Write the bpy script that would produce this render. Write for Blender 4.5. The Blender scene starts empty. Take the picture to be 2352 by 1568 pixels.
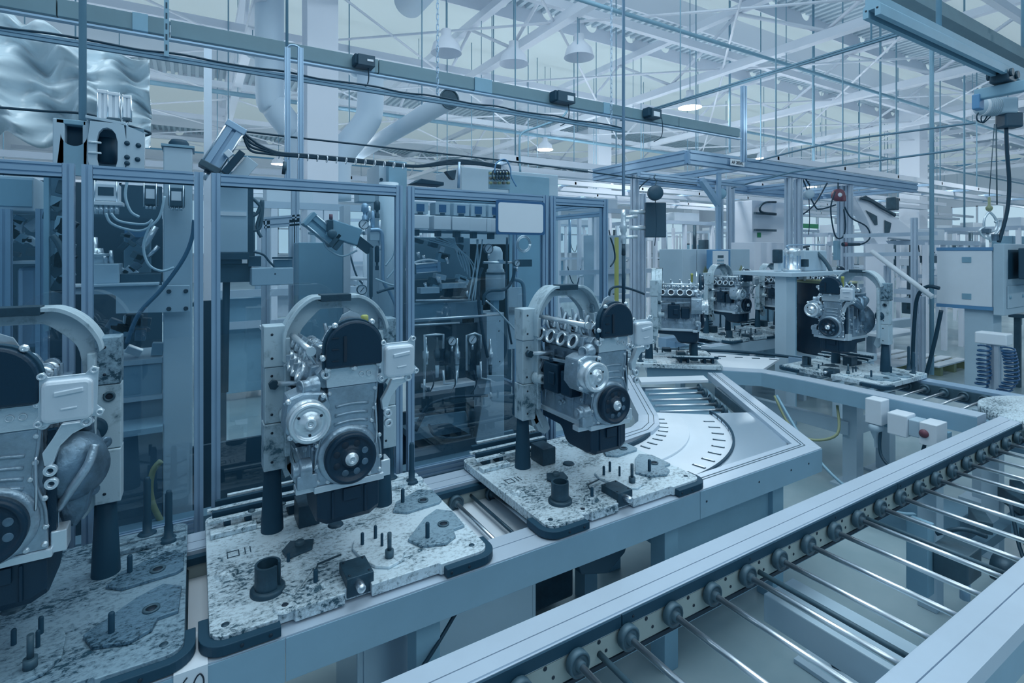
import bpy, bmesh, math, random
from mathutils import Vector, Matrix
random.seed(7)
S = bpy.context.scene
COL = S.collection
PI = math.pi
V = Vector
# ---------------------------------------------------------------- camera
FX, FY = 0.5165, 0.8563          # forward direction on the floor plan
EYE = 1.75
FPX = 1206.0
cam_d = bpy.data.cameras.new('camera')
cam_d.sensor_width = 36.0
cam_d.lens = 36.0 * FPX / 2352
cam_d.shift_y = -(784 - 577) / 2352.0
cam_d.clip_start = 0.02
cam_d.clip_end = 300
cam = bpy.data.objects.new('camera', cam_d)
COL.objects.link(cam)
cam.location = (0, 0, EYE)
cam.rotation_euler = (PI / 2, 0, -math.atan2(FX, FY))
S.camera = cam
# ---------------------------------------------------------------- light and exposure
S.view_settings.view_transform = 'Standard'
S.view_settings.look = 'None'
S.view_settings.exposure = 0.0
S.view_settings.gamma = 1.0
S.view_settings.use_curve_mapping = False
W = bpy.data.worlds.new('hall_air')
S.world = W
W.use_nodes = True
bg = W.node_tree.nodes['Background']
bg.inputs[0].default_value = (0.09, 0.26, 0.44, 1)
bg.inputs[1].default_value = 0.55


def area(name, loc, rot, sx, sy, power, col):
    d = bpy.data.lights.new(name, 'AREA')
    d.shape = 'RECTANGLE'
    d.size, d.size_y = sx, sy
    d.energy = power
    d.color = col
    o = bpy.data.objects.new(name, d)
    o.location = loc
    o.rotation_euler = rot
    COL.objects.link(o)
    return o


# added area lights out of view, brightening the line from above and behind
area('added_fill_over_line', (2.0, 2.2, 6.6), (0, 0, 0), 7, 4, 330, (0.82, 0.94, 1.0))
area('added_fill_behind', (2.5, -4.0, 5.6), (math.radians(40), 0, 0), 9, 3, 165, (0.78, 0.92, 1.0))
for k_, (x_, y_) in enumerate([(11, -1.6), (9, 7.6), (9, 13), (16, 3), (16, 10.5), (16, 18), (25, 5), (25, 14), (25, 24), (2.2, 13), (2.5, 20), (-2.5, 12), (34, 12), (7, 26)]):
    d = bpy.data.lights.new('high_bay_bulb', 'POINT')
    d.energy = 240
    d.color = (0.90, 0.96, 0.98)
    d.shadow_soft_size = 0.16
    o = bpy.data.objects.new('high_bay_bulb', d)
    o.location = (x_, y_, 4.83)
    COL.objects.link(o)
# ---------------------------------------------------------------- measuring helpers


def pray(px, py):
    u = (px - 1176) / FPX
    v = (577 - py) / FPX
    return FX + u * FY, FY - u * FX, v


def onz(px, py, z):
    a, b, c = pray(px, py)
    t = (z - EYE) / c
    return V((a * t, b * t, z))


def ony(px, py, Y):
    a, b, c = pray(px, py)
    t = Y / b
    return V((a * t, Y, EYE + c * t))


def onx(px, py, X):
    a, b, c = pray(px, py)
    t = X / a
    return V((X, b * t, EYE + c * t))


def atd(px, py, t):
    a, b, c = pray(px, py)
    return V((a * t, b * t, EYE + c * t))


# ---------------------------------------------------------------- materials
MATS = {}


def mat(name, col, rough=0.5, metal=0.0, bump=0.0, bscale=60.0, var=0.0, vscale=6.0, vcol=None, emit=0.0, spec=0.5,
        coat=0.0, aniso=None):
    if name in MATS:
        return MATS[name]
    m = bpy.data.materials.new(name)
    m.use_nodes = True
    nt = m.node_tree
    b = nt.nodes['Principled BSDF']
    b.inputs['Base Color'].default_value = (*col, 1)
    b.inputs['Roughness'].default_value = rough
    b.inputs['Metallic'].default_value = metal
    b.inputs['Specular IOR Level'].default_value = spec
    b.inputs['Coat Weight'].default_value = coat
    if emit:
        b.inputs['Emission Color'].default_value = (*col, 1)
        b.inputs['Emission Strength'].default_value = emit
    tc = nt.nodes.new('ShaderNodeTexCoord')
    if bump:
        n = nt.nodes.new('ShaderNodeTexNoise')
        n.inputs['Scale'].default_value = bscale
        n.inputs['Detail'].default_value = 3
        nt.links.new(tc.outputs['Object'], n.inputs['Vector'])
        bp = nt.nodes.new('ShaderNodeBump')
        bp.inputs['Strength'].default_value = bump
        bp.inputs['Distance'].default_value = 0.004
        nt.links.new(n.outputs['Fac'], bp.inputs['Height'])
        nt.links.new(bp.outputs['Normal'], b.inputs['Normal'])
    if var:
        n = nt.nodes.new('ShaderNodeTexNoise')
        n.inputs['Scale'].default_value = vscale
        n.inputs['Detail'].default_value = 5
        n.inputs['Roughness'].default_value = 0.65
        nt.links.new(tc.outputs['Object'], n.inputs['Vector'])
        r = nt.nodes.new('ShaderNodeValToRGB')
        r.color_ramp.elements[0].position = 0.35
        r.color_ramp.elements[1].position = 0.7
        c2 = vcol if vcol else tuple(c * (1 - var) for c in col)
        r.color_ramp.elements[0].color = (*c2, 1)
        r.color_ramp.elements[1].color = (*col, 1)
        nt.links.new(n.outputs['Fac'], r.inputs['Fac'])
        nt.links.new(r.outputs['Color'], b.inputs['Base Color'])
    MATS[name] = m
    return m


ALU = mat('aluminium_profile', (0.33, 0.50, 0.67), 0.35, 0.45, var=0.10, vscale=3)
RAILT = mat('rail_top_aluminium', (0.52, 0.64, 0.76), 0.38, 0.25, var=0.10, vscale=2)
PAINT = mat('grey_machine_paint', (0.22, 0.41, 0.54), 0.5, var=0.12, vscale=3)
PAINTL = mat('pale_machine_paint', (0.42, 0.57, 0.68), 0.5, var=0.08, vscale=2)
PAINTD = mat('mid_machine_paint', (0.13, 0.26, 0.36), 0.55, var=0.2, vscale=3)
FASC = mat('conveyor_fascia_paint', (0.25, 0.43, 0.56), 0.45, var=0.12, vscale=2.5)
WHITE = mat('white_plate', (0.70, 0.79, 0.87), 0.45, var=0.05, vscale=3)
WSTEEL = mat('white_roof_steel', (0.78, 0.84, 0.93), 0.6)
BLACK = mat('black_plastic', (0.006, 0.032, 0.062), 0.38, bump=0.15, bscale=300, spec=0.35)
RUBBER = mat('dark_rubber', (0.012, 0.055, 0.095), 0.6, spec=0.3)
CABLE = mat('black_cable', (0.012, 0.05, 0.085), 0.45, spec=0.3)
DSTEEL = mat('dark_steel', (0.03, 0.085, 0.13), 0.45, 0.3, bump=0.2, bscale=80, var=0.4, vscale=15)
SLATE = mat('slate_steel', (0.06, 0.13, 0.18), 0.5, 0.2, bump=0.2, bscale=60, var=0.3, vscale=10)
CAST = mat('cast_aluminium', (0.42, 0.56, 0.67), 0.36, 0.6, bump=0.5, bscale=70, var=0.35, vscale=14)
CASTD = mat('dark_cast_aluminium', (0.15, 0.26, 0.36), 0.42, 0.5, bump=0.6, bscale=50, var=0.5, vscale=16)
MACHN = mat('machined_aluminium', (0.66, 0.77, 0.84), 0.28, 0.6, bump=0.2, bscale=90)
CHROME = mat('chrome_steel', (0.72, 0.80, 0.86), 0.33, 1.0)
STEELP = mat('polished_plate', (0.45, 0.58, 0.68), 0.25, 0.6)
BEIGE = mat('beige_side_plate', (0.34, 0.42, 0.42), 0.5, var=0.12, vscale=3)
BLUE = mat('blue_label_frame', (0.02, 0.11, 0.26), 0.5)
BLUEL = mat('light_blue_plastic', (0.10, 0.27, 0.48), 0.5)
YEL = mat('yellow_plastic', (0.33, 0.38, 0.12), 0.5)
YELD = mat('dull_yellow_steel', (0.26, 0.32, 0.20), 0.5)
RED = mat('dark_red_plastic', (0.16, 0.06, 0.09), 0.5)
GREEN = mat('green_sign', (0.02, 0.28, 0.12), 0.5)
TUBE = mat('clear_air_hose', (0.42, 0.58, 0.68), 0.3)
COPPER = mat('brown_hose', (0.15, 0.17, 0.16), 0.5)
DUCT = mat('galvanised_duct', (0.56, 0.70, 0.82), 0.6, 0.0)
GREYD = mat('dark_grey_panel', (0.02, 0.07, 0.115), 0.5)
INK = mat('black_ink', (0.004, 0.02, 0.04), 0.6)
DECK = mat('corrugated_roof_deck', (0.60, 0.72, 0.80), 0.5)
SKYL = mat('glazed_rooflight', (0.46, 0.56, 0.59), 0.6, emit=0.42)
WGLOW = mat('added_window_glow', (0.55, 0.72, 0.82), 0.6, emit=0.55)  # glow for the panes of the added far-wall windows


def worn(name, light, dark, thr=0.5, scale=62.0, rough=0.45, metal=0.15):
    """scuffed paint: dark specks and scratches on a pale coat"""
    m = bpy.data.materials.new(name)
    m.use_nodes = True
    nt = m.node_tree
    b = nt.nodes['Principled BSDF']
    b.inputs['Roughness'].default_value = rough
    b.inputs['Metallic'].default_value = metal
    tc = nt.nodes.new('ShaderNodeTexCoord')
    mp = nt.nodes.new('ShaderNodeMapping')
    mp.inputs['Scale'].default_value = (1.0, 1.5, 1.0)
    nt.links.new(tc.outputs['Object'], mp.inputs['Vector'])
    n = nt.nodes.new('ShaderNodeTexNoise')
    n.inputs['Scale'].default_value = scale
    n.inputs['Detail'].default_value = 8
    n.inputs['Roughness'].default_value = 0.72
    n.inputs['Distortion'].default_value = 0.25
    nt.links.new(mp.outputs[0], n.inputs['Vector'])
    n2 = nt.nodes.new('ShaderNodeTexNoise')
    n2.inputs['Scale'].default_value = 4.5
    n2.inputs['Detail'].default_value = 3
    nt.links.new(mp.outputs[0], n2.inputs['Vector'])
    a = nt.nodes.new('ShaderNodeMath')
    a.operation = 'MULTIPLY_ADD'
    a.inputs[1].default_value = 0.555
    nt.links.new(n2.outputs['Fac'], a.inputs[0])
    nt.links.new(n.outputs['Fac'], a.inputs[2])
    r = nt.nodes.new('ShaderNodeValToRGB')
    e = r.color_ramp.elements
    e[0].position = thr + 0.17
    e[0].color = (*dark, 1)
    e[1].position = thr + 0.36
    e[1].color = (*light, 1)
    k = r.color_ramp.elements.new(thr + 0.225)
    k.color = (*[0.45 * p + 0.55 * q for p, q in zip(dark, light)], 1)
    nt.links.new(a.outputs[0], r.inputs['Fac'])
    nt.links.new(r.outputs['Color'], b.inputs['Base Color'])
    bp = nt.nodes.new('ShaderNodeBump')
    bp.inputs['Strength'].default_value = 0.35
    bp.inputs['Distance'].default_value = 0.003
    nt.links.new(a.outputs[0], bp.inputs['Height'])
    nt.links.new(bp.outputs['Normal'], b.inputs['Normal'])
    return m


WORN = worn('scuffed_pallet_paint', (0.62, 0.76, 0.84), (0.03, 0.09, 0.13), 0.465)
WORND = worn('dark_pallet_paint', (0.24, 0.37, 0.46), (0.015, 0.06, 0.095), 0.50)  # darker coat of the same scuffed paint
WORNX = worn('bare_oily_steel', (0.12, 0.23, 0.32), (0.01, 0.045, 0.075), 0.54)
CARR = worn('chipped_carrier_paint', (0.44, 0.58, 0.66), (0.06, 0.14, 0.19), 0.41, 18)


def glass_mat(name, tint, refl, haze, hazecol):
    m = bpy.data.materials.new(name)
    m.use_nodes = True
    nt = m.node_tree
    for n in list(nt.nodes):
        if n.type != 'OUTPUT_MATERIAL':
            nt.nodes.remove(n)
    out = [n for n in nt.nodes if n.type == 'OUTPUT_MATERIAL'][0]
    t = nt.nodes.new('ShaderNodeBsdfTransparent')
    t.inputs[0].default_value = (*tint, 1)
    g = nt.nodes.new('ShaderNodeBsdfGlossy')
    g.inputs['Roughness'].default_value = 0.015
    g.inputs[0].default_value = (0.85, 0.95, 1, 1)
    d = nt.nodes.new('ShaderNodeBsdfDiffuse')
    d.inputs[0].default_value = (*hazecol, 1)
    m1 = nt.nodes.new('ShaderNodeMixShader')
    m1.inputs[0].default_value = haze
    nt.links.new(t.outputs[0], m1.inputs[1])
    nt.links.new(d.outputs[0], m1.inputs[2])
    fr = nt.nodes.new('ShaderNodeFresnel')
    fr.inputs[0].default_value = refl
    m2 = nt.nodes.new('ShaderNodeMixShader')
    ge = nt.nodes.new('ShaderNodeNewGeometry')     # only the outer face mirrors, the inner one lets light out
    iv = nt.nodes.new('ShaderNodeMath')
    iv.operation = 'SUBTRACT'
    iv.inputs[0].default_value = 1.0
    nt.links.new(ge.outputs['Backfacing'], iv.inputs[1])
    mu = nt.nodes.new('ShaderNodeMath')
    mu.operation = 'MULTIPLY'
    nt.links.new(fr.outputs[0], mu.inputs[0])
    nt.links.new(iv.outputs[0], mu.inputs[1])
    nt.links.new(mu.outputs[0], m2.inputs[0])
    nt.links.new(m1.outputs[0], m2.inputs[1])
    nt.links.new(g.outputs[0], m2.inputs[2])
    nt.links.new(m2.outputs[0], out.inputs[0])
    MATS[name] = m
    return m


PANE = glass_mat('guard_pane_polycarbonate', (0.86, 0.92, 0.95), 1.9, 0.025, (0.12, 0.30, 0.42))
# ---------------------------------------------------------------- mesh builder


class M:
    def __init__(s):
        s.v = []
        s.f = []
        s.sm = []

    def add(s, vs, fs, smooth=False):
        b = len(s.v)
        s.v += [tuple(p) for p in vs]
        s.f += [tuple(i + b for i in f) for f in fs]
        s.sm += [smooth] * len(fs)
        return s

    def box(s, x0, y0, z0, x1, y1, z1, mtx=None):
        vs = [V((x, y, z)) for z in (z0, z1) for y in (y0, y1) for x in (x0, x1)]
        if mtx:
            vs = [mtx @ p for p in vs]
        return s.add(vs, [(0, 2, 3, 1), (4, 5, 7, 6), (0, 1, 5, 4), (2, 6, 7, 3), (0, 4, 6, 2), (1, 3, 7, 5)])

    def cb(s, c, d, rz=0, rx=0, ry=0):
        m = Matrix.Translation(c) @ Matrix.Rotation(rz, 4, 'Z') @ Matrix.Rotation(ry, 4, 'Y') @ Matrix.Rotation(rx, 4, 'X')
        return s.box(-d[0] / 2, -d[1] / 2, -d[2] / 2, d[0] / 2, d[1] / 2, d[2] / 2, m)

    def cyl(s, a, b, r, r2=None, n=14, caps=True):
        a, b = V(a), V(b)
        r2 = r if r2 is None else r2
        w = (b - a).normalized()
        u = w.orthogonal().normalized()
        t = w.cross(u)
        vs = []
        for p, q in ((a, r), (b, r2)):
            for i in range(n):
                an = 2 * PI * i / n
                vs.append(p + (u * math.cos(an) + t * math.sin(an)) * q)
        s.add(vs, [(i, (i + 1) % n, n + (i + 1) % n, n + i) for i in range(n)], True)
        if caps:
            s.add(vs, [tuple(range(n - 1, -1, -1)), tuple(range(n, 2 * n))])
        return s

    def lathe(s, o, ax, prof, n=20):
        """prof: (radius, distance along axis) pairs"""
        o, w = V(o), V(ax).normalized()
        u = w.orthogonal().normalized()
        t = w.cross(u)
        vs = []
        for r, h in prof:
            for i in range(n):
                an = 2 * PI * i / n
                vs.append(o + w * h + (u * math.cos(an) + t * math.sin(an)) * max(r, 1e-5))
        k = len(prof)
        for j in range(k - 1):
            sm = True
            b = len(s.v)
            ring = vs[j * n:(j + 2) * n]
            s.add(ring, [(i, (i + 1) % n, n + (i + 1) % n, n + i) for i in range(n)], sm)
        return s

    def tube(s, pts, r, n=8, spline=True, caps=True):
        pts = [V(p) for p in pts]
        if spline and len(pts) > 2:
            q = []
            P = [pts[0]] + pts + [pts[-1]]
            for i in range(1, len(P) - 2):
                for k in range(6):
                    t = k / 6
                    a, b, c, d = P[i - 1], P[i], P[i + 1], P[i + 2]
                    q.append(0.5 * ((2 * b) + (c - a) * t + (2 * a - 5 * b + 4 * c - d) * t * t + (3 * b - a - 3 * c + d) * t ** 3))
            q.append(pts[-1])
            pts = q
        k = len(pts)
        vs = []
        u = None
        for i in range(k):
            w = (pts[min(i + 1, k - 1)] - pts[max(i - 1, 0)])
            if w.length < 1e-9:
                w = V((0, 0, 1))
            w.normalize()
            if u is None:
                u = w.orthogonal().normalized()
            else:
                u = (u - w * u.dot(w))
                if u.length < 1e-6:
                    u = w.orthogonal()
                u.normalize()
            t = w.cross(u)
            for j in range(n):
                an = 2 * PI * j / n
                vs.append(pts[i] + (u * math.cos(an) + t * math.sin(an)) * r)
        fs = [(i * n + j, i * n + (j + 1) % n, (i + 1) * n + (j + 1) % n, (i + 1) * n + j) for i in range(k - 1) for j in range(n)]
        s.add(vs, fs, True)
        if caps:
            s.add(vs, [tuple(range(n - 1, -1, -1)), tuple(range((k - 1) * n, k * n))])
        return s

    def sweep(s, poly, a, b, up=(0, 0, 1), caps=True):
        """poly (side, up) section swept from a to b"""
        a, b = V(a), V(b)
        w = (b - a).normalized()
        side = w.cross(V(up)).normalized()
        u2 = side.cross(w)
        n = len(poly)
        vs = [p + side * q[0] + u2 * q[1] for p in (a, b) for q in poly]
        s.add(vs, [(i, (i + 1) % n, n + (i + 1) % n, n + i) for i in range(n)])
        if caps:
            s.add(vs, [tuple(range(n - 1, -1, -1)), tuple(range(n, 2 * n))])
        return s

    def prism(s, pts, off):
        """closed polygon of 3-D points, extruded by the vector off"""
        pts = [V(p) for p in pts]
        n = len(pts)
        vs = pts + [p + V(off) for p in pts]
        s.add(vs, [(i, (i + 1) % n, n + (i + 1) % n, n + i) for i in range(n)])
        s.add(vs, [tuple(range(n - 1, -1, -1)), tuple(range(n, 2 * n))])
        return s

    def band(s, out, inn, off, closed=True):
        """plate between two outlines with the same number of points, extruded by off"""
        out, inn, off = [V(p) for p in out], [V(p) for p in inn], V(off)
        n = len(out)
        vs = out + inn + [p + off for p in out] + [p + off for p in inn]
        fs = []
        for i in range(n if closed else n - 1):
            j = (i + 1) % n
            fs += [(i, j, n + j, n + i), (2 * n + i, 3 * n + i, 3 * n + j, 2 * n + j), (i, 2 * n + i, 2 * n + j, j), (n + i, n + j, 3 * n + j, 3 * n + i)]
        if not closed:
            fs += [(0, n, 3 * n, 2 * n), (n - 1, 3 * n - 1, 4 * n - 1, 2 * n - 1)]
            fs[-1] = (n - 1, 3 * n - 1, 4 * n - 1, 2 * n - 1)
        return s.add(vs, fs)

    def ring(s, c, ax, ro, ri, h, n=20):
        s.lathe(c, ax, [(ri, 0), (ro, 0), (ro, h), (ri, h), (ri, 0)], n)
        return s

    def xf(s, mtx):
        s.v = [tuple(mtx @ V(p)) for p in s.v]
        return s


def alu_sec(w, h, slots=1, d=0.12):
    """T-slot extrusion outline, w wide, h tall, with slots on every side"""
    g = 0.11 * min(w, h)
    dp = 0.2 * min(w, h)
    P = []
    hw, hh = w / 2, h / 2
    nx = max(1, round(w / min(w, h)))
    ny = max(1, round(h / min(w, h)))

    def side(n, L):
        r = []
        for i in range(n):
            c = -L / 2 + L * (i + 0.5) / n
            r += [(c - g, 0), (c - g, dp), (c + g, dp), (c + g, 0)]
        return r
    P.append((-hw, -hh))
    P += [(t, -hh + d_) for t, d_ in side(nx, w)]
    P.append((hw, -hh))
    P += [(hw - d_, t) for t, d_ in side(ny, h)]
    P.append((hw, hh))
    P += [(-t, hh - d_) for t, d_ in side(nx, w)]
    P.append((-hw, hh))
    P += [(-hw + d_, -t) for t, d_ in side(ny, h)]
    return P


def mesh(name, m, material, smooth=None):
    me = bpy.data.meshes.new(name)
    me.from_pydata(m.v, [], m.f)
    me.polygons.foreach_set('use_smooth', m.sm)
    me.materials.append(material)
    bm = bmesh.new()
    bm.from_mesh(me)
    bmesh.ops.remove_doubles(bm, verts=bm.verts, dist=1e-6)
    bmesh.ops.recalc_face_normals(bm, faces=bm.faces)
    bm.to_mesh(me)
    bm.free()
    return me


def part(name, m, material, parent=None, label=None, bev=0.0, loc=None, stuff=False):
    """one mesh object; under a parent its coordinates are the parent's own"""
    me = mesh(name, m, material) if isinstance(m, M) else m
    o = bpy.data.objects.new(name, me)
    COL.objects.link(o)
    if parent:
        o.parent = parent
    if loc is not None:
        o.location = loc
    if label:
        o['label'] = label
    if stuff:
        o['kind'] = 'stuff'
    if bev:
        b = o.modifiers.new('bevel', 'BEVEL')
        b.width = bev
        b.segments = 2
        b.limit_method = 'ANGLE'
        b.angle_limit = math.radians(50)
        b.harden_normals = False
    return o


def thing(name, label, cat, loc=(0, 0, 0), group=None, rz=0):
    o = bpy.data.objects.new(name, None)
    o.empty_display_size = 0.05
    COL.objects.link(o)
    o.location = loc
    o.rotation_euler = (0, 0, rz)
    o['label'] = label
    o['category'] = cat
    if group:
        o['group'] = group
    return o


def solo(name, m, material, label, cat, group=None, bev=0.0, kind=None):
    """a thing that is one mesh: origin moved to its base"""
    xs = [p[0] for p in m.v]
    ys = [p[1] for p in m.v]
    zs = [p[2] for p in m.v]
    c = V(((min(xs) + max(xs)) / 2, (min(ys) + max(ys)) / 2, min(zs)))
    m.xf(Matrix.Translation(-c))
    o = part(name, m, material, bev=bev, loc=c)
    o['label'] = label
    o['category'] = cat
    if group:
        o['group'] = group
    if kind:
        o['kind'] = kind
    return o


def struct(name, m, material, bev=0.0):
    o = part(name, m, material, bev=bev)
    o['kind'] = 'structure'
    return o


def dup(root, loc, rz=None, label=None, group=None):
    r = root.copy()
    COL.objects.link(r)
    r.location = loc
    if rz is not None:
        r.rotation_euler = (0, 0, rz)
    if label:
        r['label'] = label
    if group:
        r['group'] = group
    for ch in root.children:
        c = ch.copy()
        COL.objects.link(c)
        c.parent = r
        for g in ch.children:
            d = g.copy()
            COL.objects.link(d)
            d.parent = c
    return r


def arc(c, r, a0, a1, n, plane='xz', ry=None):
    """points on an arc, degrees"""
    out = []
    for i in range(n + 1):
        a = math.radians(a0 + (a1 - a0) * i / n)
        p, q = r * math.cos(a), (ry or r) * math.sin(a)
        out.append(V((c[0] + p, c[1], c[2] + q)) if plane == 'xz' else V((c[0] + p, c[1] + q, c[2])))
    return out


def rrect(x0, y0, x1, y1, r, z, n=5):
    P = []
    for cx, cy, a in ((x1 - r, y1 - r, 0), (x0 + r, y1 - r, 90), (x0 + r, y0 + r, 180), (x1 - r, y0 + r, 270)):
        P += arc((cx, cy, z), r, a, a + 90, n, 'xy')
    return P
# ================================================================ THE SETTING
m = M().box(-6, -8, -0.1, 42, 34, 0)
FLOOR = mat('sealed_workshop_floor', (0.42, 0.53, 0.57), 0.32, var=0.22, vscale=0.7, vcol=(0.24, 0.36, 0.41), coat=0.2)
struct('floor', m, FLOOR)
m = M().box(-6, 34, 0, 42, 34.3, 7.2)
struct('wall_far', m, WSTEEL)
m = M().box(42, -8, 0, 42.3, 34, 7.2)
struct('wall_right', m, WSTEEL)
m = M().box(-6.3, -8, 0, -6, 34, 7.2)
struct('wall_left', m, WSTEEL)
# roof: glazed strips between lowered bands of corrugated deck, all running along the line
m = M().box(-6, -8, 7.3, 42, 34, 7.4)
struct('ceiling', m, SKYL)
bands = [(-4.5, -2.6), (0.9, 2.6), (5.3, 6.5), (8.0, 9.4), (16.2, 18.2), (25, 27)]
for k, (y0, y1) in enumerate(bands):
    o = bpy.data.objects.new('ceiling_deck', None)
    COL.objects.link(o)
    o['kind'] = 'structure'
    m = M()
    n = 240
    pts = []
    for i in range(n):
        x = -6 + 48 * i / n
        w = 48 / n
        z0, z1 = 6.9, 6.98
        pts += [(x, z0), (x + w * 0.45, z0), (x + w * 0.5, z1), (x + w * 0.95, z1)]
    pts.append((42, z0))
    vs = [(a, y, b) for y in (y0, y1) for a, b in pts]
    c = len(pts)
    m.add(vs, [(i, i + 1, c + i + 1, c + i) for i in range(c - 1)])
    ob = part('corrugated_sheet', m, DECK, o, stuff=True)
    # fascia girders with round holes along each side of the band
    for yy, hole in ((y0, False), (y1, True)):
        m = M()
        r = 0.17
        step = 1.2
        if hole:
            for i in range(40):
                x = -6 + i * step
                cx = x + step / 2
                q = 16
                cir = [V((cx + r * math.cos(2 * PI * j / q), yy, 6.95 + r * math.sin(2 * PI * j / q))) for j in range(q)]
                out = []
                for j in range(q):
                    a = 2 * PI * j / q
                    ca, sa = math.cos(a), math.sin(a)
                    t = 0.35 / max(abs(ca), abs(sa))
                    out.append(V((cx + t * ca, yy, 6.95 + t * sa)))
                m.band(out, cir, (0, 0.02, 0))
                m.box(x, yy, 6.6, cx - 0.35, yy + 0.02, 7.3)
                m.box(cx + 0.35, yy, 6.6, x + step, yy + 0.02, 7.3)
            part('web_with_round_holes', m, WSTEEL, o)
        else:
            m.box(-6, yy, 6.75, 42, yy + 0.05, 7.3)
            part('edge_beam', m, WSTEEL, o)
# trusses: chords across the hall (along Y) with zigzag webs
for k in range(9):
    X = -3.4 + 4.2 * k
    o = bpy.data.objects.new('ceiling_truss', None)
    COL.objects.link(o)
    o['kind'] = 'structure'
    part('bottom_chord', M().box(X - 0.08, -8, 5.35, X + 0.08, 34, 5.5), WSTEEL, o)
    part('top_chord', M().box(X - 0.08, -8, 6.45, X + 0.08, 34, 6.6), WSTEEL, o)
    zig = M()
    for i in range(12):
        y = -7 + 3.4 * i
        zig.cyl((X, y, 6.45), (X, y + 1.7, 5.5), 0.035, n=6)
        zig.cyl((X, y + 1.7, 5.5), (X, y + 3.4, 6.45), 0.035, n=6)
    part('web_rods', zig, WSTEEL, o, stuff=True)
# purlins along the hall, lower tie rods crossing between trusses
for k, (y, z) in enumerate([(3.2, 5.75), (6.9, 5.75), (10.6, 5.75), (14.4, 5.75), (18.2, 5.75), (22, 5.75), (27, 5.75)]):
    struct('ceiling_purlin', M().box(-6, y - 0.05, z - 0.07, 42, y + 0.05, z + 0.07), WSTEEL)
zig = M()
for i in range(8):
    X = -3.4 + 4.2 * i
    for j, y in enumerate((3.2, 6.9, 10.6, 14.4, 18.2)):
        y2 = y + 3.75
        zig.cyl((X, y, 5.45), (X + 4.2, y2, 5.45), 0.022, n=6)
        zig.cyl((X, y2, 5.45), (X + 4.2, y, 5.45), 0.022, n=6)
o = struct('ceiling_bracing', zig, WSTEEL)
# columns
for k, (x, y, w) in enumerate([(ony(735, 577, 8.2).x, 8.2, 0.22), (12.5, 14.6, 0.3), (20.8, 8.2, 0.3), (12.5, 21, 0.3), (25, 21, 0.3), (0.6, 20, 0.3)]):
    m = M().box(x - w, y - w, 0, x + w, y + w, 7.0)
    struct('trim_%d' % (k + 1), m, WSTEEL, bev=0.01)
# window bands added to the far walls, panes glow to brighten the distance
for k in range(7):
    x = -2 + 6.2 * k
    f = M()
    for a in (0, 1.3, 2.6, 3.9, 5.2):
        f.box(x + a - 0.05, 33.85, 1.6, x + a + 0.05, 34.0, 4.6)
    for z in (1.6, 3.1, 4.6):
        f.box(x, 33.85, z - 0.05, x + 5.2, 34.0, z + 0.05)
    o = struct('window_%d' % (k + 1), f, WSTEEL)
    p = M().box(x, 33.93, 1.6, x + 5.2, 33.97, 4.6)
    part('pane', p, WGLOW, o)
for k in range(5):
    y = 3 + 6.2 * k
    f = M()
    for a in (0, 1.3, 2.6, 3.9, 5.2):
        f.box(41.85, y + a - 0.05, 1.6, 42.0, y + a + 0.05, 4.6)
    for z in (1.6, 3.1, 4.6):
        f.box(41.85, y, z - 0.05, 42, y + 5.2, z + 0.05)
    o = struct('window_%d' % (k + 8), f, WSTEEL)
    part('pane', M().box(41.93, y, 1.6, 41.97, y + 5.2, 4.6), WGLOW, o)

# ================================================================ CONVEYORS


def slotted_top(a, b, w, side=(0, -1, 0)):
    """flat topped rail between a and b (points on the outer top edge), w wide towards +side, two narrow slots"""
    a, b, s_ = V(a), V(b), V(side).normalized()
    dz = V((0, 0, 1))
    sec = [(0, 0), (w * 0.52, 0), (w * 0.52, -0.006), (w * 0.55, -0.006), (w * 0.55, 0), (w * 0.95, 0), (w * 0.95, -0.004), (w, -0.004), (w, -0.045), (0, -0.045)]
    n = len(sec)
    m = M()
    vs = [p + s_ * q[0] + dz * q[1] for p in (a, b) for q in sec]
    m.add(vs, [(i, (i + 1) % n, n + (i + 1) % n, n + i) for i in range(n)])
    m.add(vs, [tuple(range(n)), tuple(range(n, 2 * n))])
    return m


def roller_parts(parent, p, q, r=0.009, hub=0.034, hubm=None, both=False):
    """steel rod from p to q with a rubber-tyred hub at p"""
    p, q = V(p), V(q)
    d = (q - p).normalized()
    o = part('roller_rod', M().cyl(p, q, r, n=12), CHROME, parent)
    part('wheel', M().lathe(p + d * 0.004, d, [(0.0, 0.0), (hub * 0.92, 0), (hub, 0.003), (hub, 0.020), (hub * 0.92, 0.023), (hub * 0.8, 0.0235), (hub * 0.8, 0.019), (0.014, 0.019), (0.014, 0.03), (0.0, 0.03)], 24), SLATE, o)
    if both:
        part('wheel', M().lathe(q - d * 0.004, -d, [(0.0, 0.0), (hub * 0.92, 0), (hub, 0.003), (hub, 0.020), (hub * 0.92, 0.023), (0, 0.023)], 20), SLATE, o)
    return o


def hole(m, c, ax, r=0.006):
    m.lathe(V(c) + V(ax) * 0.0005, ax, [(0, 0), (r, 0), (r * 0.9, 0.001), (0, 0.001)], 10)


# --- main line (pallets ride on it, along X)
line = thing('main_conveyor', 'long pallet conveyor carrying the three engine pallets in the foreground', 'conveyor', (0.6, 1.8, 0))
LO = V((0.6, 1.8, 0))


def L(x, y, z):
    return V((x, y, z)) - LO


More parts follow.
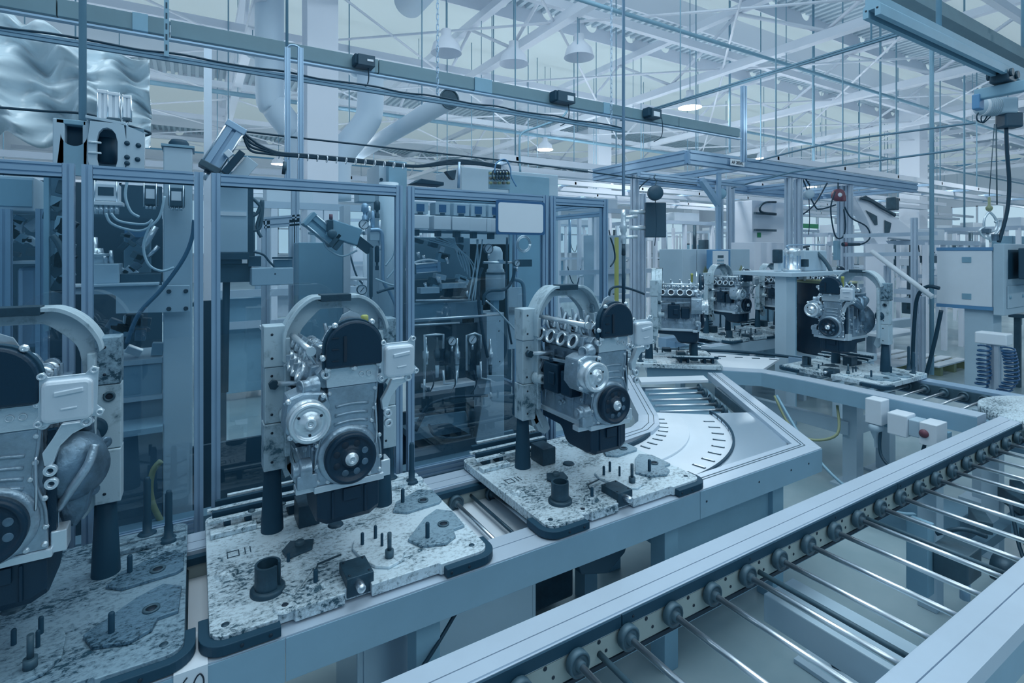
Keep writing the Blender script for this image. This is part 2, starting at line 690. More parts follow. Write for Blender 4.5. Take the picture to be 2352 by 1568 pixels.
X0, X1 = -1.6, 1.80
prev = X0
for xe in (0.20, X1):
    m = M().box(prev + 0.001, 1.467, 0.635, xe - 0.001, 1.4695, 0.748)
    m.xf(Matrix.Translation(-LO))
    part('fascia_panel', m, FASC, line, bev=0.002)
    prev = xe
hl = M()
for x in (0.08, 0.47, 0.73, 1.05, 1.33, 1.47, 1.72):
    hole(hl, L(x, 1.47, 0.70 if x not in (0.47, 1.05) else 0.67), (0, -1, 0), 0.005)
part('screw_heads', hl, INK, line, stuff=True)
part('front_rail', slotted_top(L(X0, 1.47, 0.752), L(X1, 1.47, 0.752), 0.135, (0, 1, 0)), RAILT, line)
part('rear_rail', slotted_top(L(X0, 2.175, 0.752), L(1.93, 2.175, 0.752), 0.12, (0, -1, 0)), RAILT, line)
part('rear_beam', M().box(X0 - 0.6, 2.06 - 1.8, 0.60, 1.80 - 0.6, 2.16 - 1.8, 0.706), FASC, line)
part('side_plate', M().box(X0 - 0.6, 2.045 - 1.8, 0.645, 1.80 - 0.6, 2.058 - 1.8, 0.706), BEIGE, line)
part('side_plate', M().box(X0 - 0.6, 1.60 - 1.8, 0.645, 1.80 - 0.6, 1.612 - 1.8, 0.706), BEIGE, line)
part('wear_strip', M().box(X0 - 0.6, 2.03 - 1.8, 0.712, 1.80 - 0.6, 2.055 - 1.8, 0.735), RUBBER, line)
part('tray', M().box(X0 - 0.6, 1.6 - 1.8, 0.650, 1.80 - 0.6, 2.06 - 1.8, 0.662), WHITE, line, label='white drip tray')
x = -0.98
k = 0
while x < 1.75:
    roller_parts(line, L(x, 2.04, 0.685), L(x, 1.61, 0.685), 0.0085, 0.033)
    part('tie_rod', M().cyl(L(x + 0.08, 2.05, 0.69), L(x + 0.08, 1.61, 0.69), 0.007, n=10), DSTEEL, line)
    x += 0.175
# legs of the main line
for x in (-0.6, 0.62, 1.70):
    m = M().box(x - 0.04 - 0.6, 1.53 - 1.8, 0.0, x + 0.04 - 0.6, 1.61 - 1.8, 0.64)
    part('leg', m, PAINT, line, bev=0.003)
    part('leg', M().box(x - 0.04 - 0.6, 2.05 - 1.8, 0.0, x + 0.04 - 0.6, 2.13 - 1.8, 0.64), PAINT, line)
    part('cross_member', M().box(x - 0.03 - 0.6, 1.6 - 1.8, 0.5, x + 0.03 - 0.6, 2.06 - 1.8, 0.585), PAINT, line)

# --- corner unit: curved transfer table
turn = thing('curve_conveyor', 'corner conveyor with white slotted plates and a curved black guide', 'conveyor', (2.5, 2.0, 0))
TO = V((2.5, 2.0, 0))


def T(x, y, z):
    return V((x, y, z)) - TO


cor = (2.72, 1.47)
# right hand arm
arm_end = (3.70, 2.80)
dx, dy = arm_end[0] - cor[0], arm_end[1] - cor[1]
ln = math.hypot(dx, dy)
dx, dy = dx / ln, dy / ln
nx_, ny_ = -dy, dx
w = 0.115
# mitred frame top : front bar piece + arm as bands
def frame_bar(p0, p1, q1, q0, z1, z0, mt, name='frame_bar'):
    m = M().prism([T(*p0, z1), T(*p1, z1), T(*q1, z1), T(*q0, z1)], (0, 0, z0 - z1))
    return part(name, m, mt, turn, bev=0.0015)


inner_c = (cor[0] - 0.068, cor[1] + w)
fr0 = (1.80, 1.47)
frame_bar(fr0, cor, inner_c, (1.80, 1.47 + w), 0.7535, 0.70, RAILT)
frame_bar(cor, arm_end, (arm_end[0] + nx_ * w, arm_end[1] + ny_ * w), inner_c, 0.7535, 0.70, RAILT)
# engraved slots of the corner frame
for f in (0.55, 0.68):
    a = V((1.82, 1.47 + w * f, 0.7542))
    b = V((cor[0] + (inner_c[0] - cor[0]) * f, cor[1] + (inner_c[1] - cor[1]) * f, 0.7542))
    c = V((arm_end[0] + nx_ * w * f, arm_end[1] + ny_ * w * f, 0.7542))
    m = M()
    for p, q in ((a, b), (b, c)):
        m.sweep([(-0.0022, -0.001), (0.0022, -0.001), (0.0022, 0.0006), (-0.0022, 0.0006)], p - TO, q - TO)
    part('slot', m, SLATE, turn)
m = M().prism([T(cor[0]+0.003, cor[1]-0.003, 0.748), T(arm_end[0]+0.003, arm_end[1]-0.002, 0.748), T(arm_end[0], arm_end[1], 0.748), T(cor[0], cor[1], 0.748)], (0, 0, -0.113))
part('fascia_panel', m, FASC, turn, bev=0.002)
part('fascia_panel', M().box(1.801 - 2.5, 1.467 - 2.0, 0.635, cor[0] - 2.5, 1.4695 - 2.0, 0.748), FASC, turn)
hl = M()
for x in (1.84, 2.2, 2.45, 2.6):
    hole(hl, T(x, 1.467, 0.70), (0, -1, 0), 0.005)
part('screw_heads', hl, INK, turn, stuff=True)
# base plate
part('table_plate', M().prism([T(1.86, 1.56, 0.72), T(2.66, 1.58, 0.72), T(2.98, 2.03, 0.72), T(2.5, 2.42, 0.72), T(2.35, 2.15, 0.72), T(1.86, 2.05, 0.72)], (0, 0, -0.02)), WHITE, turn)
# polished triangular infill in the outer corner
CC = V((1.86, 2.62, 0.0))       # centre of the turn
Ro = 1.0


def pol(r, a, z):
    a = math.radians(a)
    return V((CC.x + r * math.cos(a), CC.y + r * math.sin(a), z)) - TO


# centre chosen so that the track runs from heading +X round to the arm direction
ro_out, ro_in, rg = 1.02, 0.60, 0.80
outer = [pol(ro_out, a, 0.722) for a in range(-90, -24, 4)]
edge = []
for p in outer:
    q = p + TO
    d = (q - CC).normalized()
    # push outward to the straight frame
    t = 10
    for (ax, ay), (bx, by) in (((1.0, 1.47 + w), inner_c), (inner_c, (arm_end[0] + nx_ * w, arm_end[1] + ny_ * w))):
        ex, ey = bx - ax, by - ay
        den = d.x * ey - d.y * ex
        if abs(den) > 1e-6:
            tt = ((ax - CC.x) * ey - (ay - CC.y) * ex) / den
            ss = ((ax - CC.x) * d.y - (ay - CC.y) * d.x) / den
            if tt > 0 and -0.01 <= ss <= 1.01:
                t = min(t, tt)
    t = max(t, ro_out + 0.001)
    if t > 9:
        t = ro_out + 0.001
    edge.append(V((CC.x + d.x * t, CC.y + d.y * t, 0.722)) - TO)
part('corner_infill', M().band(edge, outer, (0, 0, 0.012), closed=False), STEELP, turn, label='polished triangular corner plate')
arcs = lambda r, z, a0=-90, a1=-24, n=24: [pol(r, a0 + (a1 - a0) * i / n, z) for i in range(n + 1)]
part('guide_strip', M().band(arcs(ro_out + 0.012, 0.72), arcs(ro_out, 0.72), (0, 0, 0.022), closed=False), RUBBER, turn)
part('raised_plate', M().band(arcs(rg, 0.72), arcs(ro_in + 0.005, 0.72), (0, 0, 0.012), closed=False), WHITE, turn, bev=0.002)
part('guide_strip', M().band(arcs(ro_in + 0.006, 0.70), arcs(ro_in - 0.008, 0.70), (0, 0, 0.05), closed=False), RUBBER, turn)
# slots for the hidden wheels : pockets with a raised rim and the wheel's edge showing
for a in [-84 + 6.4 * i for i in range(9)]:
    for r0, r1 in ((ro_in + 0.03, ro_in + 0.085), (ro_out - 0.10, ro_out - 0.035)):
        da = 0.62 if r0 < 0.8 else 0.42
        z = 0.733 if r0 < 0.8 else 0.7215
        o = part('wheel_slot', M().prism([pol(r0, a - da, z), pol(r1, a - da, z), pol(r1, a + da, z), pol(r0, a + da, z)], (0, 0, 0.0015)), DSTEEL, turn)
        di = da * 0.5
        part('wheel', M().prism([pol(r0 + 0.008, a - di, z + 0.001), pol(r1 - 0.004, a - di, z + 0.001), pol(r1 - 0.004, a + di, z + 0.001), pol(r0 + 0.008, a + di, z + 0.001)], (0, 0, 0.003)), MACHN, o)
# inner frame: bent bar around the inner corner
pin = [(1.93, 2.06), (2.18, 2.095), (2.294, 2.155), (2.409, 2.273), (3.027, 3.116)]
pou = [(1.93, 2.19), (2.12, 2.205), (2.23, 2.26), (2.32, 2.35), (2.92, 3.17)]
for i in range(4):
    m = M().prism([T(*pin[i], 0.7535), T(*pin[i + 1], 0.7535), T(*pou[i + 1], 0.7535), T(*pou[i], 0.7535)], (0, 0, -0.09))
    part('frame_bar', m, RAILT, turn, bev=0.001)
    for f in (0.25, 0.5):
        a = V((pin[i][0] * (1 - f) + pou[i][0] * f, pin[i][1] * (1 - f) + pou[i][1] * f, 0.7542))
        b = V((pin[i + 1][0] * (1 - f) + pou[i + 1][0] * f, pin[i + 1][1] * (1 - f) + pou[i + 1][1] * f, 0.7542))
        part('slot', M().sweep([(-0.002, -0.001), (0.002, -0.001), (0.002, 0.0006), (-0.002, 0.0006)], a - TO, b - TO), SLATE, turn)
# rollers leading on to the cross line
rl = [(2.585, 2.43, 3.00, 2.235), (2.66, 2.54, 3.07, 2.34), (2.74, 2.65, 3.145, 2.45), (2.83, 2.765, 3.24, 2.585), (2.905, 2.87, 3.32, 2.69)]
for a, b, c, d in rl:
    roller_parts(turn, T(c, d, 0.705), T(a, b, 0.705), 0.010, 0.034)
part('tray', M().prism([T(2.5, 2.33, 0.66), T(2.97, 2.10, 0.66), T(3.5, 2.8, 0.66), T(3.03, 3.1, 0.66)], (0, 0, -0.02)), PAINTD, turn)
m = M().prism([T(3.0, 2.02, 0.715), T(3.42, 2.62, 0.715), T(3.40, 2.635, 0.715), T(2.98, 2.035, 0.715)], (0, 0, -0.07))
part('side_plate', m, SLATE, turn)
part('end_plate', M().prism([T(2.96, 2.97, 0.735), T(3.47, 2.75, 0.735), T(3.56, 2.87, 0.735), T(3.06, 3.1, 0.735)], (0, 0, -0.02)), WHITE, turn)
# legs and boxes below the corner unit
for x, y in ((1.97, 2.22), (2.52, 1.62), (2.35, 2.0), (2.95, 2.1)):
    part('leg', M().box(x - 0.045 - TO.x, y - 0.045 - TO.y, 0, x + 0.045 - TO.x, y + 0.045 - TO.y, 0.64), PAINT, turn, bev=0.003)
part('drive_box', M().box(1.80 - 2.5, 1.60 - 2.0, 0.12, 2.50 - 2.5, 1.72 - 2.0, 0.60), PAINT, turn, bev=0.004, label='pale drive box under the corner')
part('drive_box', M().box(1.05 - 2.5, 2.0 - 2.0, 0.10, 1.55 - 2.5, 2.3 - 2.0, 0.52), DSTEEL, turn, bev=0.01)

# --- cross line at the far end of the corner
cross = thing('cross_conveyor', 'pallet conveyor running across behind the corner with an engine pallet on it', 'conveyor', (4.4, 2.0, 0))
CO = V((4.4, 2.0, 0))


def C(x, y, z):
    return V((x, y, z)) - CO


def slab(parent, O, pts, z1, z0, mt, name, bev=0.0):
    return part(name, M().prism([V((x, y, z1)) - O for x, y in pts], (0, 0, z0 - z1)), mt, parent, bev=bev)


fpts = [(4.03, 1.26), (4.03, 2.30), (3.99, 2.64), (3.72, 2.93), (3.33, 3.27)]
ipts = [(4.17, 1.26), (4.17, 2.32), (4.12, 2.70), (3.82, 3.02), (3.42, 3.38)]
for i in range(4):
    a, b, c, d = fpts[i], fpts[i + 1], ipts[i + 1], ipts[i]
    slab(cross, CO, [a, b, c, d], 0.7535, 0.70, RAILT, 'front_rail')
    u = V((c[0] - b[0], c[1] - b[1], 0)).normalized() * 0.03
    slab(cross, CO, [(a[0] - u.x * 0.1, a[1] - u.y * 0.1), (b[0] - u.x * 0.1, b[1] - u.y * 0.1), b, a], 0.748, 0.64, FASC, 'fascia_panel')
slab(cross, CO, [(4.80, 1.26), (4.80, 2.9), (4.93, 2.9), (4.93, 1.26)], 0.7535, 0.64, ALU, 'rear_rail')
slab(cross, CO, [(4.775, 1.26), (4.775, 2.5), (4.80, 2.5), (4.80, 1.26)], 0.735, 0.655, SLATE, 'side_plate')
y = 1.33
while y < 2.5:
    roller_parts(cross, C(4.775, y, 0.70), C(4.17, y, 0.70), 0.0095, 0.034)
    y += 0.118
hl = M()
for y in (1.5, 1.75, 1.95, 2.2, 2.4, 2.55):
    hole(hl, C(4.03, y, 0.70), (-1, 0, 0), 0.006)
part('screw_heads', hl, INK, cross, stuff=True)
# far curve with white top and black inner guide
cv = [(4.14, 2.74), (3.84, 3.06), (3.45, 3.42)]
cw = [(4.74, 2.95), (4.40, 3.50), (3.9, 3.9)]
for i in range(2):
    slab(cross, CO, [cv[i], cv[i + 1], cw[i + 1], cw[i]], 0.735, 0.715, WHITE, 'table_plate')
g1 = [V((4.86, 2.75, 0.75)), V((4.78, 3.05, 0.75)), V((4.60, 3.35, 0.75)), V((4.30, 3.62, 0.75)), V((3.95, 3.82, 0.75))]
part('guide_strip', M().tube([p - CO for p in g1], 0.014, 8), RUBBER, cross)
for i in range(7):
    t = (i + 0.5) / 7
    p = V((4.70 * (1 - t) + 4.0 * t, 2.90 + 0.78 * t, 0.737)) - CO
    part('wheel_slot', M().cb(p, (0.07, 0.02, 0.004), rz=-0.7), DSTEEL, cross)
# legs with foot plates
for x, y in ((4.22, 2.05), (4.72, 2.05), (4.2, 2.95), (4.75, 1.45)):
    m = M().box(x - 0.05 - CO.x, y - 0.05 - CO.y, 0, x + 0.05 - CO.x, y + 0.05 - CO.y, 0.64)
    o = part('leg', m, PAINTL, cross, bev=0.003)
    part('foot_plate', M().box(x - 0.13 - CO.x, y - 0.10 - CO.y, 0.0, x + 0.13 - CO.x, y + 0.10 - CO.y, 0.02), PAINTL, o)
part('cross_member', M().box(4.15 - CO.x, 2.05 - CO.y, 0.38, 4.21 - CO.x, 2.95 - CO.y, 0.48), PAINTL, cross, bev=0.003)
part('cross_member', M().box(4.2 - CO.x, 2.02 - CO.y, 0.38, 4.7 - CO.x, 2.08 - CO.y, 0.48), PAINTL, cross, bev=0.003)

# --- roller conveyor on the right
rc = thing('roller_conveyor', 'wide roller conveyor with bare steel rods in the right foreground', 'conveyor', (2.4, 0.85, 0))
RO = V((2.4, 0.85, 0))


def Rr(x, y, z):
    return V((x, y, z)) - RO


XE = 4.17
part('left_rail', slotted_top(Rr(0.2, 1.197, 0.752), Rr(XE, 1.197, 0.752), 0.108, (0, -1, 0)), RAILT, rc)
part('right_rail', slotted_top(Rr(0.2, 0.497, 0.752), Rr(XE, 0.497, 0.752), 0.112, (0, 1, 0)), RAILT, rc)
part('side_plate', M().box(0.2 - 2.4, 1.088 - 0.85, 0.642, XE - 2.4, 1.10 - 0.85, 0.706), BEIGE, rc)
part('side_plate', M().box(0.2 - 2.4, 0.60 - 0.85, 0.642, XE - 2.4, 0.612 - 0.85, 0.706), BEIGE, rc)
for a, b in ((0.2, 1.005), (1.009, 2.6), (2.604, XE)):
    part('wear_strip', M().box(a - 2.4, 1.083 - 0.85, 0.714, b - 2.4, 1.089 - 0.85, 0.746), RUBBER, rc)
part('groove_strip', M().box(0.2 - 2.4, 1.085 - 0.85, 0.628, XE - 2.4, 1.10 - 0.85, 0.640), INK, rc)
part('left_beam', M().box(0.2 - 2.4, 1.11 - 0.85, 0.60, XE - 2.4, 1.187 - 0.85, 0.706), FASC, rc)
part('right_beam', M().box(0.2 - 2.4, 0.505 - 0.85, 0.60, XE - 2.4, 0.59 - 0.85, 0.706), FASC, rc)
hl = M()
k = 0
x = 0.844 - 0.1755 * 3
while x < 4.15:
    roller_parts(rc, Rr(x, 1.086, 0.69), Rr(x, 0.612, 0.69), 0.0092, 0.0335)
    hole(hl, Rr(x + 0.085, 1.088, 0.70), (0, -1, 0), 0.006)
    hole(hl, Rr(x + 0.11, 1.088, 0.668), (0, -1, 0), 0.005)
    if k % 3 == 1:
        hole(hl, Rr(x + 0.03, 1.083, 0.73), (0, -1, 0), 0.004)
    x += 0.1755
    k += 1
part('screw_heads', hl, INK, rc, stuff=True)
for x in (0.93, 1.63, 2.33):
    part('tie_rod', M().cyl(Rr(x, 1.088, 0.668), Rr(x, 0.612, 0.668), 0.0085, n=10), SLATE, rc, label='dark unpolished tie rod')
# under structure seen through the rods
part('cross_beam', M().box(1.75 - 2.4, 0.56 - 0.85, 0.42, 1.93 - 2.4, 1.15 - 0.85, 0.52), PAINTL, rc, bev=0.004)
o = part('leg', M().box(1.60 - 2.4, 0.62 - 0.85, 0.0, 1.76 - 2.4, 0.80 - 0.85, 0.42), PAINTL, rc, bev=0.004)
part('foot_plate', M().box(1.38 - 2.4, 0.66 - 0.85, 0.0, 1.76 - 2.4, 0.84 - 0.85, 0.02), PAINTL, o)
for x in (3.1, 3.9, 0.7):
    for y in (0.55, 1.15):
        part('leg', M().box(x - 0.04 - 2.4, y - 0.04 - 0.85, 0.0, x + 0.04 - 2.4, y + 0.04 - 0.85, 0.6), PAINTL, rc, bev=0.003)
bm_ = M()
b0 = onz(1925, 1528, 0.02)
for r, h0, h1 in ((0.020, 0.0, 0.012), (0.015, 0.012, 0.034), (0.009, 0.034, 0.062)):
    bm_.cyl((b0.x, b0.y, 0.02 + h0 * 1.8), (b0.x, b0.y, 0.02 + h1 * 1.8), r * 1.6, n=6 if r > 0.01 else 12)
bm_.xf(Matrix.Translation(-RO))
part('anchor_bolt', bm_, DSTEEL, rc)
part('foot_plate', M().box(b0.x - 0.12 - 2.4, b0.y - 0.10 - 0.85, 0, b0.x + 0.2 - 2.4, b0.y + 0.12 - 0.85, 0.02), PAINTL, rc, bev=0.003)
# turntable at the far end
tt = thing('turntable', 'round worn turntable plate at the far end of the roller conveyor', 'turntable', (4.55, 0.95, 0))
part('disc', M().lathe((0, 0, 0), (0, 0, 1), [(0, 0.70), (0.44, 0.70), (0.45, 0.71), (0.45, 0.755), (0.44, 0.76), (0, 0.76)], 48), WORN, tt)
part('housing', M().box(-0.36, -0.5, 0.55, 0.4, 0.33, 0.70), FASC, tt, bev=0.004)
part('leg', M().box(-0.1, -0.1, 0, 0.1, 0.1, 0.55), PAINTL, tt)
# ================================================================ PALLETS, CARRIERS, ENGINES
# all built in the coordinates of the middle station, then copied along the line
OP = V((0.42, 1.84, 0.755))


def pp(name, m, mt, parent, O=OP, **k):
    m.xf(Matrix.Translation(-O))
    return part(name, m, mt, parent, **k)


def make_pallet(label, plate_m, boss_m):
    t = thing('engine_pallet', label, 'pallet', OP, 'engine pallets on the conveyors')
    zt = 0.792
    # plate with a notch for the stop block in the front edge
    pl = arc((0.785, 2.16, zt), 0.03, 0, 90, 5, 'xy') + arc((0.06, 2.16, zt), 0.03, 90, 180, 5, 'xy') + arc((0.07, 1.53, zt), 0.04, 180, 270, 6, 'xy')
    pl += [V((0.185, 1.49, zt)), V((0.19, 1.515, zt)), V((0.225, 1.515, zt)), V((0.23, 1.502, zt)), V((0.36, 1.502, zt)), V((0.36, 1.52, zt)), V((0.435, 1.52, zt)), V((0.435, 1.50, zt)), V((0.64, 1.50, zt)), V((0.645, 1.49, zt))]
    pl += arc((0.775, 1.53, zt), 0.04, 270, 360, 6, 'xy')
    pp('base_plate', M().prism(pl, (0, 0, -0.034)), plate_m, t, bev=0.002)
    # bumpers round the front corners
    for sx in (0, 1):
        if sx == 0:
            o_ = [V((0.006, 1.60, 0)), V((0.006, 1.53, 0))] + arc((0.07, 1.53, 0), 0.064, 190, 260, 6, 'xy') + [V((0.09, 1.466, 0)), V((0.19, 1.466, 0))]
            i_ = [V((0.035, 1.60, 0)), V((0.035, 1.53, 0))] + arc((0.07, 1.53, 0), 0.035, 190, 260, 6, 'xy') + [V((0.09, 1.495, 0)), V((0.19, 1.495, 0))]
        else:
            o_ = [V((0.655, 1.466, 0)), V((0.76, 1.466, 0))] + arc((0.775, 1.53, 0), 0.064, 280, 350, 6, 'xy') + [V((0.839, 1.53, 0)), V((0.839, 1.58, 0))]
            i_ = [V((0.655, 1.495, 0)), V((0.76, 1.495, 0))] + arc((0.775, 1.53, 0), 0.035, 280, 350, 6, 'xy') + [V((0.81, 1.53, 0)), V((0.81, 1.58, 0))]
        for q in o_ + i_:
            q.z = 0.757
        o = pp('corner_bumper', M().band(o_, i_, (0, 0, 0.026), closed=False), RUBBER, t, bev=0.002)
        bm_ = M()
        for hx in ((0.10, 0.165) if sx == 0 else (0.67, 0.73)):
            hole(bm_, V((hx, 1.466, 0.77)) - OP, (0, -1, 0), 0.005)
        part('screw', bm_, INK, o)
    # bosses, discs, pins
    def disc(x, y, r, h, mt, name='disc', z=zt):
        return pp(name, M().lathe((x, y, z), (0, 0, 1), [(r * 1.12, 0), (r, h * 0.8), (r * 0.94, h), (0, h)], 24), mt, t)

    def pin(x, y, r, h, z=zt, mt=RUBBER, base=0.0):
        m = M()
        if base:
            m.lathe((x, y, z), (0, 0, 1), [(base, 0), (base, 0.008), (base * 0.6, 0.010), (r, 0.010)], 18)
        m.lathe((x, y, z), (0, 0, 1), [(r, 0), (r, h * 0.93), (r * 0.7, h), (0, h)], 12)
        return pp('pin', m, mt, t)
    disc(0.081, 1.775, 0.030, 0.012, boss_m, 'round_pad')
    disc(0.421, 1.895, 0.024, 0.006, DSTEEL, 'dark_pad_or_shade')  # dark disc stands in for the shade below the oil pan
    disc(0.296, 1.582, 0.027, 0.010, boss_m, 'round_pad')
    pin(0.296, 1.582, 0.0065, 0.045)
    disc(0.207, 1.528, 0.028, 0.006, boss_m, 'round_pad')
    pp('recess', M().lathe((0.207, 1.528, zt + 0.0062), (0, 0, 1), [(0.009, 0), (0.008, 0.0008), (0, 0.0008)], 14), INK, t)
    pp('recess', M().lathe((0.066, 1.535, zt), (0, 0, 1), [(0.010, 0), (0.0095, 0.0008), (0, 0.0008)], 14), DSTEEL, t)
    pp('recess', M().lathe((0.772, 1.535, zt), (0, 0, 1), [(0.010, 0), (0.0095, 0.0008), (0, 0.0008)], 14), DSTEEL, t)
    # open cup on a flange, split on one side
    c = (0.175, 1.625)
    pp('cup_flange', M().lathe((c[0], c[1], zt), (0, 0, 1), [(0.046, 0), (0.046, 0.010), (0.041, 0.014), (0.0, 0.014)], 32), DSTEEL, t)
    A = [-60 + 330 * i / 30 for i in range(31)]
    zc0, zc1 = zt + 0.013, zt + 0.078
    oo = [V((c[0] + 0.034 * math.cos(math.radians(a + 40)), c[1] + 0.034 * math.sin(math.radians(a + 40)), zc0)) for a in A]
    ii = [V((c[0] + 0.027 * math.cos(math.radians(a + 40)), c[1] + 0.027 * math.sin(math.radians(a + 40)), zc0)) for a in A]
    pp('cup', M().band(oo, ii, (0, 0, zc1 - zc0), closed=False), DSTEEL, t, label='dark open steel cup')
    # raised contour plates
    cp = [(0.235, 1.56), (0.33, 1.70), (0.345, 1.78), (0.32, 1.83), (0.26, 1.80), (0.21, 1.70), (0.19, 1.62)]
    pp('contour_plate', M().prism([V((x, y, zt)) for x, y in cp], (0, 0, 0.005)), boss_m, t, bev=0.002)
    pp('dark_pad_or_shade', M().prism([V((x, y, zt + 0.005)) for x, y in ((0.245, 1.745), (0.32, 1.765), (0.335, 1.82), (0.265, 1.845), (0.235, 1.80))], (0, 0, 0.007)), DSTEEL, t, bev=0.002)
    disc(0.29, 1.81, 0.014, 0.010, SLATE, 'stud', zt + 0.012)
    pin(0.245, 1.737, 0.005, 0.028, zt + 0.004)
    rc_ = [V((x, y, zt)) for x, y in ((0.43, 1.70), (0.445, 1.745), (0.50, 1.765), (0.545, 1.745), (0.565, 1.68), (0.57, 1.60), (0.545, 1.56), (0.50, 1.545), (0.465, 1.57), (0.44, 1.63))]
    pp('contour_plate', M().prism(rc_, (0, 0, 0.010)), boss_m, t, bev=0.003)
    pin(0.463, 1.705, 0.0055, 0.038, zt + 0.010)
    pin(0.510, 1.720, 0.0055, 0.042, zt + 0.010)
    pin(0.515, 1.665, 0.0045, 0.040, zt + 0.010)
    pp('threaded_stud', M().cyl((0.516, 1.592, zt + 0.01), (0.516, 1.592, zt + 0.032), 0.0135, n=16).cyl((0.516, 1.592, zt + 0.03), (0.516, 1.592, zt + 0.085), 0.0065, n=12), SLATE, t)
    pr = [V((x, y, zt)) for x, y in ((0.60, 1.66), (0.625, 1.60), (0.70, 1.575), (0.745, 1.60), (0.755, 1.64), (0.80, 1.645), (0.805, 1.76), (0.76, 1.80), (0.70, 1.765))]
    pp('contour_plate', M().prism(pr, (0, 0, 0.010)), WORNX if plate_m is not WORN else WORND, t, bev=0.002)
    pin(0.659, 1.635, 0.007, 0.05, zt + 0.01)
    for (x, y) in ((0.738, 1.685), (0.742, 1.885)):
        pp('bushing', M().ring((x, y, zt + 0.010), (0, 0, 1), 0.020, 0.013, 0.004, 20), SLATE, t)
        pp('recess', M().lathe((x, y, zt + 0.0105), (0, 0, 1), [(0.013, 0), (0.013, 0.0008), (0, 0.0008)], 16), INK, t)
    pp('contour_plate', M().prism([V((x, y, zt)) for x, y in ((0.62, 1.87), (0.66, 1.835), (0.79, 1.845), (0.808, 1.86), (0.808, 1.95), (0.76, 1.985), (0.65, 1.93))], (0, 0, 0.010)), WORNX if plate_m is not WORN else WORND, t, bev=0.002)
    pin(0.672, 1.915, 0.007, 0.06)
    for x, y, h in ((0.763, 2.065, 0.17), (0.70, 2.14, 0.20)):
        m = M().lathe((x, y, zt), (0, 0, 1), [(0.027, 0), (0.027, 0.014), (0.018, 0.018), (0.013, 0.018), (0.013, 0.055), (0.0105, 0.06), (0.0105, h - 0.01), (0.008, h - 0.006), (0.008, h), (0, h)], 18)
        pp('locating_post', m, RUBBER, t)
        pp('pad', M().lathe((x, y, zt), (0, 0, 1), [(0.042, 0), (0.038, 0.006), (0, 0.006)], 20), boss_m, t)
    pp('stiffener', M().box(0.56, 2.05, zt, 0.81, 2.085, zt + 0.016).box(0.56, 2.11, zt, 0.81, 2.135, zt + 0.012), boss_m, t, bev=0.003)
    # black stop block with a chrome plunger
    pp('stop_block', M().box(0.368, 1.515, 0.765, 0.445, 1.612, zt + 0.028), DSTEEL, t, bev=0.002)
    m = M()
    for x in (0.378, 0.435):
        for y in (1.53, 1.60):
            hole(m, V((x, y, zt + 0.028)) - OP, (0, 0, 1), 0.004)
    part('screw', m, INK, t)
    pp('plunger', M().lathe((0.40, 1.515, zt + 0.010), (0, -1, 0), [(0.010, 0), (0.010, 0.006), (0.0125, 0.010), (0.0125, 0.034), (0.010, 0.038), (0, 0.040)], 18), CHROME, t, label='chrome plunger')
    pp('lever', M().tube([(0.30, 1.60, zt + 0.03), (0.31, 1.625, zt + 0.034), (0.38, 1.64, zt + 0.034)], 0.003, 8, spline=False), DSTEEL, t)
    # raised pad behind the corner and a stencil frame
    pp('raised_pad', M().box(0.042, 2.005, zt, 0.182, 2.045, zt + 0.018), boss_m, t, bev=0.003)
    m = M()
    for a, b, c_, d in ((0.085, 1.86, 0.12, 1.863), (0.085, 1.895, 0.12, 1.898), (0.085, 1.86, 0.088, 1.898), (0.117, 1.86, 0.12, 1.898), (0.135, 1.862, 0.138, 1.90), (0.15, 1.862, 0.153, 1.90)):
        m.box(a, b, zt, c_, d, zt + 0.0015)
    pp('engraved_mark', m, DSTEEL, t)
    # clamp bars on posts
    zb = 0.826
    for y0, y1, z0, z1, x0, x1, mt in ((2.045, 2.068, zb, zb + 0.010, 0.035, 0.43, boss_m), (2.078, 2.094, zb, zb + 0.024, 0.05, 0.43, RUBBER), (2.105, 2.125, zb + 0.012, zb + 0.022, 0.035, 0.44, boss_m),
                                       (2.14, 2.156, zb + 0.016, zb + 0.036, 0.06, 0.44, RUBBER), (2.165, 2.18, zb + 0.03, zb + 0.04, 0.10, 0.44, boss_m)):
        pp('clamp_bar', M().box(x0, y0, z0, x1, y1, z1), mt, t, bev=0.0015)
    for x in (0.095, 0.36, 0.16, 0.30):
        pp('bar_post', M().box(x - 0.010, 2.05, zt, x + 0.010, 2.11, zb), RUBBER, t)
    for x in (0.17, 0.27):
        pp('clamp_screw', M().lathe((x, 2.056, zb + 0.010), (0, 0, 1), [(0.012, 0), (0.012, 0.003), (0.006, 0.006), (0, 0.006)], 14), SLATE, t)
    # tapered black pillars that carry the cradle
    for x, y in ((0.227, 1.975), (0.610, 1.965)):
        pp('pillar', M().lathe((x, y, zt), (0, 0, 1), [(0.036, 0), (0.035, 0.03), (0.026, 0.215), (0.022, 0.22), (0, 0.22)], 20), RUBBER, t, label='tapered black pillar')
    pp('support_block', M().box(0.305, 1.93, zt, 0.375, 2.03, zt + 0.075), DSTEEL, t, bev=0.003)
    return t


OC = V((0.42, 1.975, 1.012))


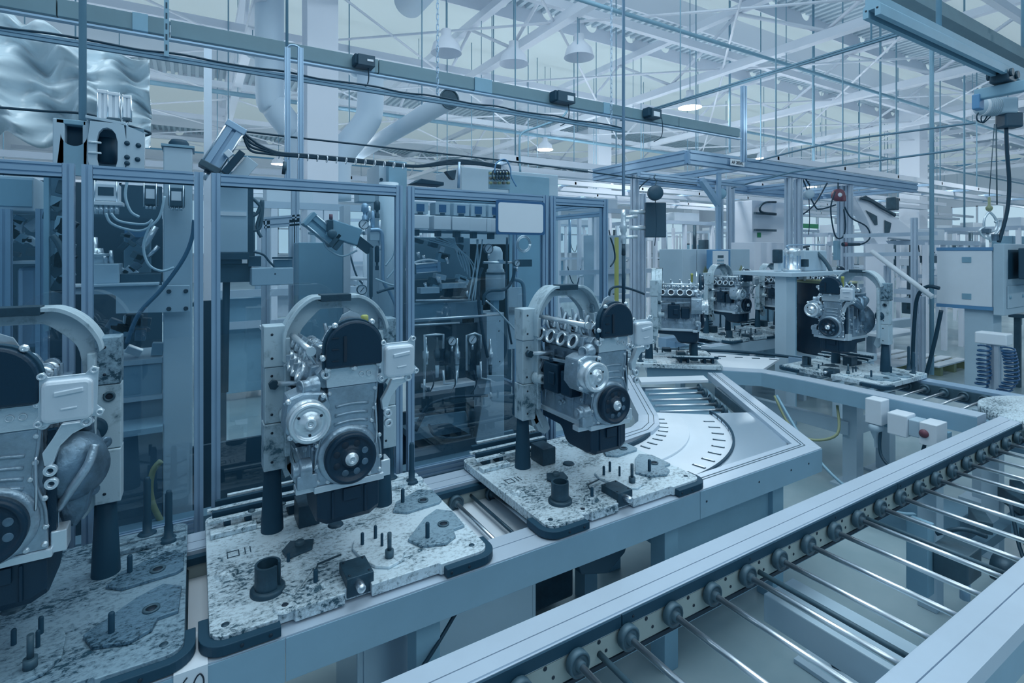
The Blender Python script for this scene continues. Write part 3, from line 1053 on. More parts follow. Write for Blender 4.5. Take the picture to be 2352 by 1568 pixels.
def make_carrier(label):
    t = thing('engine_cradle', label, 'cradle', OC, 'engine cradles on the pallets')
    y0, y1 = 1.95, 1.985
    # arch plate: outer and inner outline
    cx, cz = 0.425, 1.39
    n = 26
    out, inn = [], []
    # start bottom left, up the left side, over the arch, down the right
    out += [V((0.265, y0, 0.97)), V((0.245, y0, 1.05)), V((0.245, y0, 1.16)), V((0.245, y0, 1.28)), V((0.25, y0, 1.38)), V((0.252, y0, 1.47))]
    inn += [V((0.31, y0, 0.99)), V((0.285, y0, 1.08)), V((0.305, y0, 1.17)), V((0.33, y0, 1.28)), V((0.300, y0, 1.37)), V((0.312, y0, 1.46))]
    out += [V((0.272, y0, 1.52)), V((0.305, y0, 1.565)), V((0.345, y0, 1.592)), V((0.38, y0, 1.595)), V((0.47, y0, 1.595)), V((0.515, y0, 1.592)), V((0.56, y0, 1.565)), V((0.595, y0, 1.52))]
    inn += [V((0.332, y0, 1.495)), V((0.355, y0, 1.52)), V((0.375, y0, 1.54)), V((0.39, y0, 1.545)), V((0.46, y0, 1.545)), V((0.48, y0, 1.54)), V((0.505, y0, 1.52)), V((0.53, y0, 1.495))]
    out += [V((0.612, y0, 1.47)), V((0.615, y0, 1.38)), V((0.615, y0, 1.28)), V((0.615, y0, 1.16)), V((0.61, y0, 1.05)), V((0.56, y0, 0.97))]
    inn += [V((0.55, y0, 1.46)), V((0.56, y0, 1.37)), V((0.55, y0, 1.28)), V((0.56, y0, 1.17)), V((0.555, y0, 1.08)), V((0.53, y0, 1.0))]
    def smooth(P):
        r = []
        Q = [P[0]] + P + [P[-1]]
        for i in range(1, len(Q) - 2):
            for k in range(4):
                t = k / 4
                a, b, c, d = Q[i - 1], Q[i], Q[i + 1], Q[i + 2]
                r.append(0.5 * ((2 * b) + (c - a) * t + (2 * a - 5 * b + 4 * c - d) * t * t + (3 * b - a - 3 * c + d) * t ** 3))
        return r + [P[-1]]
    out, inn = smooth(out), smooth(inn)
    pp('arch_plate', M().band(out, inn, (0, y1 - y0, 0), closed=False), CARR, t, O=OC, bev=0.002)
    # raised rim along the outer edge of the arch
    rim_i = [p + (V((cx, y0, 1.3)) - p).normalized() * 0.012 for p in out[16:57]]
    pp('arch_rim', M().band(out[16:57], rim_i, (0, -0.055, 0), closed=False), CARR, t, O=OC, bev=0.0015)
    # handle slot on the crown
    pp('handle_slot', M().box(0.372, 1.893, 1.575, 0.475, 1.947, 1.600), DSTEEL, t, O=OC, bev=0.002)
    # side columns: three blocks each with bolt heads
    for sx, xa, xb in ((0, 0.195, 0.262), (1, 0.588, 0.65)):
        for z0, z1, dy in ((1.36, 1.50, 0.0), (1.17, 1.36, 0.006), (1.012, 1.17, 0.0)):
            o = pp('column_block', M().box(xa + (0.004 if dy else 0), 1.925 + dy, z0 + 0.001, xb, 1.995 - dy, z1 - 0.001), WORND if (sx == 1 and z0 > 1.3) else CARR, t, O=OC, bev=0.003)
            m = M()
            for zz in (z0 + 0.03, z1 - 0.03):
                hole(m, V(((xa + xb) / 2 - 0.008, 1.925 + dy, zz)) - OC, (0, -1, 0), 0.0045)
            part('screw', m, INK, o)
        pp('column_web', M().box(xb - 0.006 if sx == 0 else xa - 0.014, 1.90, 1.06, xb + 0.014 if sx == 0 else xa + 0.006, 1.95, 1.46), CARR, t, O=OC, bev=0.004)
    pp('bushing', M().ring((0.622, 1.93, 1.325), (0, -1, 0), 0.015, 0.009, 0.006, 18), SLATE, t, O=OC)
    pp('bushing_bore', M().lathe((0.622, 1.929, 1.325), (0, -1, 0), [(0.009, 0), (0, 0.0005)], 14), INK, t, O=OC)
    pp('guide_roller', M().lathe((0.585, 1.945, 1.235), (0, -1, 0), [(0.034, 0), (0.034, 0.018), (0.028, 0.021), (0.010, 0.021), (0.010, 0.026), (0, 0.026)], 26), RUBBER, t, O=OC)
    pp('roller_collar', M().ring((0.585, 1.945, 1.235), (0, -1, 0), 0.041, 0.035, 0.012, 26), CARR, t, O=OC)
    # lower lobe, pivot shaft and its bearing
    lb = [V((x, y0, z)) for x, z in ((0.262, 1.12), (0.30, 1.05), (0.345, 0.985), (0.36, 0.945), (0.33, 0.925), (0.295, 0.945), (0.268, 1.0))]
    pp('lower_lobe', M().prism(lb, (0, 0.035, 0)), CARR, t, O=OC, bev=0.003)
    pp('lobe_rib', M().tube([(0.275, 1.947, 1.13), (0.282, 1.947, 1.04), (0.315, 1.947, 0.96)], 0.006, 8), CARR, t, O=OC)
    pp('bearing', M().lathe((0.27, 1.925, 1.195), (0, -1, 0), [(0.030, 0), (0.030, 0.02), (0.02, 0.024), (0.02, 0.05), (0.010, 0.05), (0.010, 0.03), (0, 0.03)], 22), CARR, t, O=OC)
    pp('clamp_rod', M().cyl((0.225, 1.92, 1.305), (0.34, 1.86, 1.31), 0.009, n=12), MACHN, t, O=OC)
    pp('clamp_nut', M().cyl((0.224, 1.925, 1.304), (0.224, 1.905, 1.304), 0.016, n=6), DSTEEL, t, O=OC)
    pp('flywheel_disc', M().lathe((0.42, 1.948, 1.20), (0, -1, 0), [(0.125, 0), (0.125, 0.02), (0.11, 0.024), (0.05, 0.024), (0.045, 0.035), (0, 0.035)], 40), CASTD, t, O=OC)
    return t


OE = V((0.40, 1.78, 0.94))


def bolt(m, x, y, z, r=0.006, h=0.006, ax=(0, -1, 0)):
    c = V((x, y, z))
    a = V(ax)
    m.lathe(c, a, [(r * 1.35, 0), (r * 1.35, h * 0.35), (r, h * 0.4), (r, h), (r * 0.6, h * 1.05), (0, h * 0.8)], 8)


def make_engine(label):
    t = thing('car_engine', label, 'engine', OE, 'car engines on the conveyors')
    E_ = lambda name, m, mt, **k: pp(name, m, mt, t, O=OE, **k)
    yf = 1.585
    # crankcase and cylinder block
    m = M().prism([V((x, 1.61, z)) for x, z in ((0.315, 1.345), (0.475, 1.345), (0.478, 1.25), (0.485, 1.12), (0.49, 1.068), (0.30, 1.068), (0.302, 1.12), (0.318, 1.2))], (0, 0.325, 0))
    E_('engine_block', m, CAST, bev=0.004)
    # webs and bosses on the two long sides
    w = M()
    for i in range(5):
        y = 1.64 + 0.066 * i
        w.box(0.300, y, 1.09, 0.318, y + 0.008, 1.33)
        w.box(0.476, y, 1.09, 0.498, y + 0.008, 1.32)
    for z in (1.13, 1.22, 1.30):
        w.box(0.304, 1.63, z, 0.318, 1.93, z + 0.007)
        w.box(0.478, 1.63, z, 0.494, 1.93, z + 0.007)
    w.box(0.308, 1.66, 1.23, 0.316, 1.90, 1.28)
    E_('block_ribs', w, CAST, bev=0.002)
    b_ = M()
    rs = random.Random(3)
    for i in range(12):
        y = 1.65 + 0.024 * i
        z = 1.10 + rs.random() * 0.2
        b_.lathe((0.478, y, z), (1, 0, 0), [(0.012, 0), (0.010, 0.02), (0.005, 0.021), (0.005, 0.012), (0, 0.012)], 10)
        b_.lathe((0.316, y, z + 0.01), (-1, 0, 0), [(0.012, 0), (0.010, 0.02), (0.005, 0.021), (0.005, 0.012), (0, 0.012)], 10)
    E_('side_bosses', b_, CAST)
    # front timing case
    fc = [(0.330, 1.352), (0.474, 1.352), (0.470, 1.30), (0.462, 1.25), (0.470, 1.21), (0.482, 1.17), (0.486, 1.12), (0.488, 1.072), (0.295, 1.072), (0.293, 1.12), (0.300, 1.17), (0.315, 1.22), (0.330, 1.27)]
    E_('timing_case', M().prism([V((x, yf, z)) for x, z in fc], (0, 0.03, 0)), CAST, bev=0.004)
    rb = M()
    for z, x0, x1, s_ in ((1.300, 0.352, 0.448, 0.010), (1.272, 0.350, 0.446, 0.012), (1.246, 0.348, 0.446, 0.014), (1.222, 0.344, 0.446, 0.018)):
        P = [V((x0 + (x1 - x0) * i / 8, yf - 0.001, z - 0.012 + s_ * math.sin(PI * (0.2 + 0.6 * i / 8)))) for i in range(9)]
        rb.tube(P, 0.0048, 6, spline=False)
    rb.tube([(x, yf, z) for x, z in fc[:7]][1:7], 0.004, 6)
    rb.tube([(x, yf, z) for x, z in fc[9:]], 0.004, 6)
    E_('timing_case_ribs', rb, CAST)
    E_('crank_housing', M().lathe((0.388, yf, 1.149), (0, -1, 0), [(0.088, 0), (0.086, 0.008), (0.076, 0.012), (0.0, 0.012)], 36), CAST)
    bo = M()
    for x, z in ((0.335, 1.335), (0.468, 1.335), (0.33, 1.285), (0.466, 1.275), (0.318, 1.235), (0.458, 1.238), (0.300, 1.19), (0.482, 1.19), (0.298, 1.13), (0.484, 1.125), (0.302, 1.085), (0.33, 1.08), (0.45, 1.08), (0.482, 1.085)):
        bolt(bo, x, yf, z, 0.005, 0.006)
    E_('case_bolts', bo, MACHN)
    # crank pulley
    pu = E_('crank_pulley', M().lathe((0.388, 1.572, 1.149), (0, -1, 0), [(0.03, 0), (0.066, 0.0), (0.073, 0.003), (0.073, 0.028), (0.069, 0.031), (0.063, 0.031), (0.060, 0.024), (0.026, 0.024), (0.026, 0.030), (0, 0.030)], 48), BLACK, label='black crank pulley with round holes')
    hm, hd = M(), M()
    for i in range(8):
        a = 2 * PI * (i + 0.5) / 8
        c = V((0.388 + 0.0435 * math.cos(a), 1.572 - 0.0242, 1.149 + 0.0435 * math.sin(a))) - OE
        (hm if i in (6, 7, 0, 5) else hd).lathe(c, (0, -1, 0), [(0.0098, 0), (0.009, 0.0006), (0, 0.0006)], 14)
    part('pulley_hole', hm, CASTD, pu)
    part('pulley_hole', hd, INK, pu)
    part('hub_bolt', M().lathe(V((0.388, 1.543, 1.149)) - OE, (0, -1, 0), [(0.019, 0), (0.019, 0.006), (0.012, 0.007), (0.012, 0.014), (0.007, 0.014), (0.007, 0.010), (0, 0.010)], 20), MACHN, pu)
    # cylinder head
    hp = [(0.318, 1.350), (0.476, 1.350), (0.480, 1.375), (0.482, 1.412), (0.318, 1.412), (0.300, 1.395), (0.300, 1.365)]
    E_('cylinder_head', M().prism([V((x, 1.595, z)) for x, z in hp], (0, 0.35, 0)), CAST, bev=0.003)
    E_('head_front', M().prism([V((x, 1.575, z)) for x, z in ((0.325, 1.354), (0.476, 1.354), (0.478, 1.412), (0.322, 1.412))], (0, 0.025, 0)), MACHN, bev=0.003)
    E_('head_gasket', M().box(0.312, 1.60, 1.3455, 0.482, 1.94, 1.3495), DSTEEL)
    fb = M()
    for x, z in ((0.322, 1.395), (0.312, 1.330), (0.482, 1.365)):
        fb.ring((x, 1.585, z), (0, -1, 0), 0.013, 0.006, 0.02, 16)
        fb.lathe((x, 1.584, z), (0, -1, 0), [(0.006, 0), (0, 0.0)], 10)
    fb.ring((0.425, 1.574, 1.385), (0, -1, 0), 0.008, 0.006, 0.003, 14)
    fb.ring((0.447, 1.574, 1.385), (0, -1, 0), 0.008, 0.006, 0.003, 14)
    E_('mounting_lugs', fb, MACHN)
    # black cam drive cover, D shaped
    cc = [V((0.318, 1.545, 1.415)), V((0.480, 1.545, 1.415))] + [V((0.399 + 0.081 * math.cos(a), 1.545, 1.470 + 0.078 * math.sin(a))) for a in [PI * i / 16 for i in range(17)]]
    flange = [V((0.399 + (p.x - 0.399) * 1.07, 1.562, 1.475 + (p.z - 1.475) * 1.07)) for p in cc]
    E_('cover_flange', M().prism(flange, (0, 0.02, 0)), RUBBER, bev=0.002)
    cv_ = E_('cam_cover', M().prism(cc, (0, 0.03, 0)), BLACK, bev=0.007, label='black D-shaped cam drive cover')
    m = M().box(0.366, 1.5405, 1.432, 0.374, 1.5455, 1.505)
    for z in (1.435, 1.468, 1.50):
        m.box(0.333, 1.542, z, 0.352, 1.5455, z + 0.003)
    m.xf(Matrix.Translation(-OE))
    part('cover_rib', m, INK, cv_)
    bo = M()
    for x, z in ((0.325, 1.41), (0.40, 1.408), (0.475, 1.412), (0.312, 1.445), (0.487, 1.45), (0.345, 1.535), (0.452, 1.54)):
        bolt(bo, x, 1.562, z, 0.007, 0.010)
    E_('cover_bolts', bo, MACHN)
    # cam carrier with shafts, caps and springs on top of the head
    tp = M()
    for x in (0.345, 0.435):
        tp.cyl((x, 1.60, 1.432), (x, 1.94, 1.432), 0.012, n=12)
    for i in range(5):
        y = 1.625 + 0.074 * i
        for x in (0.345, 0.435):
            tp.box(x - 0.024, y - 0.008, 1.412, x + 0.024, y + 0.008, 1.442)
            tp.cyl((x, y - 0.008, 1.438), (x, y + 0.008, 1.438), 0.02, n=12)
    E_('cam_caps', tp, CAST, bev=0.001)
    tl = M()
    for i in range(8):
        y = 1.645 + 0.037 * i
        for k_, x in enumerate((0.345, 0.435)):
            a = rs.random() * 6
            tl.lathe((x, y - 0.006, 1.432), (0, 1, 0), [(0, 0), (0.019, 0), (0.019, 0.012), (0, 0.012)], 12)
            tl.cb((x + 0.014 * math.cos(a), y, 1.432 + 0.014 * abs(math.sin(a))), (0.018, 0.012, 0.018), ry=a)
    E_('cam_lobes', tl, MACHN)
    ri = M()
    for i in range(4):
        y = 1.645 + 0.078 * i
        ri.tube([(0.375, y, 1.44), (0.40, y + 0.01, 1.475), (0.42, y + 0.02, 1.44)], 0.008, 6)
        ri.cyl((0.40, y + 0.02, 1.43), (0.385, y + 0.02, 1.50), 0.009, 0.006, n=8)
        ri.cb((0.31, y + 0.01, 1.455), (0.035, 0.02, 0.02), ry=0.6)
    E_('rocker_bridges', ri, CAST, bev=0.001)
    # lifting eye
    ly = [V((0.350, 1.60, 1.42)), V((0.45, 1.60, 1.42)), V((0.44, 1.60, 1.53)), V((0.425, 1.60, 1.56)), V((0.40, 1.60, 1.572)), V((0.375, 1.60, 1.56)), V((0.36, 1.60, 1.53))]
    li = [V((0.392, 1.60, 1.525)), V((0.408, 1.60, 1.525)), V((0.413, 1.60, 1.53)), V((0.413, 1.60, 1.54)), V((0.40, 1.60, 1.552)), V((0.387, 1.60, 1.54)), V((0.388, 1.60, 1.53))]
    E_('lifting_eye', M().band(ly, li, (0, 0.006, 0)), MACHN)
    # fuel rail and injectors on the intake side
    E_('fuel_rail', M().cyl((0.285, 1.60, 1.462), (0.285, 1.93, 1.462), 0.0095, n=12).cyl((0.285, 1.60, 1.462), (0.285, 1.588, 1.462), 0.014, n=10), MACHN)
    for i in range(4):
        y = 1.655 + 0.076 * i
        E_('injector', M().cyl((0.287, y, 1.458), (0.312, y + 0.005, 1.405), 0.007, 0.005, n=8).cyl((0.287, y, 1.462), (0.275, y, 1.43), 0.006, n=8), MACHN)
        ax = V((-0.85, 0, 0.35)).normalized()
        c = V((0.276, y + 0.012, 1.388))
        po = E_('intake_port', M().lathe(c - ax * 0.02, ax, [(0.018, 0), (0.026, 0.022), (0.030, 0.024), (0.030, 0.034), (0.0215, 0.034), (0.0205, 0.02)], 22), MACHN)
        part('port_opening', M().lathe(c + ax * 0.004 - OE, ax, [(0.0215, 0), (0, 0)], 18), INK, po, label='dark open bore')
        E_('port_lug', M().cb(c + V((-0.012, 0.034, 0.012)), (0.018, 0.014, 0.02)), CAST)
    E_('port_flange', M().prism([V((x, 1.625, z)) for x, z in ((0.300, 1.352), (0.282, 1.372), (0.292, 1.41), (0.316, 1.412), (0.316, 1.35))], (0, 0.31, 0)), CAST, bev=0.003)
    # exhaust side: manifold casting, heat shield, pipe stubs
    mf = M()
    for i in range(4):
        y = 1.65 + 0.076 * i
        mf.tube([(0.478, y, 1.375), (0.515, y, 1.36), (0.53, 1.76, 1.29), (0.53, 1.77, 1.20)], 0.019, 10)
        mf.cb((0.486, y, 1.378), (0.012, 0.055, 0.05))
    E_('exhaust_manifold', mf, CASTD)
    E_('gearbox_bell', M().lathe((0.42, 1.94, 1.19), (0, -1, 0), [(0.13, 0), (0.13, 0.012), (0.105, 0.05), (0.09, 0.07), (0, 0.07)], 28), CASTD)
    # water pump on the left shoulder
    wp = (0.270, 1.278)
    h_ = [V((wp[0] + a, 1.565, wp[1] + b)) for a, b in ((-0.055, 0.02), (-0.05, 0.062), (-0.01, 0.075), (0.05, 0.068), (0.064, 0.03), (0.055, -0.04), (0.02, -0.07), (-0.03, -0.065), (-0.058, -0.03))]
    E_('pump_housing', M().prism(h_, (0, 0.09, 0)), CAST, bev=0.006)
    E_('water_pump', M().lathe((wp[0], 1.57, wp[1]), (0, -1, 0), [(0.056, 0), (0.056, 0.02), (0.052, 0.024), (0.052, 0.036), (0.056, 0.040), (0.056, 0.052), (0.050, 0.055), (0.045, 0.055), (0.043, 0.048), (0.030, 0.048), (0.026, 0.054), (0.016, 0.056), (0.016, 0.062), (0.007, 0.062), (0.007, 0.057), (0, 0.057)], 36), MACHN)
    m = M()
    for a in (0.5, 2.6, 4.7):
        hole(m, (wp[0] + 0.034 * math.cos(a), 1.522, wp[1] + 0.034 * math.sin(a)), (0, -1, 0), 0.004)
    E_('pump_screw_holes', m, INK)
    bo = M()
    for a, b in ((-0.05, 0.055), (0.045, 0.06), (-0.045, -0.045), (0.055, 0.0), (0.02, -0.06)):
        bolt(bo, wp[0] + a, 1.565, wp[1] + b, 0.006, 0.012)
    E_('pump_bolts', bo, MACHN)
    # belt tensioner arms joining pump and head
    E_('bracket_arms', M().sweep([(-0.004, -0.006), (0.004, -0.006), (0.004, 0.006), (-0.004, 0.006)], (0.215, 1.60, 1.315), (0.335, 1.60, 1.385)).sweep([(-0.004, -0.006), (0.004, -0.006), (0.004, 0.006), (-0.004, 0.006)], (0.235, 1.62, 1.225), (0.325, 1.60, 1.185)).sweep([(-0.004, -0.006), (0.004, -0.006), (0.004, 0.006), (-0.004, 0.006)], (0.25, 1.66, 1.31), (0.27, 1.90, 1.29)).sweep([(-0.004, -0.006), (0.004, -0.006), (0.004, 0.006), (-0.004, 0.006)], (0.31, 1.90, 1.32), (0.27, 1.90, 1.24)), CAST, bev=0.001)
    E_('thermostat_neck', M().lathe((0.30, 1.60, 1.362), (-1, -0.3, 0), [(0.028, 0), (0.026, 0.02), (0.020, 0.024), (0.020, 0.045), (0.023, 0.048), (0.018, 0.05), (0, 0.03)], 20), CAST)
    # black oil cooler and filter housing on the intake side
    E_('oil_cooler', M().box(0.255, 1.665, 1.165, 0.312, 1.735, 1.265), BLACK, bev=0.008, label='black oil cooler housing')
    E_('filter_housing', M().box(0.248, 1.745, 1.165, 0.312, 1.845, 1.285).cyl((0.27, 1.80, 1.285), (0.27, 1.80, 1.305), 0.02, n=14).box(0.24, 1.76, 1.20, 0.25, 1.80, 1.25), BLACK, bev=0.008, label='black filter housing')
    E_('alternator_foot', M().lathe((0.285, 1.60, 1.125), (-1, 0, 0), [(0.03, 0), (0.03, 0.03), (0.022, 0.034), (0.022, 0.05), (0.012, 0.05), (0, 0.04)], 18).box(0.245, 1.575, 1.075, 0.30, 1.60, 1.115), CAST, bev=0.003)
    # lower ladder frame flange
    E_('sump_flange', M().box(0.292, 1.582, 1.052, 0.496, 1.94, 1.072).cb((0.27, 1.62, 1.062), (0.05, 0.04, 0.02)).cb((0.505, 1.62, 1.08), (0.03, 0.05, 0.05)), MACHN, bev=0.003)
    # oil pan: shallow at the back, deep in front, rounded bottom
    side = [(1.592, 1.052), (1.592, 0.965), (1.600, 0.950), (1.620, 0.942), (1.735, 0.942), (1.760, 0.955), (1.785, 1.000), (1.80, 1.012), (1.93, 1.018), (1.935, 1.052)]
    pan = M()
    sec = []
    for j, (x, s_) in enumerate(((0.302, 0.93), (0.312, 0.98), (0.330, 1.0), (0.455, 1.0), (0.474, 0.98), (0.484, 0.93))):
        row = []
        for (y, z) in side:
            row.append(V((x, 1.765 + (y - 1.765) * (0.975 if s_ < 1 else 1.0), 1.052 - (1.052 - z) * (s_ if s_ == 1.0 else s_ * 0.93))))
        sec.append(row)
    n = len(side)
    vs = [p for r in sec for p in r]
    pan.add(vs, [(i * n + j, i * n + j + 1, (i + 1) * n + j + 1, (i + 1) * n + j) for i in range(5) for j in range(n - 1)])
    pan.add(vs, [tuple(range(n)), tuple(range(5 * n, 6 * n)), tuple([i * n for i in range(6)] + [i * n + n - 1 for i in range(5, -1, -1)])])
    E_('oil_pan', pan, BLACK, bev=0.004, label='black pressed oil pan')
    m = M()
    for x in (0.345, 0.44):
        m.cyl((x, 1.590, 1.045), (x, 1.590, 0.965), 0.004, n=8)
    m.cb((0.40, 1.588, 1.03), (0.05, 0.008, 0.035))
    E_('oil_pan_ribs', m, BLACK, bev=0.001)
    # silver bell cover held on the right by a forked bracket
    O2 = (0.53, 1.53, 1.418)
    # gasket plate
    pts = [(-0.056, 0.062), (-0.043, 0.067), (-0.036, 0.055), (0.030, 0.056), (0.043, 0.072), (0.056, 0.066), (0.054, 0.050), (0.052, -0.02), (0.066, -0.035), (0.060, -0.048), (0.045, -0.045), (-0.035, -0.052), (-0.05, -0.058), (-0.062, -0.046), (-0.052, -0.03)]
    E_('cover_plate', M().prism([V((O2[0] + a, O2[1] + 0.02, O2[2] + b)) for a, b in pts], (0, 0.005, 0)), MACHN, bev=0.001)
    cvp = [V((O2[0] + a, O2[1], O2[2] + b)) for a, b in [(q.x, q.y) for q in rrect(-0.046, -0.046, 0.046, 0.048, 0.014, 0)]]
    cv2 = E_('bell_cover', M().prism(cvp, (0, 0.022, 0)), mat('bright_cast_cover', (0.62, 0.72, 0.80), 0.4, 0.3, bump=0.2, bscale=60), bev=0.008, label='bright square ribbed cover')
    m = M().cb(V((O2[0] + 0.004, O2[1] - 0.002, O2[2] + 0.022)) - OE, (0.052, 0.008, 0.010), ry=-0.12)
    m.cb(V((O2[0] + 0.004, O2[1] - 0.002, O2[2] - 0.015)) - OE, (0.03, 0.004, 0.005), ry=-0.08)
    part('cover_rib', m, MATS['bright_cast_cover'], cv2, bev=0.002)
    bo = M()
    for a, b in ((-0.047, 0.058), (0.047, 0.063), (0.057, -0.037), (-0.052, -0.048)):
        bo.ring((O2[0] + a, O2[1] + 0.02, O2[2] + b), (0, -1, 0), 0.008, 0.004, 0.006, 14)
    E_('cover_eyelets', bo, MACHN)
    E_('cover_bracket', M().prism([V((x, 1.56, z)) for x, z in ((0.565, 1.368), (0.55, 1.36), (0.515, 1.36), (0.50, 1.33), (0.482, 1.30), (0.486, 1.27), (0.50, 1.27), (0.512, 1.31), (0.535, 1.335), (0.575, 1.355))], (0, 0.02, 0)).ring((0.562, 1.56, 1.362), (0, -1, 0), 0.012, 0.006, 0.012, 14).ring((0.498, 1.56, 1.262), (0, -1, 0), 0.013, 0.006, 0.014, 14).ring((0.500, 1.56, 1.232), (0, -1, 0), 0.013, 0.006, 0.014, 14), MACHN, bev=0.002)
    E_('gasket_strip', M().box(0.484, 1.60, 1.09, 0.50, 1.62, 1.34), BLACK)
    E_('dip_tube', M().tube([(0.468, 1.578, 1.29), (0.470, 1.572, 1.22), (0.468, 1.575, 1.17)], 0.003, 6), CHROME)
    E_('filler_cap', M().lathe((0.452, 1.64, 1.53), (0, 0, 1), [(0.009, -0.06), (0.010, 0.0), (0.012, 0.004), (0.012, 0.018), (0.008, 0.022), (0, 0.022)], 14), YEL, label='yellow plastic cap')
    return t


for n_ in ('side_bosses', 'case_bolts', 'mounting_lugs', 'cover_bolts', 'pump_bolts', 'block_ribs', 'pump_screw_holes', 'cover_eyelets', 'cam_lobes', 'rocker_bridges', 'oil_pan_ribs'):
    pass
P_LAB = ['dark scuffed pallet cut off by the left edge of the frame', 'scuffed pallet under the middle foreground engine', 'pale scuffed pallet under the engine nearest the corner conveyor',
         'pallet on the cross conveyor in front of the black barrel', 'pallet on the far curve just behind the corner engine']
pal = make_pallet(P_LAB[1], WORN, WORN)
pal0 = make_pallet(P_LAB[0], WORND, WORND)
pal0.location = OP + V((-0.838, 0, 0))
car = make_carrier('chipped pale cradle arching over the middle foreground engine')
eng = make_engine('silver engine with black cover on the middle foreground pallet')
E_LAB = ['silver engine cut off by the left edge of the frame', 'silver engine beside the corner conveyor showing its four dark intake ports']
C_LAB = ['chipped pale cradle at the left edge of the frame', 'chipped pale cradle behind the engine beside the corner conveyor']
for i, dx in enumerate((-0.838, 1.02)):
    if i == 1:
        dup(pal, OP + V((dx, 0, 0)), label=P_LAB[2])
    dup(car, OC + V((dx, 0, 0)), label=C_LAB[i])
    dup(eng, OE + V((dx + (0.06 if i == 0 else 0), 0, -0.006 if i == 0 else 0)), label=E_LAB[i])


for o_ in list(COL.objects):
    if o_.parent and o_.name.split('.')[0] in ('side_bosses', 'case_bolts', 'mounting_lugs', 'cover_bolts', 'pump_bolts', 'block_ribs', 'pump_screw_holes', 'cover_eyelets', 'cam_lobes', 'rocker_bridges', 'oil_pan_ribs', 'timing_case_ribs', 'screw', 'pulley_hole', 'engraved_mark', 'cam_caps', 'bracket_arms', 'exhaust_manifold', 'cover_rib'):
        o_['kind'] = 'stuff'
# the cut-off engine shows its domed gear casting on the right flank
e0 = [o for o in COL.objects if o.get('label') == E_LAB[0]][0]
Oe = e0.location.copy()
dc = ony(175, 1075, 1.66)
ax = V((0.62, -0.78, 0.05)).normalized()
m = M().lathe(dc - ax * 0.03, ax, [(0.082, 0), (0.086, 0.012), (0.076, 0.03), (0.066, 0.052), (0.040, 0.066), (0.020, 0.07), (0, 0.07)], 30)
for a_ in (0.3, 1.5, 2.9, 4.2, 5.3):
    u_ = ax.orthogonal().normalized()
    w_ = ax.cross(u_)
    q_ = dc + (u_ * math.cos(a_) + w_ * math.sin(a_)) * 0.088 - ax * 0.028
    m.lathe(q_, ax, [(0.014, 0), (0.014, 0.014), (0.006, 0.015), (0, 0.012)], 12)
m.xf(Matrix.Translation(-Oe))
part('gear_casting', m, CASTD, e0, bev=0.002)
for o_ in list(e0.children):
    if o_.name.startswith('filler_cap'):
        bpy.data.objects.remove(o_)
m = M().tube([dc + V((-0.03, -0.03, -0.08)), dc + V((0.0, -0.05, -0.03)), dc + V((0.03, -0.045, 0.02)), dc + V((0.04, -0.03, 0.06))], 0.010, 8)
m.xf(Matrix.Translation(-Oe))
part('casting_rib', m, CAST, e0)
m = M().prism([ony(110, 1105, 1.64), ony(215, 1110, 1.64), ony(200, 1175, 1.66), ony(170, 1215, 1.66), ony(140, 1200, 1.66)], (0.0, 0.06, 0))
m.xf(Matrix.Translation(-Oe))
part('lower_casting', m, CASTD, e0, bev=0.008)


def station(pos, rz, labs, which=('p', 'c', 'e')):
    """a whole pallet station turned by rz about the pallet centre, pallet centre at pos (z of the pallet underside)"""
    R_ = Matrix.Rotation(rz, 4, 'Z')
    for key, src, O in (('p', pal, OP), ('c', car, OC), ('e', eng, OE)):
        if key in which:
            p = V(pos) + R_ @ (O - OP)
            dup(src, p, rz, label=labs[key])


station((4.58, 2.235, 0.755), -PI / 2, dict(p=P_LAB[3], c='cradle behind the engine on the cross conveyor', e='silver engine in front of the black oil barrel'))
station((3.70, 3.36, 0.755), math.radians(140), dict(p=P_LAB[4], c='cradle behind the engine with the wide black pan', e='engine with a row of ports behind the corner engine'), which=('p',))
# ================================================================ GUARD FENCE
class G:
    """a thing with parts given in world coordinates"""

    def __init__(s, name, label, cat, org, group=None):
        s.O = V(org)
        s.t = thing(name, label, cat, s.O, group)

    def add(s, name, m, mt, par=None, **k):
        m.xf(Matrix.Translation(-s.O))
        return part(name, m, mt, par or s.t, **k)


def py_box(px0, py0, px1, py1, Y, dep):
    """box whose front face lies on the plane y=Y behind the given picture rectangle"""
    a, b = ony(px0, py0, Y), ony(px1, py0, Y)
    c = ony((px0 + px1) / 2, py1, Y)
    zt = ony((px0 + px1) / 2, py0, Y).z
    return M().box(a.x, Y, c.z, b.x, Y + dep, zt)


def bar3(a, b, w, h=None, up=(0, 0, 1)):
    h = h or w
    return M().sweep([(-w / 2, -h / 2), (w / 2, -h / 2), (w / 2, h / 2), (-w / 2, h / 2)], a, b, up)


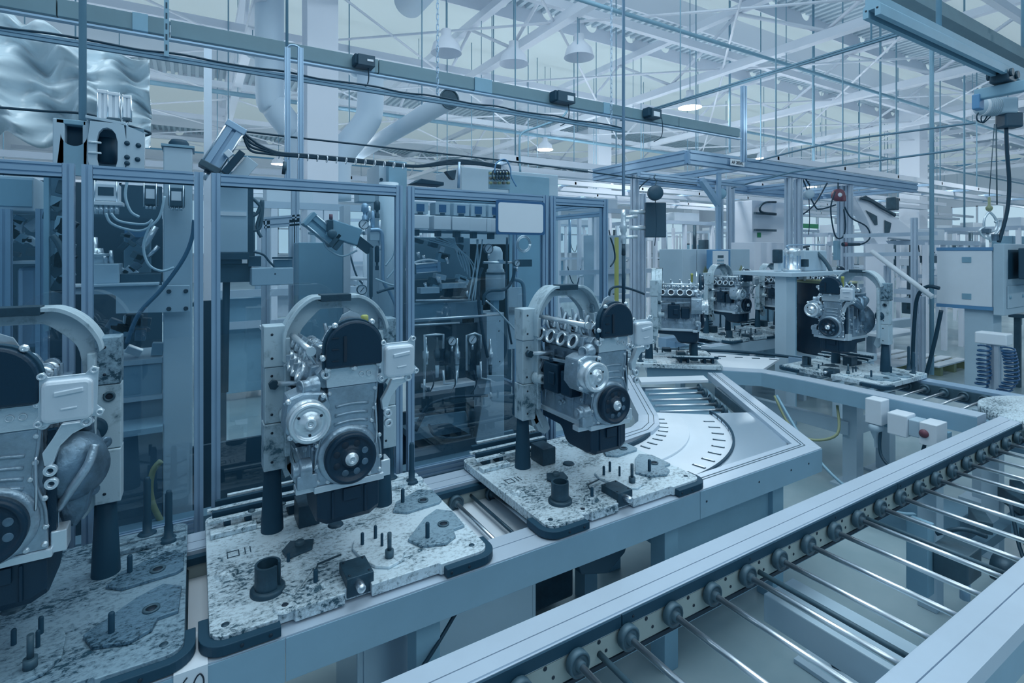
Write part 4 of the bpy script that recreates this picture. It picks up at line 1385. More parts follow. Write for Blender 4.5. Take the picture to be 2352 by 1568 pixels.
FY_ = 2.30
ZT, ZB = 2.047, 0.80
pan_lab = ['glazed guard panel at the left edge behind the cut-off engine', 'narrow glazed guard panel in front of the pale machine column', 'wide glazed guard panel behind the middle foreground engine',
           'glazed guard panel carrying the blue-edged blank board', 'narrow glazed guard panel at the right end of the guard fence']
for k, (xa, xb) in enumerate([(-1.6, -0.352), (-0.332, 0.026), (0.052, 0.802), (0.828, 1.600), (1.622, 2.02)]):
    g = G('safety_screen', pan_lab[k], 'safety screen', ((xa + xb) / 2, FY_, 0), 'glazed panels of the guard fence')
    s_ = alu_sec(0.03, 0.03)
    g.add('post', M().sweep(s_, (xa + 0.015, FY_, 0.0), (xa + 0.015, FY_, ZT), (0, 1, 0)), ALU)
    g.add('post', M().sweep(s_, (xb - 0.015, FY_, 0.0), (xb - 0.015, FY_, ZT), (0, 1, 0)), ALU)
    s2 = alu_sec(0.03, 0.045)
    g.add('top_rail', M().sweep(s2, (xa + 0.031, FY_, ZT - 0.024), (xb - 0.031, FY_, ZT - 0.024)), ALU)
    g.add('bottom_rail', M().sweep(s2, (xa + 0.031, FY_, 0.73), (xb - 0.031, FY_, 0.73)), ALU)
    g.add('pane', M().box(xa + 0.028, FY_ - 0.002, 0.75, xb - 0.028, FY_ + 0.002, ZT - 0.044), PANE)
    g.add('gasket', M().box(xa + 0.03, FY_ - 0.004, ZT - 0.051, xb - 0.03, FY_ - 0.002, ZT - 0.046), RUBBER)
for x in (-1.58, -0.34, 0.04, 0.815, 1.61, 2.0):
    pass
g = G('guard_return', 'run of open guard frames going back from the end of the fence', 'guard frame', (2.05, 3.4, 0))
for y in (2.36, 3.35, 4.35):
    g.add('post', M().sweep(alu_sec(0.035, 0.035), (2.05, y, 0), (2.05, y, 2.05), (0, 1, 0)), ALU)
for z in (2.03, 1.97, 0.75):
    g.add('rail', M().sweep(alu_sec(0.03, 0.03), (2.05, 2.38, z), (2.05, 4.33, z)), ALU)
# blank board with rounded white face and blue edge
g = G('notice_board', 'blank white board with a blue rounded border on the guard fence', 'board', (1.44, 2.27, 1.83))
a, b = ony(1140, 458, 2.27), ony(1252, 540, 2.27)
P = rrect(a.x, b.z, b.x, a.z, 0.012, 0, 4)
g.add('blue_frame', M().prism([V((q.x, 2.272, q.y)) for q in P], (0, 0.006, 0)), BLUE)
P = rrect(a.x + 0.012, b.z + 0.012, b.x - 0.012, a.z - 0.012, 0.014, 0, 4)
g.add('white_face', M().prism([V((q.x, 2.270, q.y)) for q in P], (0, 0.002, 0)), WHITE)

# ================================================================ MACHINES BEHIND THE GLASS


def gauge(px, py, Y, r, label, grp='pressure gauges behind the glass'):
    c = ony(px, py, Y)
    g = G('pressure_gauge', label, 'gauge', c - V((0, 0, r)), grp)
    g.add('case', M().lathe(c, (0, -1, 0), [(r * 0.9, -0.02), (r, 0), (r, 0.006), (r * 0.88, 0.008), (r * 0.86, 0.004), (0, 0.004)], 24), SLATE)
    g.add('dial', M().lathe(c + V((0, -0.0045, 0)), (0, -1, 0), [(r * 0.85, 0), (0, 0)], 24), WHITE)
    g.add('needle', M().cb(c + V((0, -0.006, 0)), (0.003, 0.001, r * 1.2), ry=0.7), INK)
    g.add('stem', M().cyl(c - V((0, 0, r)), c - V((0, 0, r + 0.03)), 0.007, n=8), CHROME)
    return g


def air_cylinder(a, b, r, label, mt=ALU, grp=None, square=True):
    a, b = V(a), V(b)
    g = G('air_cylinder', label, 'air cylinder', (a + b) / 2, grp)
    d = (b - a).normalized()
    L_ = (b - a).length
    up = V((0, -1, 0))
    if square:
        g.add('barrel', M().sweep(alu_sec(r * 1.7, r * 1.7), a + d * L_ * 0.12, b - d * L_ * 0.12, up), mt)
        for p, q in ((a, a + d * L_ * 0.12), (b - d * L_ * 0.12, b)):
            g.add('end_cap', bar3(p, q, r * 2, r * 2, up), SLATE if p == a else mt, bev=0.003)
    else:
        g.add('barrel', M().cyl(a, b - d * L_ * 0.1, r, n=18), mt)
        g.add('end_cap', M().cyl(b - d * L_ * 0.1, b, r * 1.15, n=18), SLATE)
    side = d.cross(up).normalized()
    for i in (-1, 1):
        for j in (-1, 1):
            o_ = side * (r * 0.85 * i) + up * (r * 0.85 * j)
            g.add('tie_bar', M().cyl(a + o_, b + o_, r * 0.09 + 0.001, n=6), CHROME)
    g.add('piston_rod', M().cyl(a - d * L_ * 0.18, a, r * 0.3, n=10), CHROME)
    return g


def hose(pts, r, label, mt=CABLE, name='hose', cat='hose', grp=None):
    return solo(name, M().tube(pts, r, 8), mt, label, cat, grp)


# dark back panels added to darken the inside of the cell
g = G('machine_enclosure', 'dark back panels added to darken the assembly cell behind the glass', 'enclosure', (0.0, 3.75, 0))
for px0, py0, px1, py1, Y in ((-700, 400, 372, 1290, 3.75), (445, 690, 520, 1200, 3.7), (940, 560, 1175, 1100, 3.6)):
    g.add('darkening_panel', py_box(px0, py0, px1, py1, Y, 0.02), GREYD)
for Y in (2.6, 3.4):
    g.add('floor_beam', M().box(-2.5, Y, 0.50, 2.0, Y + 0.08, 0.62), PAINTD)
g.add('lower_panel', M().box(-2.5, 2.98, 0.05, 1.9, 3.0, 0.80), GREYD)
# tall pale column of the press
Yc = 2.72
g = G('machine_column', 'tall pale steel column of the press behind the narrow guard panel', 'column', ony(410, 577, Yc) * V((1, 1, 0)) if False else (ony(410, 577, Yc).x, Yc + 0.1, 0))
a, b = ony(375, 335, Yc), ony(442, 335, Yc)
g.add('post', M().box(a.x, Yc, 0, b.x, Yc + 0.16, a.z), PAINTL, bev=0.006)
g.add('end_cap', M().box(a.x - 0.008, Yc - 0.008, a.z, b.x + 0.008, Yc + 0.168, a.z + 0.01), PAINT)
g.add('base_plate', M().box(a.x - 0.08, Yc - 0.05, 0, b.x + 0.08, Yc + 0.25, 0.03), PAINT)
c = ony(410, 325, Yc)
g.add('motor_dome', M().lathe((c.x, Yc + 0.08, a.z + 0.01), (0, 0, 1), [(0.04, 0), (0.04, 0.02), (0.03, 0.035), (0, 0.04)], 20), RUBBER)
# bracket beam with four screws
Yb = 2.66
g = G('machine_beam', 'pale bracket beam with four black screws crossing to the press column', 'beam', (ony(300, 690, Yb).x, Yb, ony(300, 718, Yb).z))
bp = [ony(272, 657, Yb), ony(436, 655, Yb), ony(436, 716, Yb), ony(266, 720, Yb), ony(266, 680, Yb), ony(258, 676, Yb), ony(189, 676, Yb), ony(150, 676, Yb), ony(150, 662, Yb)]
g.add('web_plate', M().prism(bp, (0, 0.03, 0)), PAINTL, bev=0.002)
g.add('top_flange', M().box(ony(150, 657, Yb).x, Yb - 0.03, ony(189, 659, Yb).z, ony(365, 657, Yb).x, Yb + 0.1, ony(189, 653, Yb).z), PAINTL, bev=0.002)
for px, py in ((388, 669), (427, 668), (388, 709), (427, 708)):
    c = ony(px, py, Yb)
    g.add('screw', M().lathe(c, (0, -1, 0), [(0.009, 0), (0.009, 0.004), (0.005, 0.005), (0, 0.002)], 12), INK)
# machine head above the fence: box with cut-outs
Yh = 2.75
g = G('press_housing', 'pale press head with oval cut-outs standing above the guard fence', 'press housing', (ony(230, 378, Yh).x, Yh, ony(230, 400, Yh).z))
pl = [ony(202, 272, Yh), ony(270, 286, Yh), ony(330, 306, Yh), ony(330, 400, Yh), ony(202, 400, Yh)]
n = 14
ov_c = ony(246, 345, Yh)
out_, in_ = [], []
for i in range(n):
    a = 2 * PI * i / n + PI / 2
    in_.append(V((ov_c.x + 0.036 * math.cos(a), Yh, ov_c.z + 0.095 * (math.copysign(abs(math.sin(a)) ** 0.6, math.sin(a))))))
    dxx, dzz = math.cos(a), math.sin(a)
    x0, x1 = ony(202, 300, Yh).x - ov_c.x, ony(290, 300, Yh).x - ov_c.x
    z0, z1 = ony(246, 402, Yh).z - ov_c.z, ony(246, 281, Yh).z - ov_c.z
    t = min((x1 if dxx > 0 else x0) / dxx if abs(dxx) > 1e-6 else 9, (z1 if dzz > 0 else z0) / dzz if abs(dzz) > 1e-6 else 9)
    out_.append(V((ov_c.x + t * dxx, Yh, ov_c.z + t * dzz)))
g.add('side_plate', M().band(out_, in_, (0, 0.03, 0)), PAINTL, bev=0.001)
g.add('side_plate', M().prism([ony(290, 288, Yh), ony(332, 306, Yh), ony(332, 402, Yh), ony(290, 402, Yh)], (0, 0.03, 0)), PAINTL)
g.add('top_plate', M().prism([ony(196, 270, Yh), ony(290, 288, Yh), ony(290, 288, Yh) + V((0, 0.22, 0)), ony(196, 270, Yh) + V((0, 0.22, 0))], (0, 0, 0.012)), PAINTL, bev=0.001)
g.add('rear_plate', py_box(205, 290, 330, 400, Yh + 0.2, 0.02), PAINTD)
for px, py in ((292, 329), (318, 334), (292, 361), (316, 366), (292, 375)):
    g.add('screw', M().lathe(ony(px, py, Yh), (0, -1, 0), [(0.010, 0), (0.010, 0.005), (0, 0.006)], 12), RUBBER)
for py in (327, 351):
    c = ony(218, py, Yh)
    g.add('slot_pin', bar3(c + V((-0.022, -0.004, 0)), c + V((0.022, -0.004, 0)), 0.008), MACHN, bev=0.002)
g.add('motor_body', M().cyl(ony(246, 375, Yh + 0.1), ony(246, 318, Yh + 0.1), 0.035, n=18), RUBBER)
# left housing with a half-round opening
Yl = 2.78
x0, x1 = ony(128, 300, Yl).x, ony(198, 300, Yl).x
zt, zb = ony(160, 274, Yl).z, ony(160, 402, Yl).z
cx = (ony(146, 300, Yl).x + ony(194, 300, Yl).x) / 2
o_, i_ = [], []
for i in range(13):
    a = PI + PI * i / 12
    i_.append(V((cx + 0.042 * math.cos(a), Yl, ony(170, 310, Yl).z + 0.045 * math.sin(a))))
    o_.append(V((x0 + (x1 - x0) * i / 12, Yl, zb if 0 < i < 12 else zb)))
g.add('housing_front', M().band(o_, i_, (0, 0.02, 0), closed=False), PAINT)
g.add('housing_side', M().box(x0 - 0.01, Yl, zb, x0 + 0.028, Yl + 0.2, zt), PAINTL, bev=0.004)
g.add('housing_side', M().box(x1 - 0.012, Yl, zb, x1 + 0.01, Yl + 0.2, zt), PAINTL, bev=0.004)
g.add('housing_top', M().box(x0, Yl, zt - 0.02, x1, Yl + 0.2, zt), PAINT, bev=0.003)
g.add('drive_drum', M().cyl((cx, Yl + 0.05, zt - 0.06), (cx, Yl + 0.16, zt - 0.06), 0.055, n=24), RUBBER)
# bank of upright air cylinders on the head
Yk = 2.85
lab = ['leftmost upright air cylinder on the pale press head', 'second upright air cylinder on the pale press head', 'rightmost upright air cylinder on the pale press head']
for k, (px, w) in enumerate(((237, 0.020), (262, 0.023), (292, 0.017))):
    a, b = ony(px, 282 - k * 2, Yk), ony(px, 208 + k * 6, Yk)
    air_cylinder(a, b, w, lab[k], WHITE, 'upright air cylinders on the press head')
# tilted pneumatic cylinder above the fence
a, b = ony(478, 392, 2.75), ony(545, 290, 2.75)
air_cylinder(a, b, 0.045, 'big tilted air cylinder with black cables above the guard fence', ALU)
a, b = ony(515, 398, 2.7), ony(556, 350, 2.7)
g = G('sensor_rail', 'black tilted sensor rail below the big tilted air cylinder', 'rail', a)
g.add('rail', bar3(a, b, 0.03, 0.05, (0, -1, 0)), RUBBER, bev=0.002)
g.add('side_plate', bar3(a + V((0.04, 0.02, -0.03)), b + V((0.045, 0.02, -0.03)), 0.06, 0.02, (0, -1, 0)), PAINTL, bev=0.002)
g.add('clamp', M().cb((a + b) / 2 + V((-0.02, -0.01, 0.035)), (0.03, 0.05, 0.03), ry=-0.8), CHROME, bev=0.002)
for j in range(4):
    pts = [ony(553 + 2 * j, 300 + 3 * j, 2.75), ony(575, 318 + 9 * j, 2.75), ony(600 + 5 * j, 335 + 6 * j, 2.75), ony(640, 350 + 2 * j, 2.75), ony(700, 355 + 2 * j, 2.78), ony(800, 364 + 2 * j, 2.8), ony(880, 372 + 2 * j, 2.8),
           ony(960, 380 + j, 2.82), ony(1040, 367 + 3 * j, 2.85), ony(1100, 372 + 2 * j, 2.88), ony(1150, 380 + 2 * j, 2.9)]
    hose(pts, 0.006, ['topmost', 'second', 'third', 'lowest'][j] + ' black cable in the bundle sagging over the guard fence', name='cable', cat='cable', grp='cables bundled over the guard fence')
tray = G('cable_ladder', 'thin tie bar with clips carrying the black cables over the fence', 'bar', ony(900, 372, 2.8))
for px in range(640, 930, 22):
    y = 352 + (px - 640) * 0.088
    tray.add('clip', M().ring(ony(px, y + 4, 2.78), V((1, 0, -0.1)), 0.017, 0.013, 0.004, 12), WHITE)

# valve blocks and solenoids behind the narrow panel
Yv = 2.60


def terminal(px0, py0, px1, py1, Y, label, name='valve_block', face=WHITE, body=PAINTL, grp=None):
    a = ony(px0, py0, Y)
    b = ony(px1, py1, Y)
    w_, h_ = b.x - a.x, a.z - b.z
    g = G(name, label, name.replace('_', ' '), ((a.x + b.x) / 2, Y, b.z), grp)
    g.add('body', M().box(a.x, Y, b.z, b.x, Y + 0.08, a.z), body, bev=0.003)
    g.add('label_plate', M().box(a.x + w_ * 0.2, Y - 0.003, b.z + h_ * 0.3, b.x - w_ * 0.2, Y, a.z - h_ * 0.2), face)
    for s in (0.08, 0.92):
        g.add('tie_bar', M().cyl((a.x + w_ * s, Y - 0.006, b.z - 0.01), (a.x + w_ * s, Y - 0.006, a.z + 0.01), 0.0025, n=6), CHROME)
    for i in range(3):
        x = a.x + w_ * (0.25 + 0.25 * i)
        g.add('fitting', M().cyl((x, Y + 0.02, b.z), (x, Y + 0.02, b.z - 0.018), 0.006, n=8), CHROME)
    return g


terminal(213, 420, 273, 462, Yv, 'square valve island with dark inner block behind the narrow panel', 'valve_block', DSTEEL, WHITE)
terminal(328, 424, 362, 470, Yv, 'left one of the two dark solenoid boxes with white labels', 'solenoid_valve', WHITE, DSTEEL, 'solenoid boxes behind the narrow panel')
terminal(386, 430, 424, 474, Yv, 'right one of the two dark solenoid boxes with white labels', 'solenoid_valve', WHITE, DSTEEL, 'solenoid boxes behind the narrow panel')
g = G('valve_manifold', 'pale manifold bar under the square valve island', 'manifold', ony(240, 475, Yv))
g.add('bar', py_box(206, 462, 281, 471, Yv - 0.02, 0.08), WHITE, bev=0.002)
for px in (222, 232, 244, 256, 268):
    g.add('nipple', M().cyl(ony(px, 471, Yv), ony(px, 492, Yv), 0.008, n=10), MACHN)
tb = 'clear air hose looping behind the narrow guard panel'
for kk, pts in enumerate(([(293, 412), (288, 450), (300, 485), (320, 498)], [(243, 490), (255, 512), (290, 526), (330, 528), (365, 500), (378, 450)], [(255, 490), (275, 508), (330, 515), (350, 504)], [(350, 505), (330, 560), (340, 605), (370, 622), (400, 614)])):
    hose([ony(x, y, Yv - 0.03) for x, y in pts], 0.005, ['clear air hose curving down between valve island and solenoid boxes', 'long clear air hose looping from the valve island to the solenoid boxes', 'short clear air hose under the valve manifold', 'clear air hose bulging down across the press column'][kk], TUBE, grp='clear air hoses behind the narrow panel')
hose([ony(x, y, 2.58) for x, y in ((446, 505), (440, 550), (418, 600), (370, 665), (318, 722), (290, 790))], 0.008, 'dark blue hose slanting across the press column', mat('blue_hose', (0.03, 0.11, 0.20), 0.4))
g = G('press_tooling', 'dark press tooling with small spindles and plates behind the narrow guard panel', 'tooling', (ony(260, 650, 2.8).x, 2.8, ony(260, 650, 2.8).z))
rs = random.Random(11)
g.add('back_plate', py_box(190, 500, 374, 650, 3.0, 0.02), GREYD)
g.add('table', py_box(190, 606, 273, 652, 2.68, 0.15), PAINTL, bev=0.004)
g.add('clamp_plate', py_box(275, 628, 370, 650, 2.72, 0.12), DSTEEL, bev=0.004)
g.add('slide', py_box(284, 545, 345, 628, 2.9, 0.08), PAINT, bev=0.004)
g.add('blue_band', py_box(286, 528, 340, 545, 2.86, 0.05), BLUEL)
for px, y0, y1, r in ((216, 545, 606, 0.018), (222, 570, 606, 0.032), (205, 590, 606, 0.02), (240, 585, 606, 0.016), (255, 575, 606, 0.01)):
    g.add('spindle', M().cyl(ony(px, y0, 2.74), ony(px, y1, 2.74), r * 0.7, r, n=14), CHROME if r < 0.02 else MACHN)
g.add('turned_ring', M().ring(ony(221, 588, 2.72), (0, 0, 1), 0.045, 0.035, 0.012, 22), MACHN)
g.add('tilted_rod', M().cyl(ony(358, 520, 2.75), ony(330, 570, 2.75), 0.012, n=10), MACHN)
g.add('tilted_rod', M().cyl(ony(364, 565, 2.75), ony(340, 590, 2.75), 0.009, n=10), CHROME)
for i in range(10):
    px, py = 275 + rs.random() * 90, 540 + rs.random() * 85
    g.add('tool_bit', M().cb(ony(px, py, 2.8), (0.02 + 0.03 * rs.random(), 0.03, 0.015 + 0.03 * rs.random()), ry=rs.random()), [SLATE, CASTD, DSTEEL, MACHN][i % 4], bev=0.002)
# lower press block behind the narrow panel
g = G('press_block', 'pale grey block with flanges in the lower part of the press', 'machine block', (ony(330, 890, 2.85).x, 2.85, 0.1))
g.add('body', py_box(268, 838, 372, 912, 2.85, 0.3), PAINT, bev=0.004)
g.add('flange', py_box(262, 826, 374, 838, 2.83, 0.34), PAINTL, bev=0.002)
g.add('flange', py_box(262, 912, 374, 922, 2.83, 0.34), PAINTL, bev=0.002)
g.add('pallet_shelf', py_box(268, 985, 374, 1000, 2.7, 0.4), FASC, bev=0.002)
g.add('pedestal', M().box(ony(268, 900, 2.85).x, 2.87, 0.0, ony(372, 900, 2.85).x, 3.1, ony(300, 922, 2.85).z), PAINTD)
for i in range(9):
    px, py = 270 + rs.random() * 95, 728 + rs.random() * 90
    g.add('clamp_part', M().cb(ony(px, py, 2.9), (0.03 + 0.05 * rs.random(), 0.05, 0.03 + 0.03 * rs.random()), ry=rs.random() * 0.5), [PAINTD, SLATE, PAINT, MACHN][i % 4], bev=0.003)
hose([ony(x, y, 2.66) for x, y in ((370, 1058), (352, 1080), (345, 1120), (352, 1160), (372, 1200))], 0.012, 'dull yellow hose hanging beside the press column', YELD)
# cabinet at the far left behind the glass
g = G('switch_cabinet', 'pale cabinet with a grey window behind the leftmost guard panel', 'cabinet', (ony(40, 700, 3.0).x, 3.0, 0))
g.add('body', py_box(-320, 396, 78, 480, 3.0, 0.3), PAINTL, bev=0.004)
g.add('window_plate', py_box(-60, 410, 73, 472, 2.99, 0.01), PAINT)
for px in (-60, 12, 98):
    a = ony(px, 480, 2.98)
    g.add('leg', M().sweep(alu_sec(0.04, 0.04), (a.x, 2.98, 0), (a.x, 2.98, a.z), (0, 1, 0)), ALU)
g.add('tank', py_box(38, 612, 90, 800, 3.1, 0.2), ALU, bev=0.02)
g.add('shelf', py_box(8, 600, 96, 606, 3.05, 0.3), PAINTL)
for i in range(12):
    px, py = 10 + rs.random() * 80, 500 + rs.random() * 90
    g.add('fitting', M().cb(ony(px, py, 3.15), (0.03 + 0.06 * rs.random(), 0.05, 0.02 + 0.04 * rs.random()), ry=rs.random()), [SLATE, PAINT, PAINTL, MACHN][i % 4], bev=0.003)
g = G('dark_fixture', 'dark fixture with hoses between the two left guard posts', 'fixture', (ony(135, 690, 2.75).x, 2.75, 0.75))
g.add('panel', py_box(108, 400, 166, 700, 2.95, 0.02), PAINTD)
g.add('frame_post', py_box(100, 396, 112, 760, 2.8, 0.04), PAINT)
for i in range(16):
    px, py = 118 + rs.random() * 40, 425 + rs.random() * 230
    g.add('fitting', M().cb(ony(px, py, 2.85), (0.02 + 0.04 * rs.random(), 0.05, 0.03 + 0.05 * rs.random()), ry=rs.random()), [SLATE, PAINT, DSTEEL, PAINT][i % 4], bev=0.003)
g.add('hose', M().tube([ony(x, y, 2.8) for x, y in ((120, 540), (135, 560), (150, 600), (160, 660))], 0.012, 8), SLATE)

# ---------------- wide panel: press slide, gripper and gauges
g = G('press_slide', 'big pale box shaped slide hanging behind the wide guard panel', 'machine slide', (ony(530, 600, 2.75).x, 2.75, ony(530, 600, 2.75).z))
g.add('body', py_box(489, 424, 569, 580, 2.75, 0.25), PAINTL, bev=0.004)
g.add('seam', py_box(489, 486, 566, 495, 2.745, 0.005), WHITE)
g.add('dark_plate', py_box(489, 580, 572, 596, 2.74, 0.25), DSTEEL, bev=0.002)
g.add('side_rail', py_box(568, 432, 582, 580, 2.80, 0.1), DSTEEL)
g.add('lower_block', py_box(489, 596, 556, 606, 2.76, 0.2), RUBBER, bev=0.002)
g.add('label_plate', py_box(494, 595, 504, 606, 2.735, 0.004), WHITE)
g.add('lower_arm', py_box(494, 606, 578, 648, 2.8, 0.15), SLATE, bev=0.003)
g.add('guide_rod', M().cyl(ony(520, 648, 2.85), ony(516, 900, 2.85), 0.016, n=12), RUBBER)
g.add('carriage', M().box(ony(489, 424, 2.75).x, 2.98, 1.9, ony(569, 424, 2.75).x, 3.1, 2.15), PAINTD)
g = G('pick_head', 'pale rectangular pick head with cables beside the press slide', 'tool head', (ony(630, 655, 2.7).x, 2.7, ony(630, 656, 2.7).z))
g.add('body', py_box(578, 615, 674, 655, 2.7, 0.12), PAINTL, bev=0.004)
g.add('rail', py_box(626, 590, 672, 594, 2.72, 0.02), RUBBER)
g.add('carriage', py_box(630, 596, 671, 614, 2.74, 0.05), PAINTD, bev=0.002)
g.add('bracket', py_box(570, 588, 600, 612, 2.76, 0.05), DSTEEL, bev=0.002)
g.add('cable', M().tube([ony(x, y, 2.7) for x, y in ((582, 578), (605, 585), (618, 600), (630, 612))], 0.005, 8), CABLE)
g.add('screw', M().lathe(ony(632, 629, 2.7), (0, -1, 0), [(0.004, 0), (0, 0.002)], 10), INK)
for kk, pts in enumerate(([(566, 500), (590, 490), (603, 460), (598, 520), (580, 530)], [(580, 455), (600, 480), (590, 520), (600, 545)])):
    hose([ony(x, y, 2.9) for x, y in pts], 0.008, ['dark hose looping beside the big pale press slide', 'dark hose hanging straight beside the big pale press slide'][kk], SLATE, grp='hoses beside the press slide')
g = G('frame_doorway', 'aluminium door frame standing behind the wide guard panel', 'frame', (ony(640, 700, 3.6).x, 3.6, 0))
for px0, px1, py0 in ((610, 622, 505), (672, 684, 505), (678, 690, 420)):
    a = ony(px0, py0, 3.6)
    g.add('post', M().sweep(alu_sec(0.045, 0.045), (a.x, 3.6, 0), (a.x, 3.6, a.z), (0, 1, 0)), RAILT)
g.add('head_rail', M().sweep(alu_sec(0.045, 0.07), ony(604, 512, 3.6), ony(690, 505, 3.6)), RAILT)
g.add('shelf', py_box(610, 760, 690, 768, 3.8, 0.4), WHITE)
g = G('grey_locker', 'plain mid grey locker behind the middle foreground engine', 'locker', (ony(735, 700, 3.4).x, 3.4, 0))
g.add('body', M().box(ony(686, 557, 3.4).x, 3.4, 0.05, ony(788, 557, 3.4).x, 3.75, ony(735, 557, 3.4).z), PAINT, bev=0.004)
g.add('edge_strip', M().box(ony(788, 557, 3.4).x, 3.38, 0.0, ony(803, 557, 3.4).x, 3.5, ony(735, 470, 3.4).z), WHITE)
for py in (560, 640, 720):
    a = ony(806, py, 3.4)
    b = ony(850, py, 3.4)
    g.add('shelf', M().box(a.x, 3.4, a.z - 0.012, b.x, 3.7, a.z), WHITE)
a, b = ony(770, 555, 2.8), ony(705, 500, 2.8)
air_cylinder(a, b, 0.040, 'pale air cylinder of the tilted gripper behind the wide panel', PAINT)
g = G('gripper_arm', 'tilted gripper arm with fittings behind the wide guard panel', 'gripper', ony(790, 560, 2.8))
g.add('arm_body', bar3(ony(750, 522, 2.8), ony(822, 545, 2.8), 0.09, 0.08, (0, -1, 0)), PAINT, bev=0.004)
g.add('dark_clamp', py_box(752, 505, 766, 532, 2.74, 0.05), DSTEEL, bev=0.003)
g.add('red_cap', M().cyl(ony(760, 504, 2.76), ony(760, 492, 2.76), 0.009, n=12), RED)
g.add('knuckle', M().lathe(ony(762, 537, 2.74), (0, -1, 0), [(0.022, 0), (0.022, 0.02), (0.012, 0.024), (0, 0.024)], 18), SLATE)
g.add('finger', bar3(ony(790, 545, 2.78), ony(768, 572, 2.78), 0.025, 0.03, (0, -1, 0)), SLATE, bev=0.002)
g.add('rear_arm', bar3(ony(812, 545, 2.85), ony(850, 575, 2.85), 0.05, 0.04, (0, -1, 0)), SLATE, bev=0.002)
g.add('hose', M().tube([ony(x, y, 2.78) for x, y in ((708, 535), (740, 540), (780, 545), (815, 541), (835, 530))], 0.006, 8), TUBE)
g.add('hose', M().tube([ony(x, y, 2.78) for x, y in ((740, 545), (752, 570), (785, 588), (820, 575))], 0.005, 8), TUBE)
for k, (px, py, Y, r, lb) in enumerate(((836, 515, 2.8, 0.027, 'upper gauge right of the tilted gripper'), (831, 665, 2.8, 0.027, 'gauge just above the middle engine cradle'), (1122, 571, 2.75, 0.030, 'gauge above the pale upright tank'), (1038, 783, 2.7, 0.027, 'left one of the two gauges on the pipe rack'), (1085, 779, 2.7, 0.029, 'right one of the two gauges on the pipe rack'), (1187, 604, 2.75, 0.022, 'small gauge right of the pale upright tank'))):
    gauge(px, py, Y, r, lb)
g = G('pipe_stand', 'pale tube frame and cylinder with hoses left of the tall fence post', 'pipe stand', (ony(880, 700, 2.85).x, 2.85, 0))
g.add('tube', M().cyl(ony(893, 420, 2.95), ony(893, 1000, 2.95), 0.055, n=22), PAINTL)
g.add('bent_tube', M().tube([ony(x, y, 2.75) for x, y in ((850, 528), (874, 530), (879, 560), (880, 640), (895, 670), (908, 700), (910, 730))], 0.010, 8), ALU)
g.add('bracket', py_box(850, 524, 872, 552, 2.75, 0.04), PAINTL, bev=0.002)
g.add('cap_box', py_box(824, 424, 862, 464, 2.85, 0.1), PAINTL, bev=0.004)
for i, (px, y0, y1, r, mt) in enumerate(((838, 464, 505, 0.016, ALU), (848, 470, 520, 0.012, CHROME), (856, 480, 540, 0.010, ALU), (866, 458, 500, 0.014, DSTEEL), (872, 500, 575, 0.008, CHROME), (866, 560, 620, 0.010, RUBBER), (852, 560, 700, 0.008, SLATE))):
    g.add('fitting_stack', M().lathe(ony(px, y1, 2.8), (0, 0, 1), [(r, 0), (r, 0.02), (r * 0.6, 0.025), (r * 0.6, 0.04), (r * 1.2, 0.045), (r * 1.2, (y1 - y0) * 0.0022 - 0.01), (r * 0.5, (y1 - y0) * 0.0022), (0, (y1 - y0) * 0.0022)], 12), mt)
for pts in ([(885, 610), (900, 590), (912, 560)], [(888, 640), (905, 620), (914, 605)], [(862, 640), (905, 655), (912, 640)]):
    g.add('clear_hose', M().tube([ony(x, y, 2.72) for x, y in pts], 0.005, 6), TUBE)
g.add('black_hose', M().tube([ony(x, y, 2.7) for x, y in ((866, 672), (890, 664), (915, 660))], 0.007, 8), CABLE)
g.add('black_hose', M().tube([ony(x, y, 2.7) for x, y in ((865, 712), (880, 732), (905, 730), (918, 718))], 0.008, 8), CABLE)
hose([ony(x, y, 2.7) for x, y in ((865, 1000), (868, 900), (880, 860), (905, 850))], 0.012, 'black hose rising behind the middle engine bracket')

# ---------------- right panel: controllers, rack, tank, pipework
Yp = 2.62
labs = ['leftmost controller with a blue screen in the row behind the glass', 'second controller with a blue screen in the row behind the glass', 'third controller with a blue screen in the row behind the glass', 'fourth controller with a blue screen in the row behind the glass', 'controller half hidden by the blue-edged board']
for k, (p0, p1) in enumerate(((948, 984), (1000, 1034), (1042, 1078), (1082, 1116), (1122, 1156))):
    y = 463 + k * 2
    a, b = ony(p0, y, Yp), ony(p1, y + 60, Yp)
    g = G('controller', labs[k], 'controller', ((a.x + b.x) / 2, Yp, b.z), 'controllers with blue screens')
    g.add('housing', py_box(p0, y, p1, y + 28, Yp, 0.08), PAINTL, bev=0.003)
    g.add('screen', py_box(p0 + 9, y + 5, p1 - 9, y + 22, Yp - 0.003, 0.003), BLUE)
    g.add('terminal_cover', py_box(p0 - 3, y + 31, p1 + 2, y + 62, Yp - 0.01, 0.09), WHITE, bev=0.003)
    g.add('button', py_box(p0 + 12, y + 24, p1 - 12, y + 28, Yp - 0.006, 0.004), RUBBER)
    g.add('plug', py_box(p0 + 4, y + 64, p1 - 20, y + 78, Yp + 0.02, 0.04), DSTEEL, bev=0.002)
g = G('gear_rack', 'rack of dark machine units with air cylinders behind the glass', 'machine rack', (ony(1030, 700, 2.9).x, 2.9, 0.8))
g.add('upper_rail', py_box(942, 455, 1160, 462, 2.7, 0.05), PAINTD)
g.add('mount_rail', py_box(942, 530, 1150, 536, 2.72, 0.04), PAINTD)
g.add('machine_body', py_box(944, 545, 1080, 640, 2.95, 0.2), PAINTD, bev=0.004)
g.add('machine_body', py_box(950, 640, 1100, 690, 2.9, 0.2), SLATE, bev=0.004)
g.add('dark_beam', py_box(942, 695, 1110, 735, 2.8, 0.1), PAINTD, bev=0.003)
